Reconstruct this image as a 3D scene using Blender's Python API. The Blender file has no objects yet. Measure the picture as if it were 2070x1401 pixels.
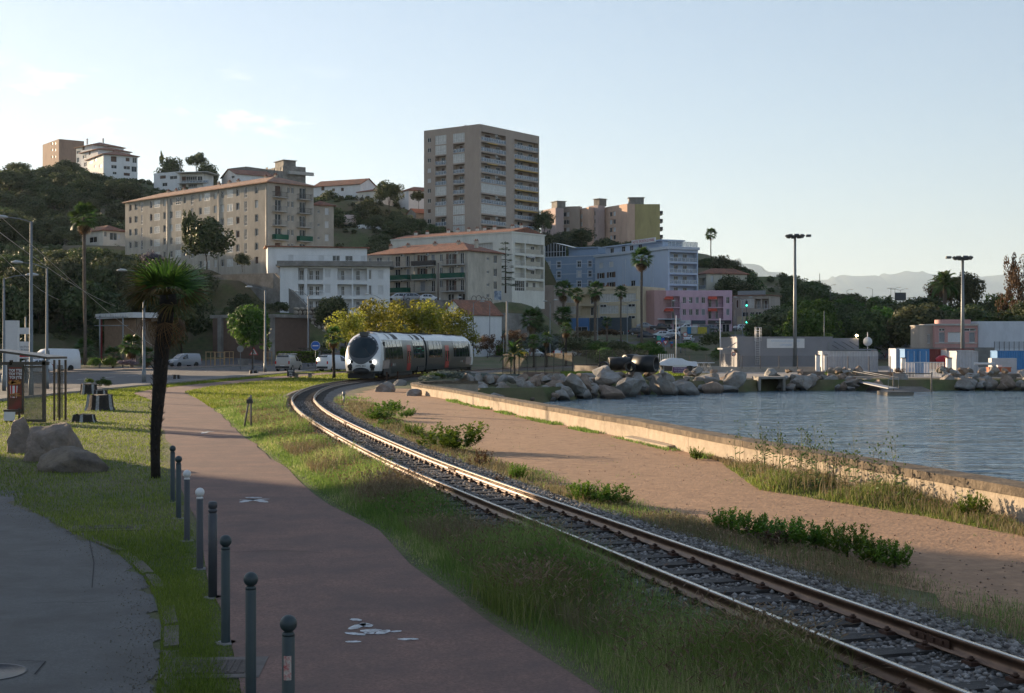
import bpy, math, random
import numpy as np
from mathutils import Vector, Matrix
random.seed(11); rng = np.random.default_rng(11)
sc = bpy.context.scene
COL = sc.collection
R = math.radians

# ------------------------------------------------------------------ camera, sky, sun, exposure
F, CX, CY, EYE = 2778.0, 1035.0, 700.0, 2.8          # focal length and centre in photo pixels, eye height
cam = bpy.data.cameras.new('camera'); camo = bpy.data.objects.new('camera', cam); COL.objects.link(camo)
cam.sensor_width = 36.0; cam.lens = F / 2070.0 * 36.0
cam.clip_start = 0.1; cam.clip_end = 60000
camo.location = (0, 0, EYE); camo.rotation_euler = (R(90), 0, 0)
sc.camera = camo

SUN_AZ, SUN_EL = R(-49.0), R(9.6)                    # measured from +Y, left of the view; low morning sun
world = bpy.data.worlds.new('World'); sc.world = world; world.use_nodes = True
wn, wl = world.node_tree.nodes, world.node_tree.links
wn.clear()
def wnode(t, **kw):
    n = wn.new(t)
    for k, v in kw.items(): setattr(n, k, v)
    return n
wout = wnode('ShaderNodeOutputWorld'); wbg = wnode('ShaderNodeBackground')
wsky = wnode('ShaderNodeTexSky', sky_type='NISHITA', sun_disc=False)
wsky.sun_elevation = SUN_EL; wsky.sun_rotation = SUN_AZ
wsky.air_density = 1.0; wsky.dust_density = 0.4; wsky.ozone_density = 2.5; wsky.altitude = 0
wbg.inputs['Strength'].default_value = 0.105
whs = wnode('ShaderNodeHueSaturation'); whs.inputs['Saturation'].default_value = 0.9
wga = wnode('ShaderNodeGamma'); wga.inputs[1].default_value = 0.66
# thin low morning clouds: stretched noise in the direction of view, only just above the horizon
tc = wnode('ShaderNodeTexCoord')
mp = wnode('ShaderNodeMapping'); mp.inputs['Scale'].default_value = (10, 10, 30); mp.inputs['Location'].default_value = (5.5, 3.1, 1.1)
nz = wnode('ShaderNodeTexNoise'); nz.inputs['Scale'].default_value = 1.6; nz.inputs['Detail'].default_value = 8; nz.inputs['Roughness'].default_value = 0.62
rp = wnode('ShaderNodeValToRGB'); rp.color_ramp.elements[0].position = 0.56; rp.color_ramp.elements[1].position = 0.76
sx = wnode('ShaderNodeSeparateXYZ')
b1 = wnode('ShaderNodeMapRange'); b1.inputs[1].default_value = 0.135; b1.inputs[2].default_value = 0.155
b2 = wnode('ShaderNodeMapRange'); b2.inputs[1].default_value = 0.20; b2.inputs[2].default_value = 0.175
b3 = wnode('ShaderNodeMapRange'); b3.inputs[1].default_value = -0.07; b3.inputs[2].default_value = -0.2; m4 = wnode('ShaderNodeMath', operation='MULTIPLY')
m1 = wnode('ShaderNodeMath', operation='MULTIPLY'); m2 = wnode('ShaderNodeMath', operation='MULTIPLY'); m3 = wnode('ShaderNodeMath', operation='MULTIPLY'); m3.inputs[1].default_value = 0.75
mx = wnode('ShaderNodeMix', data_type='RGBA'); mx.inputs[7].default_value = (5.6, 5.3, 4.9, 1)
wl.new(tc.outputs['Generated'], mp.inputs['Vector']); wl.new(mp.outputs[0], nz.inputs['Vector']); wl.new(nz.outputs[0], rp.inputs[0])
wl.new(tc.outputs['Generated'], sx.inputs[0]); wl.new(sx.outputs[2], b1.inputs[0]); wl.new(sx.outputs[2], b2.inputs[0])
wl.new(b1.outputs[0], m1.inputs[0]); wl.new(b2.outputs[0], m1.inputs[1]); wl.new(m1.outputs[0], m2.inputs[0]); wl.new(rp.outputs[0], m2.inputs[1])
wl.new(sx.outputs[0], b3.inputs[0]); wl.new(b3.outputs[0], m4.inputs[0]); wl.new(m2.outputs[0], m4.inputs[1]); wl.new(m4.outputs[0], m3.inputs[0]); wl.new(m3.outputs[0], mx.inputs[0]); wl.new(wsky.outputs[0], wga.inputs[0]); wtn = wnode('ShaderNodeMix', data_type='RGBA', blend_type='MULTIPLY'); wtn.inputs[0].default_value = 1; wtn.inputs[7].default_value = (1.025, 0.985, 1.03, 1)
wl.new(wga.outputs[0], wtn.inputs[6]); wl.new(wtn.outputs[2], whs.inputs['Color']); wl.new(whs.outputs[0], mx.inputs[6])
wl.new(mx.outputs[2], wbg.inputs[0]); wl.new(wbg.outputs[0], wout.inputs[0])

SUNV = Vector((math.sin(SUN_AZ) * math.cos(SUN_EL), math.cos(SUN_AZ) * math.cos(SUN_EL), math.sin(SUN_EL)))
sl = bpy.data.lights.new('sun', 'SUN'); sl.energy = 5.0; sl.angle = R(0.6); sl.color = (1.0, 0.75, 0.48)
so = bpy.data.objects.new('sun', sl); COL.objects.link(so); so.rotation_euler = SUNV.to_track_quat('Z', 'Y').to_euler(); so.location = (-60, 60, 80)

sc.view_settings.view_transform = 'Standard'; sc.view_settings.look = 'None'
sc.view_settings.exposure = 1.62; sc.view_settings.gamma = 1.0; sc.view_settings.use_curve_mapping = False
sc.render.engine = 'CYCLES'
cy = sc.cycles
cy.use_denoising = True; cy.use_adaptive_sampling = True; cy.adaptive_threshold = 0.02
cy.max_bounces = 5; cy.diffuse_bounces = 3; cy.glossy_bounces = 3; cy.transmission_bounces = 4; cy.transparent_max_bounces = 6; cy.volume_bounces = 0
cy.sample_clamp_indirect = 4.0; cy.caustics_reflective = False; cy.caustics_refractive = False

# ------------------------------------------------------------------ pixel / place conversions
def gp(x, y, z=0.0):
    """ground point seen at photo pixel (x, y) on the level z"""
    D = F * (EYE - z) / (y - CY); return Vector(((x - CX) * D / F, D, z))
def at(x, y, D):
    """point seen at photo pixel (x, y) at distance D"""
    return Vector(((x - CX) * D / F, D, EYE - (y - CY) * D / F))
def zat(y, D): return EYE - (y - CY) * D / F

# ------------------------------------------------------------------ materials
MATS = {}
def nodes_of(name):
    m = bpy.data.materials.new(name); m.use_nodes = True
    return m, m.node_tree.nodes, m.node_tree.links
def mat(name, col, rough=0.8, var=0.12, scale=3.0, col2=None, mixscale=0.6, mixpos=(0.42, 0.62), bump=0.0, bscale=30.0, metal=0.0, spec=0.4, detail=4, space='pos', stretch=None, emit=None):
    """principled surface: base colour broken by noise, a second colour in patches, fine relief"""
    if name in MATS: return MATS[name]
    m, n, l = nodes_of(name); b = n['Principled BSDF']
    b.inputs['Roughness'].default_value = rough; b.inputs['Metallic'].default_value = metal; b.inputs['Specular IOR Level'].default_value = spec
    if space == 'pos': src = n.new('ShaderNodeNewGeometry').outputs['Position']
    else: src = n.new('ShaderNodeTexCoord').outputs['Object']
    if stretch:
        mpn = n.new('ShaderNodeMapping'); mpn.inputs['Scale'].default_value = stretch; l.new(src, mpn.inputs[0]); src = mpn.outputs[0]
    c1 = tuple(col) + (1,)
    if var > 0 or col2:
        no = n.new('ShaderNodeTexNoise'); no.inputs['Scale'].default_value = scale; no.inputs['Detail'].default_value = detail; no.inputs['Roughness'].default_value = 0.65
        l.new(src, no.inputs['Vector'])
        mr = n.new('ShaderNodeMapRange'); mr.inputs[1].default_value = 0.3; mr.inputs[2].default_value = 0.7; mr.inputs[3].default_value = 1 - var; mr.inputs[4].default_value = 1 + var
        l.new(no.outputs[0], mr.inputs[0])
        mul = n.new('ShaderNodeMix'); mul.data_type = 'RGBA'; mul.blend_type = 'MULTIPLY'; mul.inputs[0].default_value = 1; mul.inputs[6].default_value = c1
        l.new(mr.outputs[0], mul.inputs[7]); outc = mul.outputs[2]
        if col2:
            n2 = n.new('ShaderNodeTexNoise'); n2.inputs['Scale'].default_value = mixscale; n2.inputs['Detail'].default_value = 6; n2.inputs['Roughness'].default_value = 0.7
            l.new(src, n2.inputs['Vector'])
            r2 = n.new('ShaderNodeMapRange'); r2.inputs[1].default_value = mixpos[0]; r2.inputs[2].default_value = mixpos[1]; l.new(n2.outputs[0], r2.inputs[0])
            mm = n.new('ShaderNodeMix'); mm.data_type = 'RGBA'; mm.inputs[7].default_value = tuple(col2) + (1,)
            l.new(r2.outputs[0], mm.inputs[0]); l.new(outc, mm.inputs[6]); outc = mm.outputs[2]
        l.new(outc, b.inputs['Base Color'])
    else: b.inputs['Base Color'].default_value = c1
    if bump > 0:
        bn = n.new('ShaderNodeTexNoise'); bn.inputs['Scale'].default_value = bscale; bn.inputs['Detail'].default_value = 5; l.new(src, bn.inputs['Vector'])
        bp = n.new('ShaderNodeBump'); bp.inputs['Strength'].default_value = min(1, bump); bp.inputs['Distance'].default_value = 0.6 / bscale
        l.new(bn.outputs[0], bp.inputs['Height']); l.new(bp.outputs[0], b.inputs['Normal'])
    if emit:
        b.inputs['Emission Color'].default_value = tuple(emit[0]) + (1,); b.inputs['Emission Strength'].default_value = emit[1]
    MATS[name] = m; return m
def leafmat(name, ca, cb, cc=None, trans=0.35, rough=0.6, spec=0.25):
    """leaf or blade: colour varies from leaf to leaf (attribute v) and from plant to plant, light shines through"""
    if name in MATS: return MATS[name]
    m, n, l = nodes_of(name); b = n['Principled BSDF']; out = n['Material Output']
    a = n.new('ShaderNodeAttribute'); a.attribute_name = 'v'
    cr = n.new('ShaderNodeValToRGB'); cr.color_ramp.elements[0].color = tuple(ca) + (1,); cr.color_ramp.elements[1].color = tuple(cb) + (1,)
    if cc:
        cr.color_ramp.elements[1].position = 0.78; e = cr.color_ramp.elements.new(1.0); e.color = tuple(cc) + (1,)
    l.new(a.outputs['Fac'], cr.inputs[0])
    oi = n.new('ShaderNodeObjectInfo'); hs = n.new('ShaderNodeHueSaturation')
    h1 = n.new('ShaderNodeMapRange'); h1.inputs[3].default_value = 0.48; h1.inputs[4].default_value = 0.52; l.new(oi.outputs['Random'], h1.inputs[0]); l.new(h1.outputs[0], hs.inputs['Hue'])
    h2 = n.new('ShaderNodeMapRange'); h2.inputs[3].default_value = 0.8; h2.inputs[4].default_value = 1.2; l.new(oi.outputs['Random'], h2.inputs[0]); l.new(h2.outputs[0], hs.inputs['Value'])
    l.new(cr.outputs[0], hs.inputs['Color']); l.new(hs.outputs[0], b.inputs['Base Color'])
    b.inputs['Roughness'].default_value = rough; b.inputs['Specular IOR Level'].default_value = spec
    tr = n.new('ShaderNodeBsdfTranslucent'); ms = n.new('ShaderNodeMixShader'); ms.inputs[0].default_value = trans
    l.new(hs.outputs[0], tr.inputs[0]); l.new(b.outputs[0], ms.inputs[1]); l.new(tr.outputs[0], ms.inputs[2]); l.new(ms.outputs[0], out.inputs['Surface'])
    MATS[name] = m; return m
def glassmat(name, tint, rough=0.06, alpha=0.35):
    """thin sheet of glass or mesh: partly see-through"""
    if name in MATS: return MATS[name]
    m, n, l = nodes_of(name); b = n['Principled BSDF']; out = n['Material Output']
    b.inputs['Base Color'].default_value = tuple(tint) + (1,); b.inputs['Roughness'].default_value = rough
    t = n.new('ShaderNodeBsdfTransparent'); ms = n.new('ShaderNodeMixShader'); ms.inputs[0].default_value = alpha
    l.new(t.outputs[0], ms.inputs[1]); l.new(b.outputs[0], ms.inputs[2]); l.new(ms.outputs[0], out.inputs['Surface'])
    MATS[name] = m; return m
def plain(name, col, rough=0.6, metal=0.0, spec=0.4): return mat(name, col, rough, var=0.08, scale=2.0, metal=metal, spec=spec)

# ------------------------------------------------------------------ mesh building
class MB:
    """collects faces and links them as one mesh object; several material slots allowed"""
    def __init__(s): s.v, s.f, s.m, s.mi, s.sm = [], [], [], 0, []
    def add(s, vs, fs, smooth=False):
        o = len(s.v); s.v += [tuple(p) for p in vs]; s.f += [tuple(i + o for i in f) for f in fs]; s.m += [s.mi] * len(fs); s.sm += [smooth] * len(fs); return s
    def quad(s, a, b, c, d): return s.add([a, b, c, d], [(0, 1, 2, 3)])
    def box(s, x0, x1, y0, y1, z0, z1):
        return s.add([(x0,y0,z0),(x1,y0,z0),(x1,y1,z0),(x0,y1,z0),(x0,y0,z1),(x1,y0,z1),(x1,y1,z1),(x0,y1,z1)],
                     [(3,2,1,0),(4,5,6,7),(0,1,5,4),(1,2,6,5),(2,3,7,6),(3,0,4,7)])
    def cbox(s, c, d): return s.box(c[0]-d[0]/2, c[0]+d[0]/2, c[1]-d[1]/2, c[1]+d[1]/2, c[2]-d[2]/2, c[2]+d[2]/2)
    def tube(s, pts, rad, n=6, cap=True, smooth=True):
        pts = [Vector(p) for p in pts]; k = len(pts)
        if not hasattr(rad, '__len__'): rad = [rad] * k
        vs = []
        for i, p in enumerate(pts):
            t = (pts[min(i+1, k-1)] - pts[max(i-1, 0)]);
            t = t.normalized() if t.length > 1e-9 else Vector((0, 0, 1))
            a = t.cross(Vector((0, 0, 1)) if abs(t.z) < 0.95 else Vector((1, 0, 0))).normalized(); b = t.cross(a)
            for j in range(n):
                g = 2 * math.pi * j / n; vs.append(p + (a * math.cos(g) + b * math.sin(g)) * rad[i])
        fs = [(i*n+j, i*n+(j+1) % n, (i+1)*n+(j+1) % n, (i+1)*n+j) for i in range(k-1) for j in range(n)]
        s.add(vs, fs, smooth)
        if cap:
            o = len(s.v) - k*n; s.f += [tuple(o + j for j in range(n))[::-1], tuple(o + (k-1)*n + j for j in range(n))]; s.m += [s.mi]*2; s.sm += [False]*2
        return s
    def lathe(s, prof, n=12, c=(0, 0, 0), axis='z', smooth=True):
        vs, k = [], len(prof)
        for r, h in prof:
            for j in range(n):
                g = 2*math.pi*j/n; a, b = r*math.cos(g), r*math.sin(g)
                p = (a, b, h) if axis == 'z' else ((h, a, b) if axis == 'x' else (a, h, b))
                vs.append((p[0]+c[0], p[1]+c[1], p[2]+c[2]))
        return s.add(vs, [(i*n+j, i*n+(j+1) % n, (i+1)*n+(j+1) % n, (i+1)*n+j) for i in range(k-1) for j in range(n)], smooth)
    def prism(s, poly, y0, y1, axis='y'):
        """polygon in (x,z) swept along y, or in (x,y) swept along z"""
        k = len(poly)
        if axis == 'y': vs = [(p[0], y0, p[1]) for p in poly] + [(p[0], y1, p[1]) for p in poly]
        elif axis == 'x': vs = [(y0, p[0], p[1]) for p in poly] + [(y1, p[0], p[1]) for p in poly]
        else: vs = [(p[0], p[1], y0) for p in poly] + [(p[0], p[1], y1) for p in poly]
        return s.add(vs, [tuple(range(k)), tuple(range(2*k-1, k-1, -1))] + [((i+1) % k, i, i+k, (i+1) % k + k) for i in range(k)])
    def disc(s, c, r, n, ax='y', z=None):
        vs = [(c[0]+r*math.cos(2*math.pi*j/n), c[1], c[2]+r*math.sin(2*math.pi*j/n)) if ax == 'y' else
              ((c[0], c[1]+r*math.cos(2*math.pi*j/n), c[2]+r*math.sin(2*math.pi*j/n)) if ax == 'x' else (c[0]+r*math.cos(2*math.pi*j/n), c[1]+r*math.sin(2*math.pi*j/n), c[2])) for j in range(n)]
        return s.add(vs, [tuple(range(n))])
    def mesh(s, name, mats):
        me = bpy.data.meshes.new(name); me.from_pydata(s.v, [], s.f); 
        for m in (mats if isinstance(mats, (list, tuple)) else [mats]): me.materials.append(m)
        me.polygons.foreach_set('material_index', s.m); me.polygons.foreach_set('use_smooth', s.sm); me.update(); return me
    def build(s, name, mats, parent=None, loc=None, rz=0): return link(name, s.mesh(name, mats), parent, loc, rz)
def link(name, me, parent=None, loc=None, rz=0, scale=None):
    o = bpy.data.objects.new(name, me); COL.objects.link(o)
    if parent is not None: o.parent = parent
    if loc is not None: o.location = loc
    if rz: o.rotation_euler = (0, 0, rz)
    if scale is not None: o.scale = (scale,)*3 if not hasattr(scale, '__len__') else scale
    return o
def tag(o, label=None, cat=None, group=None, kind=None):
    if label: o['label'] = label
    if cat: o['category'] = cat
    if group: o['group'] = group
    if kind: o['kind'] = kind
    return o
def empty(name, loc, rz=0, label=None, cat=None, group=None):
    o = bpy.data.objects.new(name, None); COL.objects.link(o); o.location = loc; o.rotation_euler = (0, 0, rz); o.empty_display_size = 0.3
    return tag(o, label, cat, group)
def copy_tree(o, parent=None):
    c = o.copy(); COL.objects.link(c)
    if parent is not None: c.parent = parent
    for ch in o.children: copy_tree(ch, c)
    return c
def npmesh(name, V, tris=None, quads=None, mats=(), vattr=None, smooth=False, uniform=None):
    """mesh from numpy arrays; vattr = per-vertex float attribute v"""
    me = bpy.data.meshes.new(name); V = np.asarray(V, np.float32)
    loops, starts, totals = [], [], []; off = 0
    for arr, k in ((quads, 4), (tris, 3)):
        if arr is not None and len(arr):
            arr = np.asarray(arr, np.int32); loops.append(arr.ravel()); nn = len(arr)
            starts.append(off + np.arange(nn, dtype=np.int32) * k); off += nn * k
    lo = np.concatenate(loops); st = np.concatenate(starts)
    me.vertices.add(len(V)); me.vertices.foreach_set('co', V.ravel())
    me.loops.add(len(lo)); me.loops.foreach_set('vertex_index', lo)
    me.polygons.add(len(st)); me.polygons.foreach_set('loop_start', st)
    if smooth: me.polygons.foreach_set('use_smooth', np.ones(len(st), bool))
    for m in mats: me.materials.append(m)
    if vattr is not None:
        at_ = me.attributes.new('v', 'FLOAT', 'POINT'); at_.data.foreach_set('value', np.asarray(vattr, np.float32))
    me.update(calc_edges=True); return me
def text_mesh(body, size, mat_, parent=None, loc=(0, 0, 0), rot=(R(90), 0, 0), name='lettering', align='CENTER', bold=0.0):
    cu = bpy.data.curves.new(name, 'FONT'); cu.body = body; cu.size = size; cu.align_x = align; cu.align_y = 'CENTER'; cu.extrude = 0.004; cu.offset = bold; cu.resolution_u = 2
    o = bpy.data.objects.new(name, cu)
    dg = bpy.context.evaluated_depsgraph_get(); me = bpy.data.meshes.new_from_object(o); bpy.data.objects.remove(o); bpy.data.curves.remove(cu)
    me.materials.clear(); me.materials.append(mat_); me.name = name
    t = link(name, me, parent, loc); t.rotation_euler = rot; return t
def catmull(P, step=1.0):
    P = [Vector(p) for p in P]; out = []
    P = [P[0]*2 - P[1]] + P + [P[-1]*2 - P[-2]]
    for i in range(1, len(P)-2):
        n = max(1, int((P[i+1]-P[i]).length / step))
        for j in range(n):
            t = j / n; a, b, c, d = P[i-1], P[i], P[i+1], P[i+2]
            out.append(0.5*((2*b) + (c-a)*t + (2*a-5*b+4*c-d)*t*t + (3*b-a-3*c+d)*t**3))
    out.append(P[-2]); return out
def inside(poly, X, Y):
    """vectorised point in polygon"""
    X = np.asarray(X); Y = np.asarray(Y); r = np.zeros(X.shape, bool); n = len(poly); j = n-1
    for i in range(n):
        xi, yi = poly[i][0], poly[i][1]; xj, yj = poly[j][0], poly[j][1]
        c = ((yi > Y) != (yj > Y)) & (X < (xj-xi)*(Y-yi)/((yj-yi) if yj != yi else 1e-9)+xi); r ^= c; j = i
    return r
# ------------------------------------------------------------------ the setting: ground, sea, roads, path, mountains
SEA_Z = -0.9
WALL = [(-2.2, 88.5), (-4.6, 88.2), (-6.1, 85.6), (-5.9, 82.0), (-4.9, 77.8), (-3.5, 72.7), (-0.95, 61.0), (1.5, 50.2), (2.85, 44.4), (3.75, 40.9), (5.15, 33.7), (7.8, 22.6), (9.6, 15.0), (11.5, 7.0), (14, -4), (18, -20)]
SHORE = [(-4.0, 90.0), (0.5, 90.5), (3.4, 93), (7.9, 103), (14, 109), (21, 114), (32, 115), (45, 114), (70, 116), (400, 130)]
sea_poly = [(p[0]+1.3, p[1]) for p in WALL[4:]][::-1] + SHORE + [(13500, 130), (13500, -60), (30, -60)]
CTRL = []
for X in (-30, -15, 0, 15, 30, 60, 100, 160): CTRL += [(X, 185, 0), (X, 205, 0.2)]
CTRL += [(-70, 150, 0.2), (-70, 185, 0.6), (-55, 215, 1.2), (-40, 222, 0.8), (-95, 120, 1), (-90, 170, 3), (-110, 200, 9), (-75, 215, 5), (-62, 205, 1),
 (-25, 225, 0.6), (-8, 235, 0.6), (6, 240, 0.7), (15, 250, 1.0), (30, 250, 0.8), (20, 275, 2.2), (28, 292, 3.2), (38, 300, 4.2), (32, 318, 5.4), (45, 328, 6.2), (60, 330, 6.4), (70, 300, 4.5), (20, 330, 5.4), (25, 310, 4.6),
 (-40, 239, 8.8), (-22, 243, 8.8), (-32, 232, 3.0), (-48, 240, 9), (-52, 262, 15.5), (-48, 272, 17), (-85, 305, 22), (-68, 290, 19), (-70, 262, 14), (-95, 270, 16),
 (-28, 272, 12), (-10, 266, 11.5), (-2, 283, 12), (-6, 252, 3.0), (4, 262, 2.0), (-12, 300, 15), (8, 296, 6), (14, 300, 5.0), (12, 314, 6.5),
 (-8, 372, 33), (-25, 386, 35), (3, 392, 31), (10, 345, 14), (14, 372, 13), (24, 376, 14), (34, 366, 14), (25, 352, 14), (50, 350, 14), (22, 408, 24), (10, 500, 41), (40, 480, 38), (60, 520, 38),
 (-60, 330, 27), (-100, 335, 27), (-45, 380, 35), (-50, 430, 48), (-30, 440, 46), (-85, 430, 50), (-115, 480, 56), (-160, 540, 67), (-170, 430, 50), (-150, 340, 30), (-200, 500, 60), (-230, 300, 22), (-180, 250, 14), (-300, 400, 40), (-250, 600, 72), (-120, 620, 72), (-60, 520, 60), (-30, 560, 58), (-350, 200, 14), (-400, 600, 60),
 (62, 400, 20), (75, 420, 24), (95, 440, 18), (110, 400, 9), (85, 340, 8), (120, 330, 4), (60, 440, 28), (130, 460, 10), (100, 260, 1.5), (70, 240, 0.6), (90, 230, 1.0), (150, 300, 3), (140, 400, 4), (180, 360, 4), (200, 500, 8), (110, 520, 14), (80, 600, 26),
 (0, 700, 50), (-200, 800, 70), (-500, 800, 50), (100, 800, 20), (300, 600, 6), (300, 300, 2), (400, 900, 6), (0, 1000, 30), (-600, 400, 20), (-600, 100, 6), (-150, 100, 2), (-200, 0, 2)]
CT = np.array(CTRL, float)
def ground_raw(X, Y):
    X = np.asarray(X, float); Y = np.asarray(Y, float); sh = X.shape; x, y = X.ravel(), Y.ravel(); out = np.zeros(len(x))
    for i in range(0, len(x), 4000):
        d2 = (x[i:i+4000, None]-CT[None, :, 0])**2 + (y[i:i+4000, None]-CT[None, :, 1])**2 + 12.0
        w = 1.0/d2**1.9; out[i:i+4000] = (w*CT[None, :, 2]).sum(1)/w.sum(1)
    z = out.reshape(sh)
    fade = np.clip((Y-190-0.0*X)/30, 0, 1); left = np.clip((-62-X)/25, 0, 1)*np.clip((Y-40)/60, 0, 1)
    z = z*np.maximum(fade*fade*(3-2*fade), left)
    z = np.where(inside(sea_poly, X, Y), -3.5, z)
    far = np.clip((np.hypot(X, Y)-900)/900, 0, 1); z = z*(1-far) + 2.0*far
    return z
gxs = np.unique(np.concatenate([np.arange(-130, 130.1, 2.0), np.arange(-420, 420.1, 10), np.arange(-1200, 1201, 60), np.array([-14000, -7400, -5000, -2500, 2500, 5000, 7400, 14000.])]))
gys = np.unique(np.concatenate([np.arange(-20, 420.1, 2.0), np.arange(-80, 700.1, 10), np.arange(-600, 1600, 60), np.array([2500, 4000, 7000, 12000, 20000, 33000.])]))
GX, GY = np.meshgrid(gxs, gys); GZ = ground_raw(GX, GY)
def G(X, Y):
    """height of the ground sheet"""
    i = min(max(int(np.searchsorted(gxs, X))-1, 0), len(gxs)-2); j = min(max(int(np.searchsorted(gys, Y))-1, 0), len(gys)-2)
    a = (X-gxs[i])/(gxs[i+1]-gxs[i]); b = (Y-gys[j])/(gys[j+1]-gys[j])
    return float(GZ[j, i]*(1-a)*(1-b)+GZ[j, i+1]*a*(1-b)+GZ[j+1, i]*(1-a)*b+GZ[j+1, i+1]*a*b)
nxg, nyg = len(gxs), len(gys)
ii = np.arange(nxg*nyg).reshape(nyg, nxg)
quads = np.stack([ii[:-1, :-1], ii[:-1, 1:], ii[1:, 1:], ii[1:, :-1]], -1).reshape(-1, 4)
M_ground = mat('ground_earth', (0.075, 0.090, 0.030), 0.95, var=0.35, scale=1.3, col2=(0.13, 0.10, 0.06), mixscale=0.12, bump=0.5, bscale=12)
tag(link('ground', npmesh('ground', np.stack([GX, GY, GZ], -1).reshape(-1, 3), quads=quads, mats=[M_ground], smooth=True)), 'grassy earth under and around everything', kind='structure')

def sheet(name, poly, z, m, label=None, sub=None, parent=None, kind='structure'):
    """flat polygon sheet"""
    me = bpy.data.meshes.new(name); me.from_pydata([(p[0], p[1], z) for p in poly], [], [tuple(range(len(poly)))]); me.materials.append(m)
    import bmesh
    bm = bmesh.new(); bm.from_mesh(me); bmesh.ops.triangulate(bm, faces=bm.faces[:]); bmesh.ops.recalc_face_normals(bm, faces=bm.faces[:])
    if sum(f.normal.z for f in bm.faces) < 0: bmesh.ops.reverse_faces(bm, faces=bm.faces[:])
    bm.to_mesh(me); bm.free(); o = link(name, me, parent); tag(o, label, kind=kind); return o
def strip(name, L, Rr, z, m, label=None, follow=True, n=6, kind='structure'):
    """strip between two polylines that follows the ground"""
    k = len(L); V, Q = [], []
    for a, b in zip(L, Rr):
        for j in range(n+1):
            t = j/n; x = a[0]+(b[0]-a[0])*t; y = a[1]+(b[1]-a[1])*t; V.append((x, y, (G(x, y) if follow else 0)+z))
    for i in range(k-1):
        for j in range(n): Q.append((i*(n+1)+j, i*(n+1)+j+1, (i+1)*(n+1)+j+1, (i+1)*(n+1)+j))
    me = bpy.data.meshes.new(name); me.from_pydata(V, [], Q); me.materials.append(m); me.update()
    if len(me.polygons) and me.polygons[0].normal.z < 0: me.flip_normals()
    return tag(link(name, me), label, kind=kind)
def c2(P, step): return [(p.x, p.y) for p in catmull([(a, b, 0) for a, b in P], step)]

# sea
def water_mat():
    m, n, l = nodes_of('sea_water'); b = n['Principled BSDF']
    b.inputs['Base Color'].default_value = (0.085, 0.15, 0.19, 1); b.inputs['Roughness'].default_value = 0.07; b.inputs['IOR'].default_value = 1.33; b.inputs['Specular IOR Level'].default_value = 0.9
    g = n.new('ShaderNodeNewGeometry'); prev = None
    for sc_, st, dist, rot in (((0.22, 0.62, 1), 1.0, 0.50, 0.2), ((1.2, 2.6, 1), 1.0, 0.15, -0.3), ((7, 11, 1), 0.8, 0.009, 0.1)):
        mp_ = n.new('ShaderNodeMapping'); mp_.inputs['Scale'].default_value = sc_; mp_.inputs['Rotation'].default_value = (0, 0, rot); l.new(g.outputs['Position'], mp_.inputs[0])
        no = n.new('ShaderNodeTexNoise'); no.inputs['Scale'].default_value = 1.0; no.inputs['Detail'].default_value = 3; no.inputs['Distortion'].default_value = 0.6; l.new(mp_.outputs[0], no.inputs['Vector'])
        bp = n.new('ShaderNodeBump'); bp.inputs['Strength'].default_value = st; bp.inputs['Distance'].default_value = dist; l.new(no.outputs[0], bp.inputs['Height'])
        if prev: l.new(prev.outputs[0], bp.inputs['Normal'])
        prev = bp
    l.new(prev.outputs[0], b.inputs['Normal']); return m
mb = MB(); mb.quad((-8, -200, SEA_Z), (13500, -200, SEA_Z), (13500, 140, SEA_Z), (-8, 140, SEA_Z))
tag(mb.build('sea_water', water_mat()), 'rippled blue harbour water reflecting the pale sky', kind='structure')

# cycle path, asphalt lane in the corner, dual carriageway
PR = [(4.5, -2), (2.6, 5), (1.35, 9), (0.55, 11.66), (-0.12, 13.77), (-1.25, 17.56), (-2.05, 20.85), (-3.18, 24.2), (-4.3, 28.2), (-5.93, 34.1), (-7.0, 38.1), (-9.1, 45.5), (-12.2, 57.2), (-16.4, 72), (-19.9, 83.6), (-20.8, 93), (-20.6, 106), (-19.6, 122), (-17, 147), (-13.5, 165)]
PL = [(1.2, -3), (-0.4, 4), (-1.6, 8.5), (-2.3, 11.66), (-2.95, 14.1), (-4.1, 18.2), (-4.75, 20.9), (-5.75, 24.4), (-7.0, 28.6), (-8.7, 35), (-9.8, 39.3), (-12.0, 47), (-15.0, 58), (-18.9, 72), (-22.6, 82), (-23.5, 92), (-23.1, 106), (-22.2, 124), (-19.8, 149), (-16.2, 167)]
PRc, PLc = c2(PR, 1.5), c2(PL, 1.5)
def resample(P, n):
    P = np.array(P); d = np.r_[0, np.cumsum(np.hypot(*np.diff(P, axis=0).T))]; t = np.linspace(0, d[-1], n); return list(zip(np.interp(t, d, P[:, 0]), np.interp(t, d, P[:, 1])))
M_path = mat('red_asphalt', (0.195, 0.108, 0.084), 0.85, var=0.42, scale=38, col2=(0.108, 0.070, 0.060), mixscale=0.9, mixpos=(.38, .72), bump=0.6, bscale=110, detail=3)
rs = lambda P: [(p[0] + 0.05*math.sin(p[1]*3.1) + 0.03*math.sin(p[1]*7.7), p[1]) for p in P]
strip('cycle_path', resample(rs(PLc), 260), resample(rs(PRc), 260), 0.012, M_path, 'red-brown asphalt cycle path winding from the foreground', follow=False, n=3)
PATH_POLY = PLc + PRc[::-1]
LANE_EDGE = [(-9.6, 26.5), (-8.7, 24.0), (-7.95, 23.0), (-6.5, 20.4), (-5.35, 18.6), (-4.45, 16.6), (-3.95, 15.2), (-3.55, 13.9), (-3.2, 12.5), (-2.85, 11.0), (-2.5, 8.5), (-2.2, 4)]
LEc = c2(LANE_EDGE, 0.12)
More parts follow.
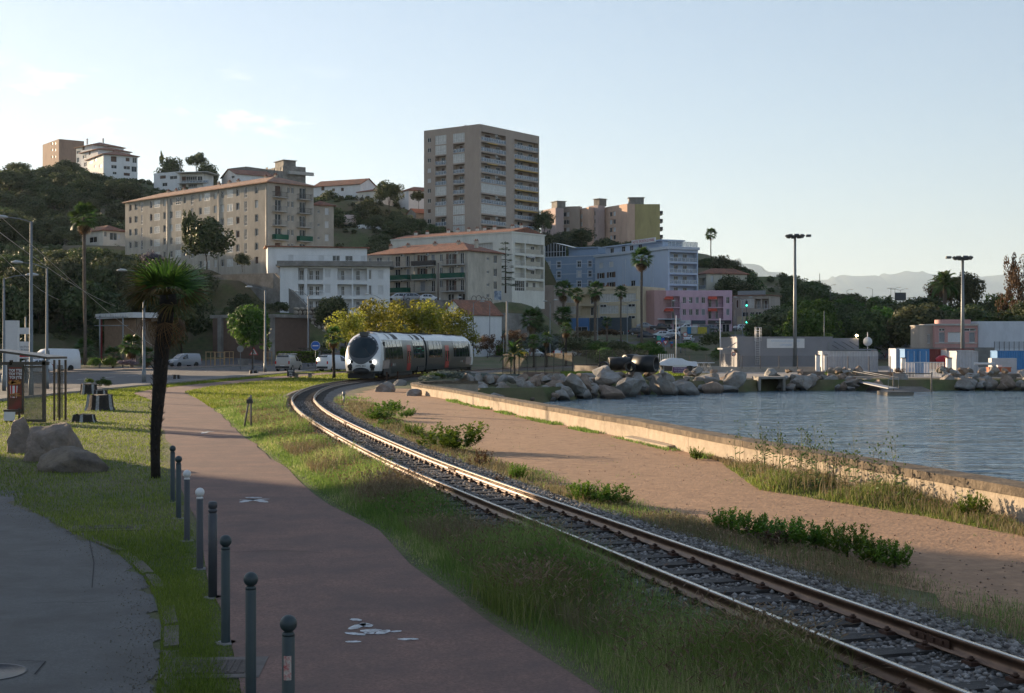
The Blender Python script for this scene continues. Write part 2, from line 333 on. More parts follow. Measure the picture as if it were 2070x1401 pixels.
LEj = [(p[0] + 0.07*math.sin(p[1]*4.3) + 0.05*math.sin(p[1]*9.1)+.035*math.sin(p[1]*23)+.02*math.sin(p[1]*51), p[1]) for p in LEc]
LANE_POLY = LEj + [(-2.2, -6), (-26, -6), (-26, 31), (-14, 29.5)]
M_lane = mat('grey_asphalt', (0.080, 0.078, 0.076), 0.75, var=0.35, scale=45, col2=(0.055, 0.052, 0.049), mixscale=1.1, bump=0.4, bscale=150)
sheet('asphalt_lane', LANE_POLY, 0.008, M_lane, 'grey asphalt lane in the near left corner')
M_crack = mat('asphalt_crack', (0.02, 0.02, 0.02), .95, var=.2)
ck = MB()
for pts in ([(35, 1117), (60, 1116), (92, 1114)], [(60, 1222), (120, 1219), (180, 1221), (232, 1217)], [(36, 1338), (92, 1340), (70, 1366)], [(180, 1090), (190, 1140), (186, 1190)], [(410, 1115), (480, 1118), (560, 1114), (650, 1119)], [(395, 905), (480, 903), (560, 905)]):
    for a, b_ in zip(pts[:-1], pts[1:]):
        a, b_ = gp(*a), gp(*b_); t = (b_-a).normalized(); s_ = Vector((-t.y, t.x, 0))*.006; zz = Vector((0, 0, .0165)); ck.quad(a-s_+zz, b_-s_+zz, b_+s_+zz, a+s_+zz)
tag(ck.build('asphalt_cracks', M_crack), 'thin cracks and seams in the asphalt', kind='structure')
E1 = [(-29, -10), (-28.5, 30), (-28, 60), (-27.8, 84), (-27.0, 106), (-24.6, 147), (-22.0, 170), (-14.5, 205), (-3, 236), (15, 255), (31, 273), (44, 290), (56, 308)]
E4 = [(-64, -10), (-63, 30), (-62, 60), (-62, 84), (-62, 106), (-61, 139), (-58, 165), (-50, 195), (-38, 222), (-14, 250), (5, 270), (22, 290), (36, 309)]
E2 = [(-44, -10), (-45, 30), (-46, 60), (-46.3, 84), (-46.5, 106), (-45.6, 139), (-42, 165), (-35, 195), (-25, 224), (-9, 250)]
E3 = [(-47, -10), (-48, 30), (-49.5, 60), (-50, 84), (-50.5, 106), (-50, 139), (-46.5, 165), (-40, 195), (-29.5, 226), (-12, 252)]
M_road = mat('road_asphalt', (0.078, 0.074, 0.074), 0.8, var=0.2, scale=8, col2=(0.095, 0.086, 0.083), mixscale=0.15, bump=0.3, bscale=60)
k4 = 90
road1, road4 = resample(c2(E1, 4), k4), resample(c2(E4, 4), k4)
strip('main_road', road4, road1, 0.03, M_road, 'grey asphalt main road crossing behind the lawn', n=16)
M_kerb = mat('kerb_concrete', (0.26, 0.24, 0.22), 0.9, var=0.25, scale=4, bump=0.3, bscale=40)
M_median = mat('median_earth', (0.15, 0.105, 0.085), 0.95, var=0.3, scale=2, bump=0.4, bscale=20)
def raised(name, L, Rr, h, mtop, label, cat=None, kw=0.18):
    """raised strip with kerb stones on both sides"""
    root = empty(name, (0, 0, 0)); tag(root, label, kind='structure'); n = len(L); mbk, mbt = MB(), MB()
    for i in range(n-1):
        a, b, c, d = L[i], L[i+1], Rr[i+1], Rr[i]; z0 = [G(*p)+0.03 for p in (a, b, c, d)]
        def inn(p, q, w=kw):
            v = Vector((q[0]-p[0], q[1]-p[1])); v.normalize(); return (p[0]+v.x*w, p[1]+v.y*w)
        ia, ib, ic, id_ = inn(a, d), inn(b, c), inn(c, b), inn(d, a)
        P = lambda p, z: (p[0], p[1], z)
        mbk.quad(P(a, z0[0]-.1), P(b, z0[1]-.1), P(b, z0[1]+h), P(a, z0[0]+h)); mbk.quad(P(a, z0[0]+h), P(b, z0[1]+h), P(ib, z0[1]+h), P(ia, z0[0]+h))
        mbk.quad(P(d, z0[3]+h), P(c, z0[2]+h), P(c, z0[2]-.1), P(d, z0[3]-.1)); mbk.quad(P(id_, z0[3]+h), P(ic, z0[2]+h), P(c, z0[2]+h), P(d, z0[3]+h))
        mbt.quad(P(ia, z0[0]+h+.004), P(ib, z0[1]+h+.004), P(ic, z0[2]+h+.004), P(id_, z0[3]+h+.004))
    mbk.build('kerb', M_kerb, root); mbt.build('surface', mtop, root); return root
raised('median_strip', resample(c2(E3, 4), 60), resample(c2(E2, 4), 60), 0.16, M_median, 'raised planted median between the carriageways')
raised('roadside_kerb', resample([(p[0]+0.02, p[1]) for p in c2(E1[:7], 4)], 50), resample([(p[0]+1.9, p[1]) for p in c2(E1[:7], 4)], 50), 0.12, mat('pavement_asphalt', (0.13, 0.12, 0.118), 0.85, var=0.15, scale=10), 'grey pavement along the near side of the main road')
M_white = mat('road_paint', (0.62, 0.62, 0.6), 0.7, var=0.3, scale=9)
ctr = c2([(a[0]*0.5+b[0]*0.5, a[1]*.5+b[1]*.5) for a, b in zip(E1[:9], E2[:9])], 1.0)
lm = MB()
for i in range(30, len(ctr)-6, 6):
    a, b = Vector(ctr[i]), Vector(ctr[i+3]); t = (b-a).normalized(); s = Vector((-t.y, t.x))*0.07
    lm.quad(*[(p.x, p.y, G(p.x, p.y)+0.037) for p in (a-s, b-s, b+s, a+s)])
tag(lm.build('lane_marking', M_white), 'broken white line along the main road', kind='structure')

# sand flat between the railway and the sea wall
M_sand = mat('reddish_sand', (0.36, 0.215, 0.125), 0.95, var=0.22, scale=5, col2=(0.26, 0.155, 0.092), mixscale=2.2, mixpos=(0.42, 0.70), bump=0.4, bscale=14, detail=8)
TRK = [(6.6, 1.0), (5.3, 5.3), (3.52, 10.95), (1.56, 17.5), (-0.36, 23.9), (-2.1, 30.0), (-3.75, 36.4), (-5.55, 43.8), (-7.45, 52.2), (-9.15, 60.9), (-10.5, 69.3), (-11.75, 81.4), (-12.2, 92.5), (-11.55, 103.5), (-10.55, 113.2), (-9.0, 123), (-7.2, 132.8), (-5.1, 142.3), (-2.2, 154), (2.6, 170), (9.5, 190), (19, 215), (33, 245)]
TC = c2(TRK, 0.31)
SAND_L = [(8.6, 2), (7.3, 6.5), (6.0, 10.5), (4.6, 15), (3.0, 19.5), (1.6, 24), (-0.2, 30), (-1.7, 36), (-3.4, 44), (-5.0, 52), (-6.6, 61), (-8, 70), (-9, 80), (-9.2, 90)]
SAND_R = [(p[0]+0.1, p[1]) for p in WALL[2:]][::-1]
Ls, Rs_ = resample(c2(SAND_L, 1), 120), resample(c2(SAND_R, 1), 120)
xsn = []
for i in range(121):
    yy = 0.5 + 90.0*i/120
    xa = np.interp(yy, [p[1] for p in SAND_L], [p[0] for p in SAND_L]) + 0.25*math.sin(yy*1.3) + 0.15*math.sin(yy*3.7); xb = np.interp(yy, [p[1] for p in WALL[::-1]][4:], [p[0] for p in WALL[::-1]][4:])
    xsn.append((xa, xb+0.1, yy))
V, Q = [], []
for xa, xb, yy in xsn:
    for j in range(41):
        t = j/40; x = xa+(xb-xa)*t; e = min(1, t*8, (1-t)*8)
        V.append((x, yy, 0.012 + e*(0.012*math.sin(x*1.1+yy*0.7)*math.sin(yy*.9) + 0.007*random.random())))
for i in range(120):
    for j in range(40): Q.append((i*41+j, i*41+j+1, (i+1)*41+j+1, (i+1)*41+j))
tag(link('sand_flat', npmesh('sand_flat', V, quads=Q, mats=[M_sand], smooth=True)), 'strip of trodden reddish sand beside the sea wall', kind='structure')

strip('verge_soil', resample([(p.x+p2.y*1.5, p.y-p2.x*1.5) for p, p2 in [(Vector(TC[i]), (Vector(TC[i+1])-Vector(TC[i])).normalized()) for i in range(0, 240, 4)]], 60), resample([(a+.5, b) for a, b in c2(SAND_L, 1)], 60), .006, mat('verge_straw_soil', (0.20, 0.155, 0.085), .95, var=.4, scale=6, col2=(0.10, 0.11, 0.045), mixscale=1.2, bump=.5, bscale=20), 'straw-coloured soil between the track and the sand', follow=False)
# worn white figures painted on the path: each mark is its own thin sheet
def blob(c, rx, ry, rot=0, n=10, z=0.017):
    return [(c[0]+rx*math.cos(a)*math.cos(rot)-ry*math.sin(a)*math.sin(rot), c[1]+rx*math.cos(a)*math.sin(rot)+ry*math.sin(a)*math.cos(rot), z) for a in [2*math.pi*i/n for i in range(n)]]
M_mark = mat('worn_paint', (0.55, 0.55, 0.55), 0.8, var=0.35, scale=18, col2=(0.16, 0.13, 0.13), mixscale=14, mixpos=(0.5, 0.66))
def mark(name, label, px_strokes):
    m_ = MB()
    for (x0, y0, x1, y1, w) in px_strokes:
        a, b = gp(x0, y0), gp(x1, y1); t = (b-a); ln = t.length; t.normalize(); s = Vector((-t.y, t.x, 0))*w; z = Vector((0, 0, 0.017))
        pts = [a-s*.25+z, a+t*ln*.2-s+z, a+t*ln*.75-s*.9+z, b-s*.2+z, b+s*.3+z, a+t*ln*.7+s+z, a+t*ln*.25+s*.8+z, a+s*.3+z]
        m_.add(pts, [tuple(range(8))])
    o = m_.build(name, M_mark); tag(o, label, kind='structure')
mark('path_marking', 'worn white painted figure on the path nearest the camera', [(712, 1253, 728, 1258, .05), (706, 1275, 738, 1263, .06), (733, 1262, 748, 1270, .06), (728, 1278, 772, 1277, .07), (738, 1281, 755, 1284, .05), (762, 1285, 786, 1276, .06), (698, 1281, 738, 1287, .05), (790, 1280, 812, 1278, .04), (804, 1295, 846, 1295, .05), (698, 1300, 730, 1300, .04)])
mark('path_marking', 'white painted star-shaped figure midway along the path', [(484, 1012, 545, 1010, .07), (486, 1017, 512, 1010, .09), (512, 1010, 540, 1017, .09), (496, 1007, 530, 1007, .08)])
mark('path_marking', 'faint white painted figure far along the path by the bollards', [(400, 874, 434, 873, .1), (408, 877, 422, 872, .1)])

# far mountains across the bay
def mountain(name, label, pts, D, base):
    V, Q = [], []; k = 140; xs_ = np.linspace(pts[0][0], pts[-1][0], k); ys_ = np.interp(xs_, [p[0] for p in pts], [p[1] for p in pts])
    ys_ = np.convolve(np.pad(ys_, 4, mode='edge'), np.ones(9)/9, 'valid')
    rows = 9
    for j in range(rows):
        t = j/(rows-1)
        for i, (x, y) in enumerate(zip(xs_, ys_)):
            Dd = D*(0.80+0.2*t); crest = (CY-y)*D/F
            h = crest*(t**1.3)*(1+0.05*math.sin(i*0.9+j*1.7)*(1-t)) + (0.012*crest*math.sin(i*1.7)+0.008*crest*math.sin(i*4.1) if t == 1 else 0)
            V.append(((x-CX)*D/F + 90*math.sin(i*0.7+j), Dd, EYE + h - (8 if j == 0 else 0)))
    for i in range(k): V.append(((xs_[i]-CX)*D/F*1.1, D*1.25, -20))
    rows += 1
    for j in range(rows-1):
        for i in range(k-1): Q.append((j*k+i, j*k+i+1, (j+1)*k+i+1, (j+1)*k+i))
    tag(link(name, npmesh(name, V, quads=Q, mats=[mat('mountain_scrub', (0.10, 0.12, 0.085), 0.95, var=0.3, scale=0.003, detail=6)], smooth=True)), label, kind='structure')
mountain('mountain_range', 'hazy blue mountain slope behind the hotel', [(1150, 600), (1300, 540), (1400, 518), (1430, 514), (1480, 524), (1530, 537), (1580, 556), (1630, 572), (1680, 590), (1740, 612), (1800, 640)], 20000, 0)
mountain('mountain_range', 'hazy blue double-humped mountains across the bay', [(1480, 640), (1560, 600), (1630, 570), (1680, 557), (1730, 555), (1770, 559), (1800, 556), (1830, 546), (1865, 544), (1885, 550), (1920, 562), (1970, 560), (2040, 553), (2150, 548), (2300, 560), (2500, 590), (2900, 640)], 25000, 0)
# ------------------------------------------------------------------ railway, sea wall, rocks
track = empty('railway_track', (0, 0, 0), 0, 'single metre-gauge railway track curving through the scene', 'railway track')
TCn = np.array(TC); dS = np.r_[0, np.cumsum(np.hypot(*np.diff(TCn, axis=0).T))]
def tpos(s):
    x = np.interp(s, dS, TCn[:, 0]); y = np.interp(s, dS, TCn[:, 1]); x2 = np.interp(s+.5, dS, TCn[:, 0]); y2 = np.interp(s+.5, dS, TCn[:, 1])
    x1 = np.interp(s-.5, dS, TCn[:, 0]); y1 = np.interp(s-.5, dS, TCn[:, 1])
    return Vector((x, y)), Vector((x2-x1, y2-y1)).normalized()
def sweep(prof, s0, s1, step, mats, name, closed=False, mi=None, off=0.0, parent=None):
    k = len(prof); V, Q, I = [], [], []
    ss = np.arange(s0, s1, step)
    for s in ss:
        p, t = tpos(s); nn = Vector((t.y, -t.x))         # to the right of travel
        for a, h in prof:
            q = p + nn*(a+off); V.append((q.x, q.y, h))
    kk = k if closed else k-1
    for i in range(len(ss)-1):
        for j in range(kk):
            Q.append((i*k+j, i*k+(j+1) % k, (i+1)*k+(j+1) % k, (i+1)*k+j)); I.append(mi[j] if mi else 0)
    me = npmesh(name, V, quads=Q, mats=mats); me.polygons.foreach_set('material_index', I); me.update(); return link(name, me, parent)
SMAX = dS[-1]-2
M_ballast = mat('ballast_bed', (0.16, 0.145, 0.135), 0.95, var=0.5, scale=14, col2=(0.09, 0.075, 0.062), mixscale=2.5, bump=1.0, bscale=22)
sweep([(-1.75, 0.0), (-1.15, 0.10), (-0.6, 0.125), (0.6, 0.125), (1.15, 0.12), (1.9, 0.0)], 0, SMAX, 0.8, [M_ballast], 'ballast_bed', parent=track)
# loose ballast stones near the camera, too many to count
def stones_mesh(name, P, S, m, seed=3):
    r = np.random.default_rng(seed); n = len(P)
    base = np.array([(0,0,1),(.9,0,.2),(.28,.86,.25),(-.72,.53,.2),(-.72,-.53,.25),(.28,-.86,.2),(0,0,-.6)]); T = np.array([(0,1,2),(0,2,3),(0,3,4),(0,4,5),(0,5,1),(6,2,1),(6,3,2),(6,4,3),(6,5,4),(6,1,5)])
    V = base[None]*(1+r.uniform(-.3, .3, (n, 7, 3))); ang = r.uniform(0, 6.28, n); c, s = np.cos(ang)[:, None], np.sin(ang)[:, None]
    tl = r.uniform(-.6, .6, n)[:, None]
    x, y, z = V[..., 0].copy(), V[..., 1].copy(), V[..., 2].copy(); y, z = y*np.cos(tl)-z*np.sin(tl), y*np.sin(tl)+z*np.cos(tl)
    V = np.stack([x*c-y*s, x*s+y*c, z*0.75], -1)*S[:, None, None]+P[:, None, :]
    return npmesh(name, V.reshape(-1, 3), tris=(T[None]+(np.arange(n)*7)[:, None, None]).reshape(-1, 3), mats=[m], vattr=np.repeat(r.random(n), 7))
M_stone = leafmat('ballast_stone', (0.085, 0.075, 0.07), (0.26, 0.24, 0.225), (0.36, 0.33, 0.31), trans=0.0, rough=0.9)
ns = 34000; ss = 6 + 62*rng.random(ns)**1.5; of = rng.uniform(-1.6, 1.95, ns); PP = []
for s, o in zip(ss, of):
    p, t = tpos(s); q = p+Vector((t.y, -t.x))*o; PP.append((q.x, q.y, float(np.interp(o, [-1.75, -1.15, -.6, .6, 1.15, 1.9, 2.2], [0, .1, .125, .125, .12, 0, 0]))+0.006))
tag(link('ballast_stones', stones_mesh('ballast_stones', np.array(PP), rng.uniform(0.02, 0.048, ns), M_stone), track), kind='stuff')
# rails: foot, web, head with a polished top
M_rail = mat('rail_rust', (0.105, 0.062, 0.040), 0.42, var=0.3, scale=6, metal=0.55, spec=0.5, bump=0.15, bscale=60)
M_head = mat('rail_polished', (0.42, 0.40, 0.38), 0.22, var=0.1, scale=8, metal=1.0)
RT = 0.305
rp_ = [(-.06, .165), (-.06, .178), (-.012, .192), (-.010, .262), (-.032, .272), (-.032, .298), (-.026, RT), (.026, RT), (.032, .298), (.032, .272), (.010, .262), (.012, .192), (.06, .178), (.06, .165)]
rmi = [0]*5+[0, 1, 0]+[0]*6
for o in (-0.53, 0.53):
    rail = sweep(rp_, 0, SMAX, 0.4, [M_rail, M_head], 'rail', True, rmi, o, track)
M_sleeper = mat('creosoted_sleeper', (0.040, 0.034, 0.030), 0.7, var=0.45, scale=9, space='obj', stretch=(0.6, 6, 6), col2=(0.10, 0.085, 0.075), mixscale=2.5, mixpos=(0.5, 0.75), bump=0.5, bscale=20)
M_clip = mat('rail_chair_rust', (0.075, 0.038, 0.025), 0.7, var=0.3, scale=20, metal=0.3)
mb = MB(); mb.box(-1.0, 1.0, -.11, .11, .02, .155); sleeper_me = mb.mesh('sleeper', M_sleeper)
mb = MB()
for sx_ in (-1, 1):
    mb.box(sx_*.10-.045, sx_*.10+.045, -.07, .07, .155, .185); mb.tube([(sx_*.10, 0, .18), (sx_*.10, 0, .225)], .018, 6); mb.tube([(sx_*.10, 0, .195), (sx_*.10, 0, .21)], .032, 6)
clip_me = mb.mesh('rail_chair', M_clip)
s = 4.0; k = 0
while s < 150 and k < 225:
    p, t = tpos(s); rz = math.atan2(-t.x, t.y) + random.uniform(-.02, .02)
    o = link('sleeper', sleeper_me, track, (p.x, p.y, random.uniform(-.008, .006)), rz); o.scale.x = random.uniform(.96, 1.04)
    if s < 75:
        for a in (-.53, .53): link('rail_chair', clip_me, o, (a, 0, 0))
    s += 0.62; k += 1
# fishplates at the joints
mb = MB(); mb.box(.014, .034, -.3, .3, .195, .262); mb.box(-.034, -.014, -.3, .3, .195, .262)
for yy in (-.2, -.07, .07, .2): mb.box(-.052, .052, yy-.02, yy+.02, .215, .245)
fp = mb.mesh('fishplate', M_clip)
for s_, a in ((8.2, -.53), (11.5, .53), (25.5, -.53), (29.0, .53), (40, -.53), (47, .53)):
    p, t = tpos(s_); q = p+Vector((t.y, -t.x))*a; link('fishplate', fp, track, (q.x, q.y, 0), math.atan2(-t.x, t.y))

# sea wall: panels and coping stones along the curve
wall = empty('sea_wall', (0, 0, 0), 0, 'low weathered concrete sea wall with dark coping beside the sand', 'wall')
M_panel = mat('wall_concrete', (0.36, 0.295, 0.225), 0.9, var=0.16, scale=3.0, col2=(0.19, 0.15, 0.11), mixscale=0.9, mixpos=(0.52, 0.75), bump=0.35, bscale=14)
M_cope = mat('wall_coping', (0.15, 0.115, 0.08), 0.95, var=0.35, scale=4.5, col2=(0.065, 0.05, 0.037), mixscale=2.2, mixpos=(0.42, 0.62), bump=0.6, bscale=18)
M_panel2 = mat('wall_concrete_pale', (0.46, 0.43, 0.39), 0.9, var=0.1, scale=3, bump=0.2, bscale=14)
WC = c2(WALL, 0.3); WCn = np.array(WC); wS = np.r_[0, np.cumsum(np.hypot(*np.diff(WCn, axis=0).T))]
def wseg(s0, s1, prof, mats, name, parent):
    k = len(prof); ss = np.linspace(s0, s1, max(3, int((s1-s0)/0.8)+2)); V, Q = [], []
    for s in ss:
        x = np.interp(s, wS, WCn[:, 0]); y = np.interp(s, wS, WCn[:, 1]); dx = np.interp(s+.3, wS, WCn[:, 0])-np.interp(s-.3, wS, WCn[:, 0]); dy = np.interp(s+.3, wS, WCn[:, 1])-np.interp(s-.3, wS, WCn[:, 1]); L_ = math.hypot(dx, dy)
        nx, ny = -dy/L_, dx/L_                    # seaward
        for a, h in prof: V.append((x+nx*a, y+ny*a, h + (random.uniform(-.006, .006))))
    for i in range(len(ss)-1):
        for j in range(k): Q.append((i*k+j, (i+1)*k+j, (i+1)*k+(j+1) % k, i*k+(j+1) % k))
    V0 = len(ss)-1
    me = bpy.data.meshes.new(name); me.from_pydata(V, [], Q+[tuple(range(k)), tuple(V0*k+j for j in range(k))[::-1]]); me.materials.append(mats); me.update(); me.flip_normals()
    return link(name, me, parent)
s = 0.0
while s < wS[-1]-4:
    L_ = random.uniform(3.6, 4.4); yy = np.interp(s, wS, WCn[:, 1]); new = yy < 23.2
    if new:
        wseg(s, s+L_-.012, [(0, -1.5), (0, .595), (.42, .595), (.42, -1.5)], M_panel2, 'wall_panel', wall)
    else:
        wseg(s, s+L_-.015, [(.02, -1.5), (.0, .43), (.40, .43), (.42, -1.5)], M_panel, 'wall_panel', wall)
        wseg(s, s+L_-.02, [(-.045, .432), (-.04, .58), (.47, .595), (.47, .432)], M_cope, 'coping_stone', wall)
    s += L_
# broken footing ledge at the foot of the wall
lg = MB(); lg.prism([(0, -.2), (0, .10), (.25, .13), (.3, -.2)], 0, 4.0); lg.build('wall_footing', M_panel, wall, (4.22, 37.3, 0), R(12.4))

# boulders of the breakwater: parts of the shore bank
def rock_mesh(name, seed, m, k=2, rough=0.28, flat=0.8):
    import bmesh
    bm = bmesh.new(); bmesh.ops.create_icosphere(bm, subdivisions=k, radius=1.0); r = random.Random(seed)
    planes = [(Vector((r.gauss(0, 1), r.gauss(0, 1), r.gauss(0, 1))).normalized(), r.uniform(.42, .8)) for _ in range(13)]
    for v in bm.verts:
        for n_, d in planes:
            e = v.co.dot(n_)-d
            if e > 0: v.co -= n_*e
        v.co *= 1+r.uniform(-rough, rough)*0.16; v.co.z *= flat
    me = bpy.data.meshes.new(name); bm.to_mesh(me); bm.free(); me.materials.append(m); return me
M_rockg = mat('breakwater_granite', (0.27, 0.265, 0.255), 0.9, var=0.25, scale=2.2, col2=(0.20, 0.165, 0.135), mixscale=0.8, bump=0.6, bscale=9)
M_rockb = mat('breakwater_brown_rock', (0.27, 0.20, 0.155), 0.9, var=0.3, scale=2.2, col2=(0.16, 0.12, 0.09), mixscale=0.9, bump=0.6, bscale=9)
for mm_ in (M_rockg, M_rockb):                       # dark wet band at the waterline
    n_, l_ = mm_.node_tree.nodes, mm_.node_tree.links; bs_ = n_['Principled BSDF']; src_ = bs_.inputs['Base Color'].links[0].from_socket; sp_ = n_.new('ShaderNodeSeparateXYZ'); l_.new(n_.new('ShaderNodeNewGeometry').outputs['Position'], sp_.inputs[0])
    mr_ = n_.new('ShaderNodeMapRange'); mr_.inputs[1].default_value = -.72; mr_.inputs[2].default_value = -.45; mr_.inputs[3].default_value = .3; mr_.inputs[4].default_value = 1; l_.new(sp_.outputs[2], mr_.inputs[0])
    mu_ = n_.new('ShaderNodeMix'); mu_.data_type = 'RGBA'; mu_.blend_type = 'MULTIPLY'; mu_.inputs[0].default_value = 1; l_.new(src_, mu_.inputs[6]); l_.new(mr_.outputs[0], mu_.inputs[7]); l_.new(mu_.outputs[2], bs_.inputs['Base Color'])
RK = [rock_mesh('stone', i, M_rockg if i % 3 else M_rockb) for i in range(9)]
bank = empty('rock_breakwater', (8, 105, 0), 0, 'bank of grey and brown boulders along the harbour shore', 'breakwater')
def put_rock(x, y, z, s, seed, parent=bank, me=None):
    r = random.Random(seed); o = link('stone', me or RK[r.randrange(9)], parent, (x-8, y-105, z)); o.rotation_euler = (r.uniform(-.5, .5), r.uniform(-.5, .5), r.uniform(0, 6.28)); o.scale = (s*r.uniform(.85, 1.25), s*r.uniform(.8, 1.15), s*r.uniform(.75, 1.05)); return o
sd = 0
# bank left: between the wall hook and the water, pixel-surveyed slope
for i in range(140):
    r = random.Random(900+i); t = r.random(); u = r.random()
    x = -3.5+13.5*t; yw = np.interp(x, [p[0] for p in SHORE], [p[1] for p in SHORE]); y = yw+0.2+u*(10.5 - 3*t); z = SEA_Z+0.1+min(1.25, u*1.9)
    if x < -1.0 and y < 90.5: continue
    put_rock(x, y, z, r.uniform(.32, .8)*(1.2 if u < .5 and t > .5 else .9), i)
for i in range(165):
    r = random.Random(1700+i); t = r.random(); u = r.random()
    x = 9+38*t
    if 30.2 < x < 36.5 : continue
    yw = np.interp(x, [p[0] for p in SHORE], [p[1] for p in SHORE]); y = yw+u*5.0; z = SEA_Z+0.1+min(1.5, u*1.9)
    if 19.2 < x < 21.8 and z > -0.9: continue
    put_rock(x, y, z, r.uniform(.35, .8)*(1.2 if u < .6 else .75), 300+i)
for (px, py, D, s_) in ((1175, 775, 99, 1.55), (1275, 782, 101, 1.6), (1218, 752, 104, 1.1), (1235, 796, 98, 1.35), (1340, 778, 105, 1.4), (1390, 790, 105, 1.2), (1160, 775, 97, 1.0), (1625, 772, 116, 1.6), (1720, 776, 116, 1.1), (1775, 785, 115, 1.2), (1820, 775, 117, 1.3), (1480, 772, 112, 1.2), (1440, 790, 109, 1.2), (1230, 762, 103, 1.3), (1960, 775, 117, 1.3), (2000, 780, 116, 1.0)):
    p = at(px, py, D); put_rock(p.x, p.y, p.z, s_*1.0, int(px))
# lone boulders
M_bould = mat('lawn_boulder', (0.235, 0.185, 0.15), 0.9, var=0.25, scale=3, col2=(0.15, 0.125, 0.105), mixscale=1.6, bump=1.0, bscale=9)
M_bouldd = mat('dark_lawn_boulder', (0.12, 0.10, 0.085), 0.9, var=0.35, scale=3, col2=(0.20, 0.16, 0.12), mixscale=1.6, bump=0.7, bscale=14)
def boulder_mesh(seed, m):
    import bmesh
    bm = bmesh.new(); bmesh.ops.create_icosphere(bm, subdivisions=4, radius=1.0); r = random.Random(seed)
    planes = [(Vector((r.gauss(0, 1), r.gauss(0, 1), abs(r.gauss(0, 1))-.2)).normalized(), r.uniform(.58, .9)) for _ in range(10)]
    for v in bm.verts:
        for n_, d in planes:
            e = v.co.dot(n_)-d
            if e > 0: v.co -= n_*e*.85
        p = v.co*3.1; v.co *= 1+.06*math.sin(p.x*1.7+seed)*math.sin(p.y*2.1)+.03*math.sin(p.z*4+p.x*3)+.015*math.sin(p.x*11+p.y*9+p.z*7)+r.uniform(-.006, .006)
    for f in bm.faces: f.smooth = True
    me = bpy.data.meshes.new('boulder'); bm.to_mesh(me); bm.free(); me.materials.append(m); return me
def boulder(label, px, pybase, w, h, seed, m, dep=None, tilt=0, flat=1.0):
    p = gp(px, pybase); me = boulder_mesh(seed, m); o = link('boulder', me, None, (p.x, p.y, h*0.30)); o.scale = (w/1.8, (dep or w*.8)/1.8, h*0.80); o.rotation_euler = (0, tilt, random.Random(seed).uniform(-.3, .3)); return tag(o, label, 'boulder')
boulder('large rounded pale boulder on the lawn behind the dark rock', 112, 930, 1.5, 1.02, 5, M_bould)
boulder('low dark boulder lying in front of the large pale one', 150, 952, 1.55, .58, 8, M_bouldd, .9)
boulder('brown boulder at the left edge of the photo', 42, 915, .75, .85, 12, M_bould)
boulder('pale boulder beside the track, in front of the train', 778, 792, 1.15, .62, 21, M_rockg)
boulder('flat pale rock beside the sleepers near the wall end', 808, 779, 1.1, .4, 23, M_rockg)
boulder('grey tilted rock on the sand by the wall end', 838, 800, .85, .42, 27, M_rockg)
# ------------------------------------------------------------------ buildings
M_frame = mat('window_frame_white', (0.60, 0.60, 0.60), 0.5, var=0.06)
M_glass = mat('window_glass', (0.018, 0.022, 0.026), 0.12, var=0.5, scale=0.7, spec=0.35)
M_curtain = mat('window_blind', (0.50, 0.49, 0.46), 0.25, var=0.15, scale=1.5, spec=0.6)
M_shut = mat('shutter_brown', (0.105, 0.06, 0.042), 0.7, var=0.15)
M_shutg = mat('shutter_grey', (0.24, 0.25, 0.26), 0.7, var=0.1)
M_shutw = mat('shutter_white', (0.58, 0.58, 0.58), 0.6, var=0.06)
M_railw = mat('railing_white', (0.62, 0.63, 0.65), 0.4, var=0.05)
M_rails = mat('railing_grey', (0.28, 0.27, 0.26), 0.5, var=0.1)
M_raild = mat('railing_dark', (0.05, 0.045, 0.045), 0.6, var=0.1)
M_awng = mat('awning_green', (0.012, 0.085, 0.052), 0.85, var=0.2, scale=4)
M_awny = mat('awning_yellow', (0.52, 0.33, 0.08), 0.8, var=0.1)
M_awnr = mat('awning_red', (0.45, 0.07, 0.04), 0.8, var=0.1)
M_slabw = mat('balcony_slab', (0.42, 0.40, 0.37), 0.85, var=0.15, scale=2)
M_balglass = glassmat('balcony_glass', (0.30, 0.35, 0.41), 0.15, 0.5)
M_tile = mat('clay_roof_tile', (0.27, 0.115, 0.07), 0.85, var=0.35, scale=2.5, col2=(0.17, 0.085, 0.06), mixscale=0.7, bump=0.9, bscale=5, stretch=(1, 1, 0.4))
M_tile2 = mat('pale_clay_roof_tile', (0.36, 0.20, 0.13), 0.85, var=0.35, scale=2.5, col2=(0.24, 0.14, 0.10), mixscale=0.7, bump=0.9, bscale=5)
M_conc = mat('bare_concrete', (0.25, 0.235, 0.215), 0.9, var=0.2, scale=1.2, col2=(0.17, 0.155, 0.14), mixscale=0.5, bump=0.3, bscale=8)
M_ac = mat('aircon_box', (0.50, 0.49, 0.46), 0.5, var=0.1)
M_antenna = mat('antenna_metal', (0.10, 0.10, 0.10), 0.5, metal=0.5)
def wallmat(name, col, var=0.10, col2=None):
    col = tuple(min(.8, c*1.2) for c in col); col2 = tuple(min(.8, c*1.2) for c in col2) if col2 else None
    return mat(name, col, 0.9, var=var, scale=0.9, col2=col2 or tuple(c*0.72 for c in col), mixscale=0.35, mixpos=(0.48, 0.78), bump=0.15, bscale=20, stretch=(1, 1, 0.35))
WCACHE = {}
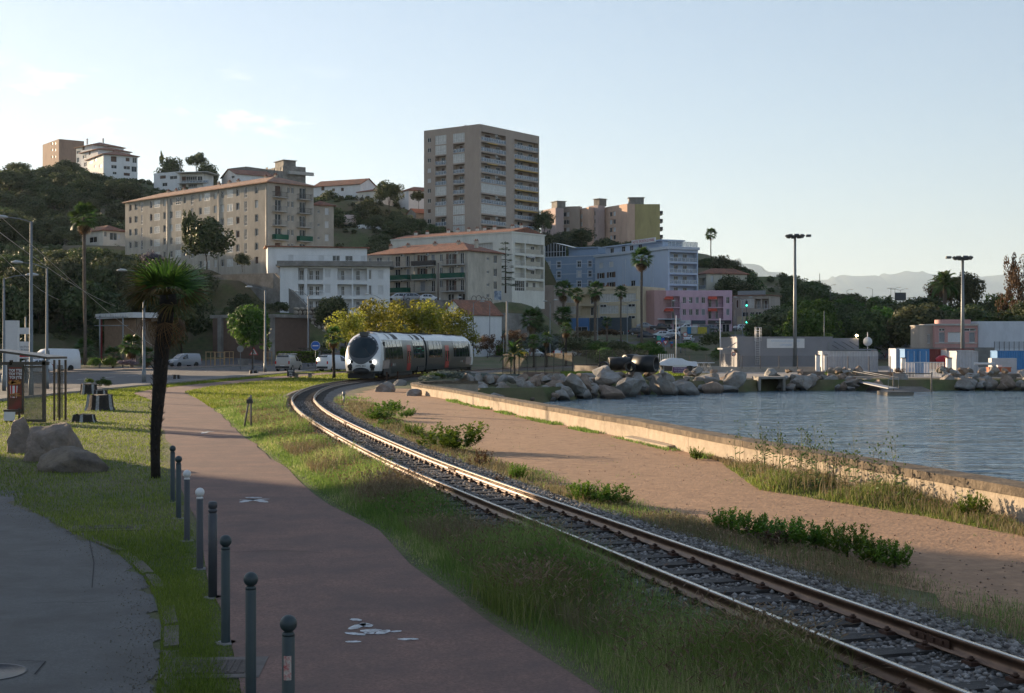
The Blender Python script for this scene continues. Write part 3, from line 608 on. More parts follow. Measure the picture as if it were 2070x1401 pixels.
def win_mesh(w, h, style):
    """style: v plain glass, c blinds, s closed roller shutter, b brown shutter, o open shutters, d door, m many panes, p persian grey"""
    key = (round(w, 1), round(h, 1), style)
    if key in WCACHE: return WCACHE[key]
    w, h = key[0], key[1]; m = MB(); f = .07
    pane = {'v': 1, 'd': 1, 'o': 1, 'm': 1, 'c': 2, 'n': 2, 's': 3, 'b': 4, 'p': 5}[style]
    m.mi = pane; m.quad((0, .04, 0), (w, .04, 0), (w, .04, h), (0, .04, h))
    m.mi = 0
    m.box(0, f, 0, .08, 0, h); m.box(w-f, w, 0, .08, 0, h); m.box(f, w-f, 0, .08, 0, f); m.box(f, w-f, 0, .08, h-f, h)
    if style in 'vcdo': m.box(w/2-.04, w/2+.04, 0.005, .075, f, h-f)
    if style in 'mn':
        k = max(2, int(round(w/0.75)))
        for i in range(1, k): m.box(w*i/k-.03, w*i/k+.03, .005, .075, f, h-f)
        m.box(f, w-f, .01, .07, h*.33, h*.33+.06)
    if style == 's':
        for i in range(1, int(h/.3)): m.box(f, w-f, .02, .045, i*.3, i*.3+.02)
    if style == 'o':
        m.mi = 4; m.box(-w*.42, -.02, -.16, -.12, 0, h); m.box(w+.02, w*1.42, -.16, -.12, 0, h)
    WCACHE[key] = m.mesh('window', [M_frame, M_glass, M_curtain, M_shutw, M_shut, M_shutg]); return WCACHE[key]
RCACHE = {}
def rail_mesh(w, h, d, style):
    """balcony parapet, local x along the facade, y=0 at the facade, -y outward by d"""
    key = (round(w, 1), round(h, 1), round(d, 1), style)
    if key in RCACHE: return RCACHE[key]
    w, h, d = key[:3]; m = MB()
    if style in ('glass',):
        m.mi = 1; m.box(0, w, -.03, 0, .08, h-.04); m.mi = 0; m.box(0, w, -.045, .015, h-.04, h+.02); m.box(0, w, -.05, .02, -.02, .05)
        for i in range(1, int(w/1.2)+1): m.box(w*i/(int(w/1.2)+1)-.02, w*i/(int(w/1.2)+1)+.02, -.045, .015, .05, h-.04)
        mats = [M_railw, M_balglass]
    elif style in ('bars', 'barsd', 'barsw'):
        for (x0, x1, y0, y1) in ((0, w, -d, -d+.04), (0, .04, -d+.04, 0), (w-.04, w, -d+.04, 0)) if d > .2 else ((0, w, -.04, 0),):
            m.box(x0, x1, y0, y1, h-.05, h); m.box(x0, x1, y0, y1, .08, .12)
            n = int(max(x1-x0, y1-y0)/.24)
            for i in range(1, n):
                if x1-x0 > y1-y0: m.box(x0+(x1-x0)*i/n-.012, x0+(x1-x0)*i/n+.012, y0+.008, y1-.008, .12, h-.05)
                else: m.box(x0+.008, x1-.008, y0+(y1-y0)*i/n-.012, y0+(y1-y0)*i/n+.012, .12, h-.05)
        mats = [{'bars': M_rails, 'barsd': M_raild, 'barsw': M_railw}[style]]
    else:                                             # solid cloth or wall
        m.box(0, w, -d, -d+.06, .04, h); m.box(0, .06, -d+.06, 0, .04, h); m.box(w-.06, w, -d+.06, 0, .04, h)
        mats = [{'green': M_awng, 'dark': M_raild, 'solid': M_slabw, 'cream': mat('parapet_cream', (0.46, 0.41, 0.33), 0.85)}[style]]
    RCACHE[key] = m.mesh('balcony_railing', mats); return RCACHE[key]
ACM = None
class Bld:
    """rectangular block: front face A-B (seen left) and side face B-C (seen right); windows surveyed in photo pixels"""
    def __init__(s, name, label, xl, Dl, xc, Dc, xr, z0, z1, wall_m, cat='building', group=None, depth=None):
        s.A = Vector(((xl-CX)*Dl/F, Dl)); s.B = Vector(((xc-CX)*Dc/F, Dc)); u = (s.B-s.A); s.W = u.length; u.normalize(); s.u = u; s.v = Vector((-u.y, u.x))
        q = (xr-CX)/F; t = (q*s.B.y - s.B.x)/(s.v.x - q*s.v.y) if abs(s.v.x - q*s.v.y) > 1e-6 else 8
        s.L = depth if depth else max(3.0, min(60, t)); s.z0, s.z1 = z0, z1; s.h = z1-z0; s.rz = math.atan2(u.y, u.x); s.wm = wall_m
        s.root = empty(name, (s.A.x, s.A.y, z0), s.rz, label, cat, group); s.holes = {'f': [], 's': [], 'l': [], 'b': []}
    def face(s, k):                                   # local origin, direction, length, inward normal
        return {'f': (Vector((0, 0)), Vector((1, 0)), s.W, Vector((0, 1))), 's': (Vector((s.W, 0)), Vector((0, 1)), s.L, Vector((-1, 0))),
                'b': (Vector((s.W, s.L)), Vector((-1, 0)), s.W, Vector((0, -1))), 'l': (Vector((0, s.L)), Vector((0, -1)), s.L, Vector((1, 0)))}[k]
    def wpt(s, k, u):
        o, d, L, n = s.face(k); p = o+d*u; return s.A + s.u*p.x + s.v*p.y
    def ux(s, k, x):
        """distance along the face of photo column x"""
        a, b = s.wpt(k, 0), s.wpt(k, 1); d = b-a; q = (x-CX)/F; den = d.x - q*d.y; return (q*a.y-a.x)/den
    def vz(s, k, u, y): p = s.wpt(k, u); return zat(y, p.y)-s.z0
    def hole(s, k, u0, u1, v0, v1, dep=.22): s.holes[k].append((u0, u1, v0, v1, dep))
    def place(s, me, name, k, u, v, dep=0.0, parent=None):
        o, d, L, n = s.face(k); p = o+d*u+n*dep; return link(name, me, parent or s.root, (p.x, p.y, v), math.atan2(d.y, d.x))
    def win(s, k, u0, u1, v0, v1, style='v', dep=.2):
        s.hole(k, u0, u1, v0, v1, dep); return s.place(win_mesh(u1-u0, v1-v0, style), 'window', k, u0, v0, dep-.09)
    def loggia(s, k, u0, u1, v0, v1, dep=1.4, rail='glass', doors=((.3, .5, 'd'), (.75, .9, 'b')), rh=1.0):
        s.hole(k, u0, u1, v0, v1, dep); W = u1-u0
        for a, b, st in doors: s.place(win_mesh((b-a)*W, v1-v0-.35, st), 'window', k, u0+a*W, v0+.02, dep-.1)
        if rail: s.place(rail_mesh(W-.02, rh, .05, rail), 'balcony_railing', k, u0+.01, v0, .08)
    def balcony(s, k, u0, u1, v, dep=1.1, rail='bars', rh=1.0, slab=M_slabw):
        m = MB(); m.box(0, u1-u0, -dep, -.002, -.16, 0); s.place(m.mesh('balcony_slab', slab), 'balcony_slab', k, u0, v)
        s.place(rail_mesh(u1-u0-.04, rh, dep-.05, rail), 'balcony_railing', k, u0+.02, v)
    def ac(s, k, u, v):
        global ACM
        if ACM is None:
            m = MB(); m.box(0, .8, -.38, -.06, 0, .55); m.mi = 1; m.disc((.3, -.385, .28), .2, 10); ACM = m.mesh('air_conditioner', [M_ac, M_raild])
        s.place(ACM, 'air_conditioner', k, u, v)
    def grid(s, k, xs, ys, styles='v', xref=None):
        """windows at photo column ranges xs and rows ys (rows read at column xref)"""
        ur = s.ux(k, xref if xref is not None else xs[-1][1]); r = random.Random(len(s.root.name)*7+len(xs))
        for y0, y1 in ys:
            v1, v0 = s.vz(k, ur, y0), s.vz(k, ur, y1)
            for j, c in enumerate(xs):
                a, b = sorted((s.ux(k, c[0]), s.ux(k, c[1]))); st = c[2] if len(c) > 2 else styles
                s.win(k, a, b, v0, v1, r.choice(st))
    def walls(s, faces='fslb', name='wall'):
        m = MB()
        for k in faces:
            o, d, L, n = s.face(k); H_ = s.holes[k]
            us = sorted({0.0, L} | {min(max(x, 0), L) for h in H_ for x in h[:2]}); vs = sorted({-4.0, s.h} | {min(max(x, -4), s.h) for h in H_ for x in h[2:4]})
            P = lambda u, v, dp=0.0: (o.x+d.x*u+n.x*dp, o.y+d.y*u+n.y*dp, v)
            for i in range(len(us)-1):
                if us[i+1]-us[i] < 1e-4: continue
                uc = (us[i]+us[i+1])/2; run = None
                for j in range(len(vs)-1):
                    vc = (vs[j]+vs[j+1])/2; inh = any(h[0] < uc < h[1] and h[2] < vc < h[3] for h in H_)
                    if not inh: run = (run[0], vs[j+1]) if run else (vs[j], vs[j+1])
                    if (inh or j == len(vs)-2) and run:
                        m.quad(P(us[i], run[0]), P(us[i+1], run[0]), P(us[i+1], run[1]), P(us[i], run[1])); run = None
            for (u0, u1, v0, v1, dp) in H_:
                m.quad(P(u0, v0), P(u0, v0, dp), P(u0, v1, dp), P(u0, v1)); m.quad(P(u1, v0, dp), P(u1, v0), P(u1, v1), P(u1, v1, dp))
                m.quad(P(u0, v0), P(u1, v0), P(u1, v0, dp), P(u0, v0, dp)); m.quad(P(u0, v1, dp), P(u1, v1, dp), P(u1, v1), P(u0, v1))
                m.quad(P(u0, v0, dp), P(u1, v0, dp), P(u1, v1, dp), P(u0, v1, dp))
        m.build(name, s.wm, s.root); return s
    def flat(s, m=None, par=.35, over=0.0, slab=.12):
        """flat roof with a parapet"""
        r = MB(); W, L, h = s.W, s.L, s.h; e = over
        r.box(-e, W+e, -e, L+e, h, h+slab)
        if par:
            for b in ((-e, W+e, -e, -e+.2), (-e, W+e, L+e-.2, L+e), (-e, -e+.2, -e+.2, L+e-.2), (W+e-.2, W+e, -e+.2, L+e-.2)): r.box(*b, h+slab, h+slab+par)
        r.build('roof', m or s.wm, s.root); return s
    def hip(s, m, rise, over=.5, ridge=None):
        r = MB(); W, L, h = s.W, s.L, s.h; e = over; k = min(W, L)/2+e
        if W >= L: rd = [(-e+k, L/2, h+rise), (W+e-k, L/2, h+rise)]
        else: rd = [(W/2, -e+k, h+rise), (W/2, L+e-k, h+rise)]
        c = [(-e, -e, h+.1), (W+e, -e, h+.1), (W+e, L+e, h+.1), (-e, L+e, h+.1)]; b = [(x, y, h-.1) for x, y, z in c]
        if W >= L: fs = [(0, 1, 9, 8), (1, 2, 9), (2, 3, 8, 9), (3, 0, 8)]
        else: fs = [(0, 1, 8), (1, 2, 9, 8), (2, 3, 9), (3, 0, 8, 9)]
        fs = [tuple((i if i < 8 else i) for i in f) for f in fs]
        r.add(c+b+rd, fs+[(4, 5, 1, 0), (5, 6, 2, 1), (6, 7, 3, 2), (7, 4, 0, 3), (7, 6, 5, 4)])
        s.roof = r.build('roof', m, s.root); return s
    def gable(s, m, rise, over=.4, along='x', wallgable=True):
        W, L, h, e = s.W, s.L, s.h, over; r = MB(); g = MB()
        if along == 'x':
            for sg in (0, 1):
                y0, y1 = (-e, L/2) if sg == 0 else (L+e, L/2); z0 = h-.05
                r.add([(-e, y0, z0), (W+e, y0, z0), (W+e, y1, h+rise), (-e, y1, h+rise), (-e, y0, z0+.16), (W+e, y0, z0+.16), (W+e, y1, h+rise+.16), (-e, y1, h+rise+.16)], [(0, 1, 2, 3), (4, 5, 6, 7), (0, 1, 5, 4), (1, 2, 6, 5), (3, 0, 4, 7)])
            for x in (0, W): g.add([(x, 0, h), (x, L, h), (x, L/2, h+rise*.98)], [(0, 1, 2)])
        else:
            for sg in (0, 1):
                x0, x1 = (-e, W/2) if sg == 0 else (W+e, W/2); z0 = h-.05
                r.add([(x0, -e, z0), (x0, L+e, z0), (x1, L+e, h+rise), (x1, -e, h+rise), (x0, -e, z0+.16), (x0, L+e, z0+.16), (x1, L+e, h+rise+.16), (x1, -e, h+rise+.16)], [(0, 1, 2, 3), (4, 5, 6, 7), (0, 1, 5, 4), (1, 2, 6, 5), (3, 0, 4, 7)])
            for y in (0, L): g.add([(0, y, h), (W, y, h), (W/2, y, h+rise*.98)], [(0, 1, 2)])
        r.build('roof', m, s.root); g.build('gable_wall', s.wm, s.root); return s
    def chimneys(s, spots, hz=1.2, base=None, w=.7):
        for (x, y) in spots:
            m = MB(); b = s.h+(base or 0); m.box(x-w/2, x+w/2, y-w/3, y+w/3, b-.8, b+hz); m.mi = 1; m.box(x-w/2-.08, x+w/2+.08, y-w/3-.08, y+w/3+.08, b+hz, b+hz+.1)
            for q in (-.2, .2): m.tube([(x+q, y, b+hz+.1), (x+q, y, b+hz+.45)], .11, 6)
            m.build('chimney', [s.wm, M_tile], s.root)
    def part(s, name, mb_, mats): return mb_.build(name, mats, s.root)
    def pipe(s, k, u, v0, v1):
        o, d, L, n = s.face(k); p = o+d*u-n*.07; m = MB(); m.tube([(p.x, p.y, v0), (p.x, p.y, v1)], .06, 5); m.build('downpipe', M_rails, s.root)
rows = lambda y0, dy, n, h: [(y0+i*dy, y0+i*dy+h) for i in range(n)]

# --- long five-storey block with clay roof on the slope
W_long = wallmat('render_beige_grey', (0.36, 0.32, 0.27), 0.14)
b = Bld('apartment_block', 'long five-storey beige apartment block with clay tile roof on the slope', 253, 309, 541, 270, 634, 15.0, zat(367.5, 270), W_long)
fl = [b.h-1.95-2.8*i for i in range(6)]
cols = [(261, 266), (272, 278), (303, 308), (312, 323, 'g'), (330, 335), (343, 349), (355, 366, 'g'), (371, 376), (402, 408), (413, 424, 'g'), (432, 438), (446, 453), (459, 471, 'g'), (477, 484), (515, 522)]
r = random.Random(5)
for i, v in enumerate(fl):
    for c in cols:
        u0, u1 = b.ux('f', c[0]), b.ux('f', c[1])
        if len(c) > 2: b.win('f', u0, u1, v-.1, v+1.45, r.choice('nnncm'), .08)
        else: b.win('f', u0, u1, v, v+1.45, r.choice('vvvvbvc'), .25)
    if i < 5:
        for c in ((285, 289), (386, 391), (494, 500)):
            u0, u1 = b.ux('f', c[0]), b.ux('f', c[1]); b.win('f', u0, u1, v-.6, v+1.55, 'm', .1)
        for (x0, x1, st) in ((556, 569, 'd'), (605.5, 618, 'd')):
            u0, u1 = b.ux('s', x0), b.ux('s', x1); b.win('s', u0, u1, v-.85, v+1.45, r.choice('dbd'), .25)
            b.balcony('s', u0-.7, u1+1.0, v-.85, 1.1, r.choice(['barsd', 'bars', 'green', 'barsd']))
        for x0, x1 in ((581, 586), (589, 594)): b.win('s', b.ux('s', x0), b.ux('s', x1), v+.2, v+1.4, 'v', .2)
for x in (338, 442, 538): b.pipe('f', b.ux('f', x), -2, b.h)
b.walls(); b.hip(M_tile2, 2.1, .55); b.chimneys([(b.W*t, b.L*.45) for t in (.18, .24, .30, .55, .62, .68, .86, .92)], .5, 1.7)
# lower wing at its right
b = Bld('apartment_block', 'lower stained wing at the right end of the long beige block', 633, 282, 634, 281.2, 670, 14.0, zat(416, 283), W_long, depth=9)
b.u = Vector((.93, .36)).normalized(); b.v = Vector((-b.u.y, b.u.x)); b.A = Vector(((630-CX)*281/F, 281)); b.W = 4.6; b.rz = math.atan2(b.u.y, b.u.x); b.root.location = (b.A.x, b.A.y, b.z0); b.root.rotation_euler.z = b.rz; b.L = 8
for v in (b.h-1.9-2.7*i for i in range(5)):
    b.win('f', 1.2, 1.7, v+.3, v+.9, 'v'); b.win('f', 2.75, 3.6, v, v+1.4, 's')
b.walls(); b.hip(M_tile, 1.2, .4)

# --- white residence with terrace in front of the long block
W_white = wallmat('render_white', (0.60, 0.60, 0.60), 0.06, (0.50, 0.50, 0.49))
b = Bld('white_residence', 'white three-storey residence with loggias and roof terrace above the stone wall', 556, 252, 672, 243, 788, 6.0, zat(537, 246), W_white, depth=9.5)
b.A = Vector(((566-CX)*247/F, 247)); Bp = Vector(((788-CX)*249/F, 249)); b.u = (Bp-b.A); b.W = b.u.length; b.u.normalize(); b.v = Vector((-b.u.y, b.u.x)); b.rz = math.atan2(b.u.y, b.u.x); b.root.location = (b.A.x, b.A.y, b.z0); b.root.rotation_euler.z = b.rz
X = lambda x: b.ux('f', x)
Y = lambda y: b.vz('f', X(680), y)
for y0, y1 in ((542, 566), (574, 597), (604, 626)):
    v1, v0 = Y(y0), Y(y1)
    b.loggia('f', X(603), X(615), v0, v1, 1.4, 'barsw', ((.2, .8, 'd'),), .95); b.loggia('f', X(621), X(653), v0, v1, 1.5, 'barsw', ((.1, .35, 'd'), (.5, .75, 'd')), .95)
    b.loggia('f', X(682), X(711), v0, v1, 1.5, 'barsw', ((.25, .5, 'd'),), .95); b.loggia('f', X(714), X(742), v0, v1, 1.5, 'barsw', ((.2, .5, 'd'),), .95)
    b.win('f', X(657), X(668), v0+.5, v1-.1, 's'); b.win('f', X(745), X(751), v0+.2, v1-.2, 'v'); b.win('f', X(764), X(775), v0+.2, v1-.2, 's')
b.walls(); m = MB(); m.box(-.7, b.W+.8, -.9, b.L+.3, b.h, b.h+.25); m.box(-.5, b.W+.6, -.7, -.5, b.h+.25, b.h+.95); m.box(b.W+.4, b.W+.6, -.5, b.L+.3, b.h+.25, b.h+.95); m.box(-.5, -.3, -.5, b.L+.3, b.h+.25, b.h+.95); b.part('cornice', m, M_conc)
b.place(rail_mesh(b.W*.8, 1.0, .05, 'barsw'), 'terrace_railing', 'f', b.W*.05, b.h+.95, -.55); b.place(rail_mesh(4.4, 1.0, .05, 'barsw'), 'terrace_railing', 'f', b.W-4.0, b.h+.95, -.55)
hb = b.h+.25; rt = b
# set-back top floor
b = Bld('white_residence', 'set-back white top floor on the roof terrace of the residence', 541, 252, 742, 256, 760, rt.z0+hb, zat(500, 254), W_white, depth=6)
for x0, x1, st in ((583, 593, 's'), (644, 655, 's'), (672, 687, 'd'), (698, 713, 'd'), (729, 739, 's')): b.win('f', b.ux('f', x0), b.ux('f', x1), .1, 2.2, st)
b.walls(); b.flat(M_tile, 0, .5, .2)

# --- old tan block with red roof, balconies with green cloth
W_tan = wallmat('render_tan_old', (0.40, 0.36, 0.30), 0.2, (0.28, 0.25, 0.21))
b = Bld('apartment_block', 'old tan four-storey block with red hip roof and green balcony cloths', 742, 287, 946, 271, 1014, zat(615, 271), zat(506, 271), W_tan)
X = lambda x: b.ux('f', x)
for i, y in enumerate((528, 555.5, 582)):
    v = b.vz('f', X(946), y); r = random.Random(40+i)
    for (x0, x1, rl) in ((788, 830, ['bars', 'green', 'green']), (838, 881, ['dark', 'green', 'bars']), (896, 940, ['bars', 'green', 'bars'])):
        b.balcony('f', X(x0), X(x1), v-.5, 1.1, rl[i]); w = X(x1)-X(x0)
        b.win('f', X(x0)+w*.25, X(x0)+w*.5, v-.45, v+1.75, r.choice('dopd')); b.win('f', X(x0)+w*.78, X(x0)+w*.95, v-.45, v+1.75, r.choice('dp')); b.ac('f', X(x0)+w*.58, v+1.55)
    b.win('f', X(888.5), X(894.5), v+.25, v+1.75, 'v'); 
    if i == 0:
        for x0, x1 in ((745, 750), (761, 772), (783, 787)): b.win('f', X(x0), X(x1), v+.1, v+1.7, 'v')
    b.win('s', b.ux('s', 984), b.ux('s', 989), v+.6, v+1.2, 'v'); b.win('s', b.ux('s', 998), b.ux('s', 1005), v+.1, v+1.7, 'v')
v = 0.1
for x0, x1, st in ((799, 812, 's'), (819, 832, 'b'), (842, 855, 'v'), (862, 876, 'b'), (905, 918, 'v'), (926, 940, 'v')): b.win('f', X(x0), X(x1), v, v+2.1, st)
b.win('s', b.ux('s', 984), b.ux('s', 989), 1.6, 2.3, 'v')
for x in (838, 942): b.pipe('f', X(x), 0, b.h)
b.walls(); b.hip(M_tile, 2.2, .5); b.chimneys([(b.W*t, b.L*.4) for t in (.1, .28, .55, .78, .95)], .6, 1.6)
m = MB(); m.quad((0, 0, 0), (b.L*.22, 0, 0), (b.L*.22, 0, 1.9), (0, 0, 1.9)); b.place(m.mesh('wall_poster', mat('poster_print', (0.10, 0.14, 0.22), 0.6, var=0.6, scale=2.5, col2=(0.45, 0.50, 0.55), mixscale=1.4)), 'wall_poster', 's', b.L*.77, 1.1, -.03)
# looping painted scrawl at the foot of the side wall
m = MB()
for c, rr in ((.28, .9), (.42, 1.0), (.55, .8), (.66, .7), (.76, .6)):
    m.tube([(b.L*c+rr*math.cos(a), -.02, .6+1.3*math.sin(a)*rr) for a in [math.pi*j/10*1.1 for j in range(11)]], .05, 4)
b.place(m.mesh('graffiti', M_raild), 'graffiti', 's', -1.2, 0, -.01)

# --- big cream block behind it
W_cream = wallmat('render_cream', (0.58, 0.56, 0.50), 0.08, (0.47, 0.45, 0.40))
b = Bld('apartment_block', 'tall cream block with stacked loggias behind the red-roofed block', 790, 326, 1035, 303, 1101, zat(585, 303), zat(470, 303), W_cream)
X = lambda x: b.ux('f', x); S = lambda x: b.ux('s', x)
v1 = b.vz('f', X(1035), 484); 
b.win('f', X(808), X(996), b.h-3.7, b.h-1.9, 'n', .5); b.win('f', X(958), X(966), b.h-6.5, b.h-4.7, 'v'); b.win('f', X(972), X(993), b.h-6.6, b.h-4.7, 'n')
for i, y in enumerate((496, 521, 546, 571)):
    v = b.vz('s', S(1041), y-13) - 1.9 + .0; v0 = b.h-4.3-2.75*i
    if i < 3:
        b.loggia('s', S(1041), S(1061), v0, v0+2.2, 1.2, 'bars', ((.05, .35, 'd'),), .9); b.loggia('s', S(1063), S(1092), v0, v0+2.2, 1.2, 'cream', ((.6, .85, 'd'),), 1.0); b.loggia('s', S(1092.5), S(1099), v0, v0+2.2, 1.2, 'bars', ((.1, .6, 'd'),), .9)
        if i < 2:
            m = MB()
            for q in range(14): m.mi = q % 2; m.add([(q*.22, 0, 0), (q*.22+.22, 0, 0), (q*.22+.22, -.5, -.35), (q*.22, -.5, -.35)], [(0, 1, 2, 3)])
            b.place(m.mesh('awning', [M_shutw, M_shut]), 'awning', 's', S(1064), v0-.55)
    else: b.win('s', S(1041), S(1061), v0-.2, v0+2.1, 'm', .2); b.loggia('s', S(1063), S(1099), v0, v0+2.2, 1.2, 'cream', ((.2, .35, 'd'), (.6, .75, 'd')), .8)
b.walls(); b.flat(None, .0, .15, .3)
m = MB(); W, L, h = b.W, b.L, b.h+.3; m.add([(0, -.2, h), (W, -.2, h), (W, L*.45, h+1.3), (0, L*.45, h+1.3), (W, L, h), (0, L, h)], [(0, 1, 2, 3), (3, 2, 4, 5), (1, 4, 2), (0, 3, 5)]); b.part('roof_tiles', m, M_tile)
b.chimneys([(b.W*t, b.L*.4) for t in (.1, .2, .38, .46, .55, .62, .68, .76, .9, .97)], .6, 1.4)

# --- thirteen-storey tower
W_tow = wallmat('tower_brick_beige', (0.33, 0.265, 0.22), 0.07, (0.30, 0.24, 0.20)); W_tow2 = W_tow
b = Bld('tower_block', 'tall beige tower block with balconies, highest building on the slope', 857, 384, 970, 372, 1090, 26.0, zat(251, 372), W_tow)
X = lambda x: b.ux('f', x); S = lambda x: b.ux('s', x); r = random.Random(77)
for i in range(13):
    v0 = b.h-4.15-2.82*i
    if v0 < 0: break
    b.win('f', X(864), X(871), v0+.9, v0+2.1, r.choice('vsvbv'))
    for (x0, x1, gl) in ((880, 902, (0, 1, 5, 7, 10)), (916, 939, (0, 2, 7, 8, 9))):
        if i in gl: b.win('f', X(x0), X(x1), v0, v0+2.45, 'n', .12)
        else: b.loggia('f', X(x0), X(x1), v0, v0+2.4, 1.3, 'glass', ((.3, .62, r.choice('db')),), 1.0)
    if i in (5, 7): b.win('s', S(973), S(1023), v0, v0+2.45, 'n', .12)
    else: b.loggia('s', S(973), S(1023), v0, v0+2.4, 1.4, 'glass', ((.27, .52, r.choice('db')), (.74, .9, r.choice('db'))), 1.0); b.ac('s', S(1000), v0+1.6) if i % 2 == 0 else None
    b.loggia('s', S(1040), S(1088), v0-.3, v0+2.1, 1.4, 'glass', ((.27, .5, r.choice('db')), (.73, .9, r.choice('db'))), 1.0)
    if i in (2, 3, 5, 6, 7, 10): m = MB(); m.box(0, S(1086)-S(1042), -.5, -.05, 0, .22); b.place(m.mesh('awning', M_awny), 'awning', 's', S(1041), v0+1.9)
    if i in (1, 3): m = MB(); m.box(0, 4, -.5, -.05, 0, .2); b.place(m.mesh('awning', M_awny), 'awning', 's', S(985), v0+2.15)
b.walls(); b.flat(W_tow, .0, .0, .15); m = MB(); m.box(9, 12, 5, 8, b.h+.15, b.h+1.0); m.tube([(10, 6, b.h+1), (10, 6, b.h+1.6)], .2, 8); b.part('roof_vent', m, M_conc)

# --- far stepped apartments with stair huts
W_peach = wallmat('render_peach', (0.48, 0.33, 0.25), 0.06); W_mauve = wallmat('render_mauve', (0.36, 0.28, 0.26), 0.06); W_ochre = wallmat('render_ochre', (0.36, 0.30, 0.14), 0.06)  # mauve tone paints the shaded faces of the peach walls
def stepped(label, xl, Dl, xc, Dc, xr, ytop, wm, cols, hut=None, nfl=6):
    b = Bld('apartment_block', label, xl, Dl, xc, Dc, xr, 36.0, zat(ytop, Dc), wm, group='stepped apartments on the ridge', depth=3.2 if cols else 10)
    for i in range(nfl):
        v = b.h-3.3-2.8*i
        if v < .5: break
        for c in cols: b.win('f', b.ux('f', c[0])-.2, b.ux('f', c[1])+.2, v, v+1.6, random.Random(i*7+int(c[0])).choice('vvvsb'), .3)
    b.walls(); b.flat(None, 0.2)
    if hut:
        m = MB(); x0, x1 = max(0, b.ux('f', hut[0])), min(b.W, b.ux('f', hut[1])); x0 = min(x0, x1-3); m.box(x0, x1, .6, 4, b.h+.12, b.h+2.6); m.box(x0-.3, x1+.3, .3, 4.3, b.h+2.6, b.h+2.8); b.part('stair_hut', m, M_conc)
    return b
stepped('stepped apartment wing nearest the tower, shade painted into its mauve walls', 1094, 503, 1123, 492, 1150, 421, W_mauve, ((1105.5, 1108), (1109.5, 1112)), (1112, 1141))
stepped('grey-brown stepped apartment wing left of centre', 1121, 499, 1172, 496, 1200, 418, W_tow, ((1125, 1129), (1140, 1144), (1146.5, 1150)))
stepped('peach stepped apartment wing with sunlit face', 1160, 502, 1190, 491, 1230, 420, W_peach, ((1167, 1170.5), (1173.5, 1177)))
stepped('narrow stepped apartment wing right of the peach one, shade painted in mauve', 1190, 494, 1209, 490, 1250, 416, W_mauve, ((1196.5, 1199), (1200.5, 1203)), (1201, 1232))
stepped('wide peach stepped apartment wing next to the ochre end', 1209, 497, 1268, 480, 1300, 413, W_peach, ((1216.5, 1220), (1233, 1237), (1240, 1244)))
b = stepped('ochre end block of the stepped apartments', 1268, 482, 1334, 482, 1349, 414, W_ochre, (), (1272, 1302))
for i in range(5):
    v = b.h-3-2.8*i; b.balcony('s', .5, 6, v, 1.2, 'dark'); m = MB(); m.box(0, 1, 0, .02, 0, 1)
    b.place(win_mesh(2.2, 1.6, 'v'), 'window', 's', 2, v+.3, -.03)

# --- blue hotel
W_blue = wallmat('render_hotel_blue', (0.20, 0.265, 0.36), 0.06, (0.18, 0.245, 0.335)); W_blue2 = wallmat('render_hotel_pale_blue', (0.35, 0.405, 0.49), 0.05, (0.32, 0.38, 0.465)); M_trim = mat('hotel_trim', (0.48, 0.52, 0.58), 0.7)
b = Bld('hotel', 'pale blue hotel with balconies and a roof sign', 1203, 376, 1351, 343, 1411, zat(600, 345), zat(503, 343), W_blue2)
X = lambda x: b.ux('f', x); S = lambda x: b.ux('s', x)
for i in range(5):
    v = b.h-3.4-2.75*i
    for x0, x1 in ((1211, 1219), (1231, 1240)): b.win('f', X(x0), X(x1), v+.3, v+1.8, ['s', 'o', 'o', 's', 'v'][i])
    if i > 1: b.win('f', X(1275), X(1284), v+.3, v+1.8, 'vsv'[i % 3])
    if i > 1: b.win('f', X(1292), X(1299), v+.3, v+1.8, 's')
    v2 = b.h-3.05-2.8*i
    b.loggia('s', S(1354), S(1409), v2, v2+2.35, 1.6, 'glass', ((.05, .12, 'd'), (.27, .42, 'd'), (.6, .75, 'd')), 1.0)
for x in (1259, 1264, 1316, 1320): m = MB(); m.box(0, .25, -.06, -.002, -2, b.h-1.2); b.place(m.mesh('pilaster', M_trim), 'pilaster', 'f', X(x), 0)
b.walls(); m = MB(); m.box(-.3, b.W+.4, -.4, b.L+.3, b.h, b.h+.7); b.part('cornice', m, M_trim)
b.place(rail_mesh(b.L, 1.3, .05, 'glass'), 'terrace_railing', 's', 0, b.h+.7, .2)
m = MB(); m.box(.5, b.W*.80, 3, 9, b.h+.7, b.h+2.7); m.box(0, b.W*.82, 2.2, 9.4, b.h+2.7, b.h+3.0); b.part('penthouse', m, [W_blue2])
for x in (1215, 1238, 1254, 1271): b.place(win_mesh(1.8, 1.7, 'd'), 'window', 'f', X(x), b.h+.8, 2.93)
sg = MB(); sg.box(X(1276), X(1324), .1, .3, b.h+1.0+1.2, b.h+2.2+1.2); sign = b.part('roof_sign', sg, mat('sign_white', (0.62, 0.62, 0.64), 0.6))
text_mesh('HOTEL SPUNTA DI MARE', 1.02, mat('sign_red', (0.42, 0.03, 0.05), 0.6), sign, ((X(1276)+X(1324))/2, .085, b.h+2.78)).scale = ((X(1324)-X(1276))/12.6, 1.0, 1)
hz = b
b = Bld('hotel', 'darker blue wing of the hotel with a glazed gable', 1102, 386, 1203, 379, 1230, zat(600, 345), zat(517, 379), W_blue)
X = lambda x: b.ux('f', x)
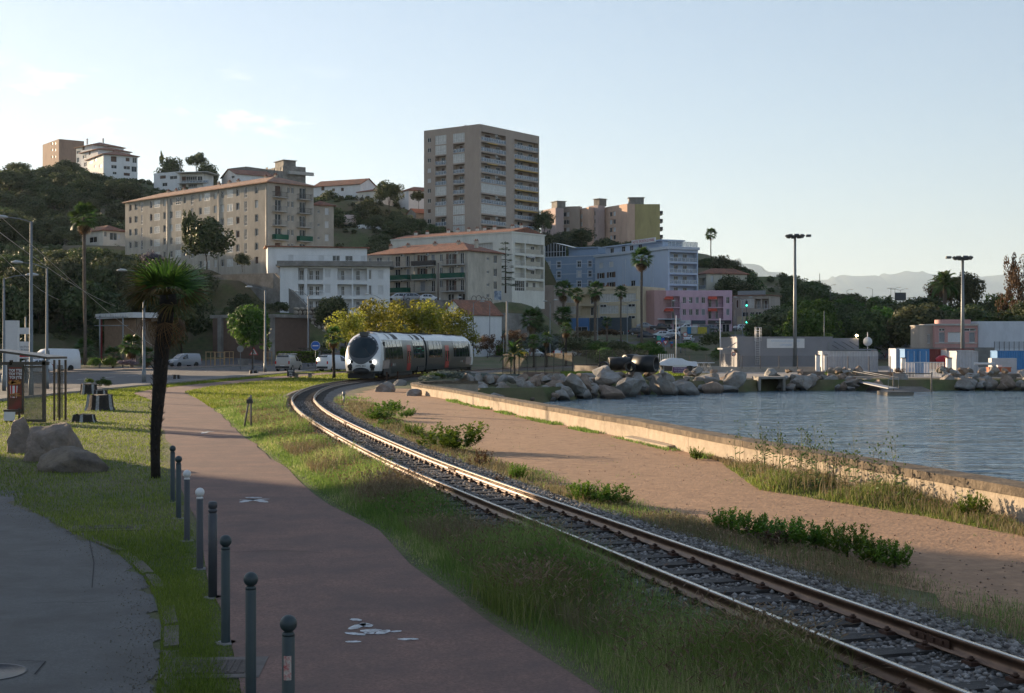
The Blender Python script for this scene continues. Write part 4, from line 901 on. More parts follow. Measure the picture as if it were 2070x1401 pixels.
for i in range(4):
    v = b.h-3.1-2.75*i
    for x0, x1 in ((1105, 1112), (1126, 1133), (1167, 1174.5), (1189, 1196)):
        b.win('f', X(x0), X(x1), v+.2, v+1.8, random.Random(i*3+x0).choice('svv')); m = MB(); w = X(x1)-X(x0)+.5
        m.box(0, w, -.05, -.002, 0, .2); m.box(0, w, -.05, -.002, 2.0, 2.2); m.box(0, .2, -.05, -.002, .2, 2.0); m.box(w-.2, w, -.05, -.002, .2, 2.0); b.place(m.mesh('window_surround', M_trim), 'window_surround', 'f', X(x0)-.25, v-.1)
    m = MB(); m.box(0, b.W, -.03, -.001, 0, .14); b.place(m.mesh('string_course', M_trim), 'string_course', 'f', 0, v+1.0)
b.walls(); b.flat(M_trim, 0, .15, .2)
m = MB(); g0, g1 = X(1101.5), X(1143); gh = 4.2; m.add([(g0, .3, b.h+.2), (g1, .3, b.h+.2), (g1, .3, b.h+2.9), ((g0*.62+g1*.38), .3, b.h+gh), (g0, .3, b.h+3.2)], [(0, 1, 2, 3, 4)]); b.part('glazed_gable', m, M_glass)
m = MB()
for t in (.0, .14, .28, .42, .56, .70, .84, .98): x = g0+(g1-g0)*t; m.box(x-.06, x+.06, .18, .28, b.h+.2, b.h+3.0+1.1*max(0, 1-abs(t-.38)/.5))
m.box(g0, g1, .18, .28, b.h+1.5, b.h+1.62); b.part('gable_bars', m, M_trim)
m = MB(); m.add([(g0*.62+g1*.38, .3, b.h+gh), (X(1162), .3, b.h+2.4), (X(1162), 7, b.h+2.4), (g0*.62+g1*.38, 7, b.h+gh), (g0, .3, b.h+3.2), (g0, 7, b.h+3.2)], [(0, 1, 2, 3), (4, 0, 3, 5)]); b.part('glass_roof', m, M_curtain)
m = MB(); m.box(X(1143), b.W, 2.2, 8, b.h+.2, b.h+2.4); m.box(X(1143), b.W+.1, 1.6, 8.2, b.h+2.4, b.h+2.7); b.part('penthouse', m, [W_blue])

# --- beige low block with shops, blue shop front, party wall
W_sand = wallmat('render_sand', (0.44, 0.37, 0.26), 0.06); W_party = wallmat('render_taupe', (0.29, 0.235, 0.20), 0.06)
b = Bld('shop_block', 'beige two-storey block above blue and grey shop fronts', 1120, 338, 1287, 325, 1300, zat(690, 325), zat(583, 325), W_sand, depth=14)
X = lambda x: b.ux('f', x); v0 = b.vz('f', X(1287), 641)
for i, y in enumerate((606, 630)):
    v = b.vz('f', X(1287), y)
    for x0, x1, st in ((1121, 1137, 'n'), (1140, 1166, 'n'), (1212, 1250, 'n'), (1256, 1285, 'n')): b.win('f', X(x0), X(x1), v-.3, v+1.6, st, .15)
    b.loggia('f', X(1171), X(1208), v-.7, v+1.6, 1.2, None, ((.5, .75, 'd'),))
    for x0, x1 in ((1213, 1226), (1270, 1284)): b.place(win_mesh(X(x1)-X(x0), .7, 'v'), 'window', 'f', X(x0), v-1.6, -.05)
M_shopblue = mat('shop_blue', (0.085, 0.21, 0.46), 0.5, var=0.06); M_shopgrey = mat('shop_slate', (0.055, 0.075, 0.095), 0.6, var=0.1)
m = MB(); m.box(X(1112), X(1192), -.35, -.05, -.5, v0); b.part('shop_front', m, M_shopblue)
m = MB(); m.box(X(1194), X(1277), -.35, -.05, -.5, v0); b.part('shop_front', m, M_shopgrey)
for x0, x1, a, c, st in ((1120, 1130, 1.0, 2.8, 'v'), (1140, 1150, .2, 2.6, 'd'), (1165, 1189, .2, 3.6, 'v'), (1230, 1246, .1, 2.4, 'd'), (1252, 1262, .1, 2.4, 'v'), (1200, 1216, .4, 2.6, 'v')): b.place(win_mesh(X(x1)-X(x0), c-a, st), 'shop_window', 'f', X(x0), a, -.44)
b.walls(); b.flat(None, .5, .15)
b.chimneys([(b.W*t, 4) for t in (.02, .55, .75)], .5, .4, 1.2)
m = MB(); m.box(-.05, .25, -.9, -.36, v0-3.4, v0+1.3); m2 = b.part('hanging_banner', m, mat('banner_orange', (0.62, 0.13, 0.025), 0.7)); m2['label'] = 'orange vertical shop banner'
b = Bld('party_wall', 'blank taupe gable wall beside the beige shop block', 1033, 330, 1120, 326, 1124, 3.0, zat(580, 328), W_party, 'wall', depth=9); b.walls(); b.flat(None, .25)

# --- pink block with shops and its beige neighbour
W_pink = wallmat('render_pink', (0.50, 0.33, 0.40), 0.05); W_pinkd = wallmat('render_dusky_pink', (0.36, 0.22, 0.21), 0.05)
b = Bld('shop_block', 'pink two-storey block with red awnings above the shops', 1322, 330, 1480, 330, 1490, zat(672, 330), zat(590, 330), W_pink, depth=13)
X = lambda x: b.ux('f', x); r = random.Random(3)
for i, y in enumerate((611, 635)):
    v = b.vz('f', X(1400), y)
    for x0, x1 in ((1328.5, 1335.5), (1380, 1387), (1393, 1400), (1406, 1412.5), (1418, 1425.5), (1468, 1475)): b.win('f', X(x0), X(x1), v-.2, v+1.3, r.choice('vvvp'))
    for x0, x1 in ((1342, 1374), (1431, 1462)):
        b.loggia('f', X(x0), X(x1), v-1.1, v+1.5, 1.4, 'barsd', ((.1, .3, 'd'), (.55, .7, 'd')), 1.0)
        m = MB(); w = (X(x1)-X(x0))*.58; m.add([(0, 0, 0), (w, 0, 0), (w, -1.0, -.75), (0, -1.0, -.75)], [(0, 1, 2, 3)]); b.place(m.mesh('awning', M_awnr), 'awning', 'f', X(x0), v+1.45)
b.walls(); b.flat(None, .3)
sv = b.vz('f', X(1400), 645)
m = MB(); m.box(X(1324), X(1375), -2.2, -.02, sv-.1, sv+.12); b.part('shop_canopy', m, M_trim)
for x0, x1, mm in ((1326, 1358, M_shopgrey), (1360, 1396, M_shutw), (1398, 1426, M_shopgrey), (1431, 1478, M_raild)):
    m = MB(); m.box(X(x0), X(x1), -.3, -.02, sv-1.1, sv-.25); b.part('shop_fascia', m, mm)
for x0, x1, st in ((1328, 1340, 'v'), (1344, 1356, 'v'), (1362, 1372, 'v'), (1377, 1392, 'p'), (1400, 1410, 's'), (1413, 1426, 'p'), (1432, 1444, 'p'), (1448, 1455, 'd'), (1460, 1474, 'v')): b.place(win_mesh(X(x1)-X(x0), 2.0, st), 'shop_window', 'f', X(x0), .05, -.1)
text_mesh('TABAC', .55, mat('sign_navy', (0.03, 0.05, 0.22), 0.6), b.root, (X(1378), -.31, sv-.68)); text_mesh('Pharmacie', .5, M_railw, b.root, (X(1455), -.31, sv-.68))
b = Bld('shop_block', 'dusky pink flank between the beige and the pink shop blocks', 1287, 331, 1323, 327, 1326, zat(672, 330), zat(590, 328), W_pinkd, depth=12); b.walls(); b.flat(None, .3)
W_stone = wallmat('render_mushroom', (0.33, 0.28, 0.24), 0.08)
b = Bld('shop_block', 'small beige block with terraces at the right end of the shop row', 1481, 337, 1555, 333, 1562, zat(672, 335), zat(597, 335), W_stone, depth=10)
X = lambda x: b.ux('f', x)
b.win('f', X(1488), X(1493), b.h-3, b.h-1, 'b'); b.win('f', X(1497), X(1524), b.h-3, b.h-.8, 'n'); b.loggia('f', X(1526), X(1538), b.h-3.3, b.h-.8, 1.2, 'barsw', ((.2, .6, 'd'),)); b.loggia('f', X(1540), X(1554), b.h-3.3, b.h-.8, 1.2, 'barsw', ((.2, .6, 'b'),))
for x0, x1 in ((1500, 1512), (1516, 1524), (1527, 1538), (1541, 1553)): b.win('f', X(x0), X(x1), b.h-6.2, b.h-4.0, 'v')
b.walls(); b.flat(M_tile, 0, .4, .15); m = MB(); m.box(X(1490), X(1546), .5, .65, b.h+.15, b.h+1.2); b.part('roof_screen', m, M_shutg)
m = MB(); m.box(X(1500), X(1572), -4, -.05, -.5, 3.2); m.box(X(1500), X(1572), -4, -3.85, 3.2, 3.9); b.part('terrace', m, W_sand)

# --- villa behind the pink block
b = Bld('villa', 'cream villa with red hip roof between hotel and wooded knoll', 1411, 372, 1428, 367, 1476, 9.0, zat(553, 368), wallmat('render_villa_cream', (0.50, 0.46, 0.38)), depth=12)
b.win('s', b.ux('s', 1437), b.ux('s', 1442), b.h-2.3, b.h-.6, 's'); b.win('s', b.ux('s', 1457), b.ux('s', 1463), b.h-2.3, b.h-.6, 's'); b.loggia('f', .4, b.W-.5, b.h-4, b.h-1, 1.2, 'glass'); b.balcony('s', 2, b.L-.5, b.h-5, 1.5, 'solid')
b.walls(); b.hip(M_tile, 1.6, .5)

# --- white barn with red roof behind the tree
b = Bld('barn', 'white gabled barn with red tiled roof behind the yellow-green trees', 893, 240, 942, 236, 981, 0.0, zat(637, 238), W_white, depth=9)
b.walls(); b.gable(M_tile, 2.6, .25, 'y'); m = MB(); m.add([(b.W*.3+1.2*math.cos(a), -.03, b.h-.3+1.0*math.sin(a)) for a in [math.pi*j/8 for j in range(9)]], [tuple(range(9))]); b.part('lunette_window', m, M_glass)

# --- houses on the hill
def house(label, xl, Dl, xc, Dc, xr, z0, ytop, wm, roof=None, rise=1.5, over=.4, wins=(), swins=(), depth=None, name='house', along='x', cat='house'):
    b = Bld(name, label, xl, Dl, xc, Dc, xr, z0, zat(ytop, Dc), wm, cat, depth=depth)
    for k, lst in (('f', wins), ('s', swins)):
        for x0, x1, y0, y1, st in lst:
            u0, u1 = sorted((b.ux(k, x0), b.ux(k, x1))); u0, u1 = max(u0, .1), min(u1, (b.W if k == 'f' else b.L)-.1)
            v1, v0 = b.vz(k, (u0+u1)/2, y0), b.vz(k, (u0+u1)/2, y1)
            if u1-u0 > .2: b.win(k, u0, u1, v0, v1, st)
    b.walls()
    if roof == 'hip': b.hip(M_tile, rise, over)
    elif roof == 'gable': b.gable(M_tile, rise, over, along)
    else: b.flat(None, .25)
    return b
house('brown flat-roofed block on the hilltop at far left', 86, 640, 119, 622, 170, 70, 282, wallmat('render_brown', (0.26, 0.175, 0.135)), wins=((104, 107, 287, 292, 'v'), (110, 113, 287, 292, 'v'), (104, 107, 300, 305, 'v'), (110, 113, 300, 305, 'v'), (104, 107, 314, 319, 'v'), (110, 113, 314, 319, 'v')))
vw = ((224, 236, 315, 327, 'b'), (254, 262, 318, 326, 'b'), (225, 236, 333, 340, 'v'), (250, 263, 335, 342, 'v'), (228, 236, 347, 352, 'v'), (250, 263, 349, 355, 'b'), (268, 276, 318, 329, 'd'), (266, 276, 336, 347, 'd'))
b = house('front tier of the large white hillside villa with stepped tile roofs', 176, 548, 209, 530, 278, 62, 311, W_white, 'hip', 2.4, .8, ((180, 187, 325, 330, 'v'), (191, 195, 317, 325, 'v'), (191, 194, 333, 338, 'v'), (201, 206, 332, 338, 'v')), vw, name='villa', cat='villa'); b.chimneys([(b.W*.6, b.L*.5)], .7, 1.8)
b = house('middle tier of the large white hillside villa', 164, 558, 198, 546, 263, 62, 301, W_white, 'hip', 2.2, .8, ((167, 175, 313, 320, 'v'), (179, 183, 305, 313, 'b'), (170, 176, 328, 336, 'v')), name='villa', cat='villa')
b = house('top tier of the large white hillside villa with chimneys', 154, 570, 186, 560, 250, 62, 292, W_white, 'hip', 2.4, .8, ((155, 163, 304, 310, 'v'), (166, 171, 295, 303, 'b'), (155, 160, 318, 328, 'v')), name='villa', cat='villa'); b.chimneys([(b.W*.3, b.L*.2), (b.W*.7, b.L*.5)], 1.2, 2.2)
b = house('modern white flat-roofed villa with glazed upper floor', 311, 484, 363, 478, 366, 50, 348, W_white, None, wins=((323, 335, 354, 361, 'b'), (343, 358, 355, 362, 'v'), (328, 338, 369, 376, 'v')), depth=8, name='villa', cat='villa')
b = house('glazed right half of the modern white villa with terrace roof', 364, 479, 411, 477, 416, 50, 350, W_white, None, wins=((365, 376, 356, 367, 'b'), (376, 398, 356, 367, 'm'), (399, 409, 356, 367, 'v'), (366, 376, 371, 378, 'b'), (380, 398, 372, 379, 'm')), depth=8, name='villa', cat='villa'); m = MB(); m.box(-.5, b.W+2.5, -2.5, b.L, b.h+.1, b.h+.4); b.part('roof_slab', m, M_slabw); b.balcony('f', 0, b.W+2, b.h-3.4, 2.0, 'glass')
house('white gabled house on the hilltop left of the grey block', 448, 500, 478, 488, 512, 48, 352, W_white, 'gable', 2.6, .5, ((468, 474, 355, 360, 'v'),), depth=14, along='y')
house('low grey concrete house with roof hut behind the gabled house', 462, 520, 498, 514, 520, 50, 338, M_conc, None, depth=10)
b = house('grey concrete apartment house with roof hut on the ridge', 505, 530, 572, 505, 618, 50, 336, M_conc, None, wins=((537, 541, 338, 345, 'v'), (554, 558, 338, 345, 'v'), (567, 571, 337, 344, 'v'))); m = MB(); m.box(b.W*.55, b.W*.8, 3, 8, b.h, b.h+3.2); m.box(b.W*.53, b.W*.82, 2.6, 8.4, b.h+3.2, b.h+3.4); b.part('roof_hut', m, M_conc); b.balcony('s', b.L*.2, b.L*1.3, b.h-2.6, 1.5, 'solid')
b = house('long low white house with arched red doors on the ridge', 634, 440, 729, 432, 738, 44, 372, W_white, 'gable', 2.2, .4, ((649, 656, 376, 385, 'b'), (671, 677, 380, 386, 'b'), (689, 695, 379, 386, 'b')), depth=9); m = MB(); m.box(-1, b.W+2, -3, -2.7, -3, 3.2); b.part('terrace_wall', m, mat('rubble_terrace', (0.24, 0.20, 0.16), 0.95, var=0.4, scale=3, bump=0.8, bscale=6)); b.place(rail_mesh(b.W, 1, .05, 'bars'), 'terrace_railing', 'f', 0, 3.2, -2.8)
house('cream house with balcony behind the pine', 722, 430, 770, 424, 776, 38, 384, wallmat('render_ivory', (0.56, 0.53, 0.47)), 'hip', 1.2, .3, ((731, 734, 393, 400, 'v'), (740, 748, 392, 401, 's')), depth=8)
house('white house with red hip roof left of the tower', 806, 430, 826, 424, 862, 38, 384, W_white, 'hip', 1.6, .4, ((812, 818, 394, 404, 's'),), ((830, 834, 395, 402, 'v'), (840, 848, 395, 403, 's')), depth=12)
house('small grey gabled shed beside the tower', 822, 395, 840, 390, 862, 30, 430, M_conc, 'gable', 1.4, .2, depth=8, along='y')
b = house('small white hut with flat roof on the wooded slope', 704, 385, 742, 378, 749, 30, 455, W_white, None, wins=((712, 719, 459, 463, 'v'), (730, 737, 459, 463, 'v')), depth=5)
m = MB(); m.lathe([(0, 0), (2.2, 0), (2.2, 2.6), (0, 2.7)], 16); tag(m.build('water_tank', wallmat('tank_pinkish', (0.42, 0.33, 0.30)), None, at(706, 454, 384)), 'round pinkish water tank behind the small white hut', 'tank')
b = house('cream two-storey house with loggia below the hillside trees', 128, 345, 208, 330, 254, 20, 465, wallmat('render_pale_cream', (0.52, 0.48, 0.42)), 'hip', 1.6, .5, ((134, 152, 468, 478, 'v'), (180, 196, 478, 490, 'v')), ((211, 216, 467, 478, 'v'), (222, 237, 470, 485, 'd'), (238, 243, 473, 482, 's')), name='house')

# --- roadside buildings
W_slat = mat('timber_cladding', (0.30, 0.20, 0.135), 0.8, var=0.2, scale=2)
b = Bld('slatted_pavilion', 'timber-slatted pavilion with white roof behind the palms', 212, 205, 277, 196, 300, 0.0, zat(643, 200), mat('pavilion_wall', (0.20, 0.145, 0.105), 0.9), depth=3.2)
m = MB()
sm = MB(); sm.box(0, .22, -.12, -.01, 0, b.h-.2); sm = sm.mesh('slat', W_slat)
for i in range(int(b.W/.42)): b.place(sm, 'slat', 'f', i*.42+.1, 0)
m = MB(); m.box(-.8, b.W+.8, -1.0, b.L+.5, b.h, b.h+.75); b.part('roof', m, M_shutw); b.walls()
m = MB(); m.box(-.5, -.2, -.6, -.3, 0, b.h); b.part('red_post', m, mat('post_red', (0.25, 0.03, 0.03), 0.6))
W_wine = mat('brown_render', (0.13, 0.085, 0.065), 0.9, var=0.12, scale=1.5)
b = Bld('low_hall', 'low brown hall with pale columns behind the roadside trees', 430, 216, 556, 209, 560, 0.0, zat(642, 212), W_wine, depth=8); b.walls(); b.flat(M_conc, 0, .3, .5)
for x in (448, 552): m = MB(); m.box(0, .8, -.5, -.01, 0, b.h); b.place(m.mesh('column', M_conc), 'column', 'f', b.ux('f', x)-.4, 0)
# terraces: stone wall under the white residence, sloping concrete wall, street terrace
M_rubble = mat('rubble_stone', (0.34, 0.29, 0.24), 0.92, var=0.25, scale=1.2, bump=0.5, bscale=8, space='obj')
rw = empty('stone_wall', at(622, 690, 238), 0, 'dry-stone retaining wall of pale blocks under the white residence', 'wall')
m = MB(); m.add([(-2.6, .35, -1), (4.2, .35, -1), (3.4, .6, 5.6), (-2.2, .6, 5.6)], [(0, 1, 2, 3)]); m.build('wall_backing', mat('wall_joint', (0.10, 0.08, 0.065), 0.95), rw)
SM = [rock_mesh('stone', 60+i, M_rubble, 1, .2, 1.0) for i in range(5)]; rr = random.Random(4); zz = -.6
while zz < 5.6:
    hh = rr.uniform(.5, .75); xx = -2.5
    while xx < 3.9-.13*zz:
        ww = rr.uniform(.6, 1.15); o = link('stone', rr.choice(SM), rw, (xx+ww/2, .3+.04*zz, zz+hh/2)); o.scale = (ww*.68, .35, hh*.68); xx += ww
    zz += hh
b = Bld('retaining_wall', 'sloping concrete retaining wall below the long block', 428, 262, 546, 250, 590, 4, zat(552, 256), M_conc, 'wall', depth=.6)
m = MB(); W = b.W; m.add([(0, 0, -6), (W, 0, -6), (W+9, 1, -6), (W+9, 1, zat(617, 245)-b.z0), (W+1, 0, zat(552, 250)-b.z0), (0, 0, b.h), (0, .6, b.h), (W+1, .6, zat(552, 250)-b.z0), (W+9, 1.6, zat(617, 245)-b.z0)], [(0, 1, 4, 5), (1, 2, 3, 4), (5, 4, 7, 6), (4, 3, 8, 7)]); b.part('wall', m, M_conc)
m = MB(); p0, p1 = at(786, 606, 262), at(962, 606, 254); p2 = at(1030, 634, 262)
m.add([(p0.x, p0.y, 0), (p1.x, p1.y, 0), (p1.x, p1.y, p1.z), (p0.x, p0.y, p0.z), (p1.x+1, p1.y+18, p1.z), (p0.x+1, p0.y+22, p0.z), (p2.x+4, p2.y, 0), (p2.x+4, p2.y, p1.z-2.4), (p1.x, p1.y, p1.z-2.2)], [(0, 1, 2, 3), (3, 2, 4, 5), (1, 6, 7, 8)])
tag(m.build('street_terrace', M_conc), 'concrete terrace carrying the parked cars before the tan block', 'terrace')
# ------------------------------------------------------------------ two-car railcar
M_tw = mat('train_white', (0.66, 0.67, 0.68), 0.32, var=0.08, scale=1.2, col2=(0.50, 0.49, 0.47), mixscale=0.8, mixpos=(0.6, 0.9), spec=0.5)
M_tg = mat('train_slate', (0.026, 0.035, 0.043), 0.3, var=0.15, scale=1.5, spec=0.6)
M_tm = mat('train_mask', (0.050, 0.058, 0.070), 0.3, var=0.05, spec=0.5)
M_tk = mat('train_black', (0.012, 0.012, 0.013), 0.6, var=0.1)
M_tglass = mat('train_glass', (0.015, 0.022, 0.028), 0.05, var=0.3, spec=1.0)
M_tscreen = mat('train_windscreen', (0.008, 0.020, 0.028), 0.12, var=0.3, scale=1.0, spec=0.35)
M_tr = mat('train_red', (0.38, 0.032, 0.03), 0.4, var=0.06)
M_tbeige = mat('train_panel', (0.30, 0.235, 0.21), 0.5, var=0.2, scale=2)
M_tlamp = mat('train_headlight', (0.9, 0.9, 0.85), 0.3, var=0, emit=((1, .93, .8), 7))
PROF = [(0.42, 1.24), (0.62, 1.30), (1.15, 1.36), (1.6, 1.37), (2.1, 1.35), (2.55, 1.30), (2.80, 1.24), (3.02, 1.15), (3.25, 0.98), (3.45, 0.74), (3.58, 0.44), (3.64, 0.0)]
def tw(z): return float(np.interp(z, [p[0] for p in PROF], [p[1] for p in PROF]))
def tx0(z): return float(np.interp(z, [.4, .7, 1.0, 1.5, 2.0, 2.5, 3.0, 3.3, 3.5, 3.64], [.22, .06, 0, .05, .2, .42, .78, 1.12, 1.5, 2.3]))
def tfront(y, z): w = max(tw(z), .02); return tx0(z) + 0.62*min(1, abs(y)/w)**2.6
train = empty('railcar', (-9.0, 123, RT), 0, 'white and slate two-car railcar with red doors rounding the bend', 'train')
def train_car(P0, P1, nose0):
    """one car body; local x runs from the nose end to the joint"""
    d = Vector((P1[0]-P0[0], P1[1]-P0[1])); L = d.length; rz = math.atan2(d.y, d.x)
    def lk(name, mb_, mats, parent=None): return mb_.build(name, mats, parent)
    b = MB(); ny = 13
    # nose
    V = []; zs = [p[0] for p in PROF]
    zf = sorted(set(zs + [.8, 1.0, 1.35, 1.85, 2.3]))
    for z in zf:
        for j in range(ny): y = tw(z)*(-1+2*j/(ny-1)); V.append((tfront(y, z), y, z))
    fs, fm = [], []
    for i in range(len(zf)-1):
        for j in range(ny-1): fs.append((i*ny+j, (i+1)*ny+j, (i+1)*ny+j+1, i*ny+j+1)); fm.append(1 if zf[i] < .6 else 0)
    o = len(b.v); b.v += V; b.f += fs; b.m += fm; b.sm += [True]*len(fs)
    # sides and roof
    for sgn in (-1, 1):
        st = [None, 1.9, L*.4, L*.7, L-.35]; V, fs, fm = [], [], []
        for z, w in PROF:
            for x in st: V.append((tx0(z)+.62 if x is None else x, sgn*w, z))
        n = len(st)
        for i in range(len(PROF)-1):
            for j in range(n-1):
                q = (i*n+j, i*n+j+1, (i+1)*n+j+1, (i+1)*n+j); fs.append(q if sgn < 0 else q[::-1]); fm.append(0 if PROF[i][0] >= 3.0 or (j == 0 and PROF[i][0] > .6) else 1)
        o = len(b.v); b.v += V; b.f += [tuple(i+o for i in f) for f in fs]; b.m += fm; b.sm += [True]*len(fs)
    # end wall and floor
    b.mi = 1; b.add([(L-.35, w, z) for z, w in PROF]+[(L-.35, -w, z) for z, w in PROF[-2::-1]], [tuple(range(2*len(PROF)-1))])
    b.mi = 2; b.quad((.8, -1.24, .42), (L-.35, -1.24, .42), (L-.35, 1.24, .42), (.8, 1.24, .42))
    body = b.build('car_body', [M_tw, M_tg, M_tk], train, (P0[0]+9.0, P0[1]-123, 0), rz)
    def surf(name, pts, mats, off=.02):
        """patch on the nose: outline in (y,z), filled by a fan of rings"""
        cy_, cz_ = sum(p[0] for p in pts)/len(pts), sum(p[1] for p in pts)/len(pts); m = MB(); V = []; k = len(pts); rn = 6
        for r_ in range(rn+1):
            t = r_/rn
            for (y, z) in pts: yy, zz = cy_+(y-cy_)*t, cz_+(z-cz_)*t; V.append((tfront(yy, zz)-off-.02*(1-t), yy, zz))
        m.add(V, [(a*k+j, (a+1)*k+j, (a+1)*k+(j+1) % k, a*k+(j+1) % k) for a in range(rn) for j in range(k)], True); return m.build(name, mats, body)
    def egg(w, z0, z1, zc, n=28, pw=2.3, low=.62):
        P = []
        for j in range(n):
            a = 2*math.pi*j/n; c, s_ = math.cos(a), math.sin(a); e = 2/pw
            y = w*abs(c)**e*(1 if c > 0 else -1); hz = (z1-zc) if s_ > 0 else (zc-z0); z = zc+hz*abs(s_)**e*(1 if s_ > 0 else -1)
            if s_ < 0: y *= 1-(1-low)*abs(s_)**1.2
            else: y *= 1-.16*abs(s_)
            P.append((y, z))
        return P
    surf('cab_mask', egg(1.2, 1.14, 3.42, 2.35), M_tm, .015); ws = surf('windscreen', egg(1.06, 1.62, 3.14, 2.38, pw=3.2, low=.74), M_tscreen, .035)
    m = MB(); m.box(tx0(3.3)-.12, tx0(3.3)+.5, -.32, .32, 3.3, 3.62); m.build('roof_horn_cover', M_tm, body)
    m = MB(); m.tube([(tfront(-.7, 1.8)-.07, -.75, 1.75), (tfront(-.4, 2.3)-.07, -.2, 2.4)], .015, 4); m.build('wiper', M_tk, body)
    for s_ in (-1, 1):
        m = MB(); x = tfront(.98, 1.32)-.05; m.lathe([(0, 0), (.11, 0), (.12, .06)], 12, (x, s_*.98, 1.32), 'x'); m.build('headlight', M_tlamp if nose0 else M_tr, body)
        m = MB(); x = tfront(.74, 1.3)-.05; m.lathe([(0, 0), (.11, 0), (.12, .08)], 12, (x, s_*.72, 1.34), 'x'); m.build('marker_lamp', M_tk, body)
        m = MB(); x = tfront(.85, .98)-.1; m.lathe([(0, 0), (.2, .02), (.2, .16)], 12, (x, s_*.86, .98), 'x'); m.box(x+.02, x+.2, s_*.86-.12, s_*.86+.12, .66, .85); m.build('buffer_lamp', M_tk, body)
        m = MB(); m.tube([(1.5, s_*1.3, 2.75), (1.35, s_*1.5, 2.75)], .03, 5); m.box(1.22, 1.42, s_*1.5-.06, s_*1.5+.06, 2.55, 2.85); m.build('mirror', M_tk, body)
    m = MB(); m.lathe([(.0, -.12), (.5, -.1), (.56, .0), (.56, .3)], 18, (-.02, 0, 0), 'x'); 
    m.v = [(x, y*1.12, z*.5+.62) for x, y, z in m.v]; m.build('coupler_cover', M_tk, body)
    m = MB(); m.box(-.02, .5, -1.0, 1.0, .08, .42); m.box(.1, .6, -.9, .9, .42, .5); m.build('buffer_beam', M_tk, body)
    # windows, door, panels on both sides, following the curve of the body side
    def spatch(name, x0, x1, z0, z1, mat_, sgn, off=.014):
        zz = [z0]+[p[0] for p in PROF if z0 < p[0] < z1]+[z1]; m = MB()
        V = [(x, sgn*(tw(z)+off), z+.0) for z in zz for x in (x0, x1)]; m.add(V, [(2*i, 2*i+1, 2*i+3, 2*i+2) if sgn < 0 else (2*i+2, 2*i+3, 2*i+1, 2*i) for i in range(len(zz)-1)], True); return m.build(name, mat_, body)
    dx = L*.60
    for sgn in (-1, 1):
        for a, c in ((2.5, 3.25), (3.4, 4.2), (4.35, 5.1), (5.25, 6.6), (6.75, 8.1), (8.25, 8.9), (dx+1.9, dx+2.5), (dx+2.7, dx+3.6), (dx+3.75, dx+4.9), (dx+5.05, L-1.0)):
            if c < L-.6: spatch('window', a, c, 1.50, 3.0, M_tglass, sgn)
        dr = spatch('door', dx-.75, dx+.75, .5, 2.62, M_tr, sgn, .02)
        for q in (-.4, .4): p_ = spatch('door_glass', dx+q-.22, dx+q+.22, 1.1, 2.1, M_tglass, sgn, .03)
        spatch('side_panel', 1.5, 3.9, .72, 1.42, M_tbeige, sgn)
        for x in (4.6, 5.2, 5.8): spatch('side_mark', x, x+.22, .95, 1.15, M_tr if x < 5 else M_tw, sgn, .016)
    for x0, x1 in ((4.2, 5.4), (6.2, 8.4), (L*.72, L*.78), (L-3.6, L-1.6)):
        m = MB(); m.box(x0, x1, -.5, .5, 3.60, 3.70); m.build('roof_grille', M_tk, body)
        spatch('roof_vent', x0+.3, x1-.2, 3.08, 3.5, M_tk if x0 > 6 else M_tg, -1)
    # bogies
    for bx in (3.0, L-2.6):
        m = MB(); m.box(bx-1.4, bx+1.4, -1.28, 1.28, .3, .8) if False else m.box(bx-1.3, bx+1.3, -1.0, 1.0, .2, .5)
        bog = m.build('bogie', M_tk, body)
        m = MB()
        for wx in (-.9, .9):
            for s_ in (-1, 1): m.lathe([(0, -.05), (.34, -.05), (.36, 0), (.34, .06), (0, .06)], 16, (bx+wx, s_*.53, .36), 'y')
        m.build('wheels', M_clip, bog)
        m = MB(); m.box(bx-1.35, bx+1.35, -1.40, -1.24, .35, .78); m.build('bogie_recess', M_tk, body)
    m = MB(); m.box(5, L-5, -1.1, 1.1, .12, .42); m.build('underframe', M_tk, body)
    if nose0: text_mesh('AMG 803', .2, M_tk, body, (-.04, 0, 1.02), (R(90), 0, R(-90)))
    return body
PT = [(-11.45, 104.0), (-9.0, 123.0), (-5.2, 141.8)]
train_car(PT[0], PT[1], True); train_car(PT[2], PT[1], False)
m = MB(); m.box(-.4, .4, -1.05, 1.05, .5, 3.3); bl = m.build('gangway_bellows', M_tk, train, (0, 0, 0), math.atan2(19, 3.2))

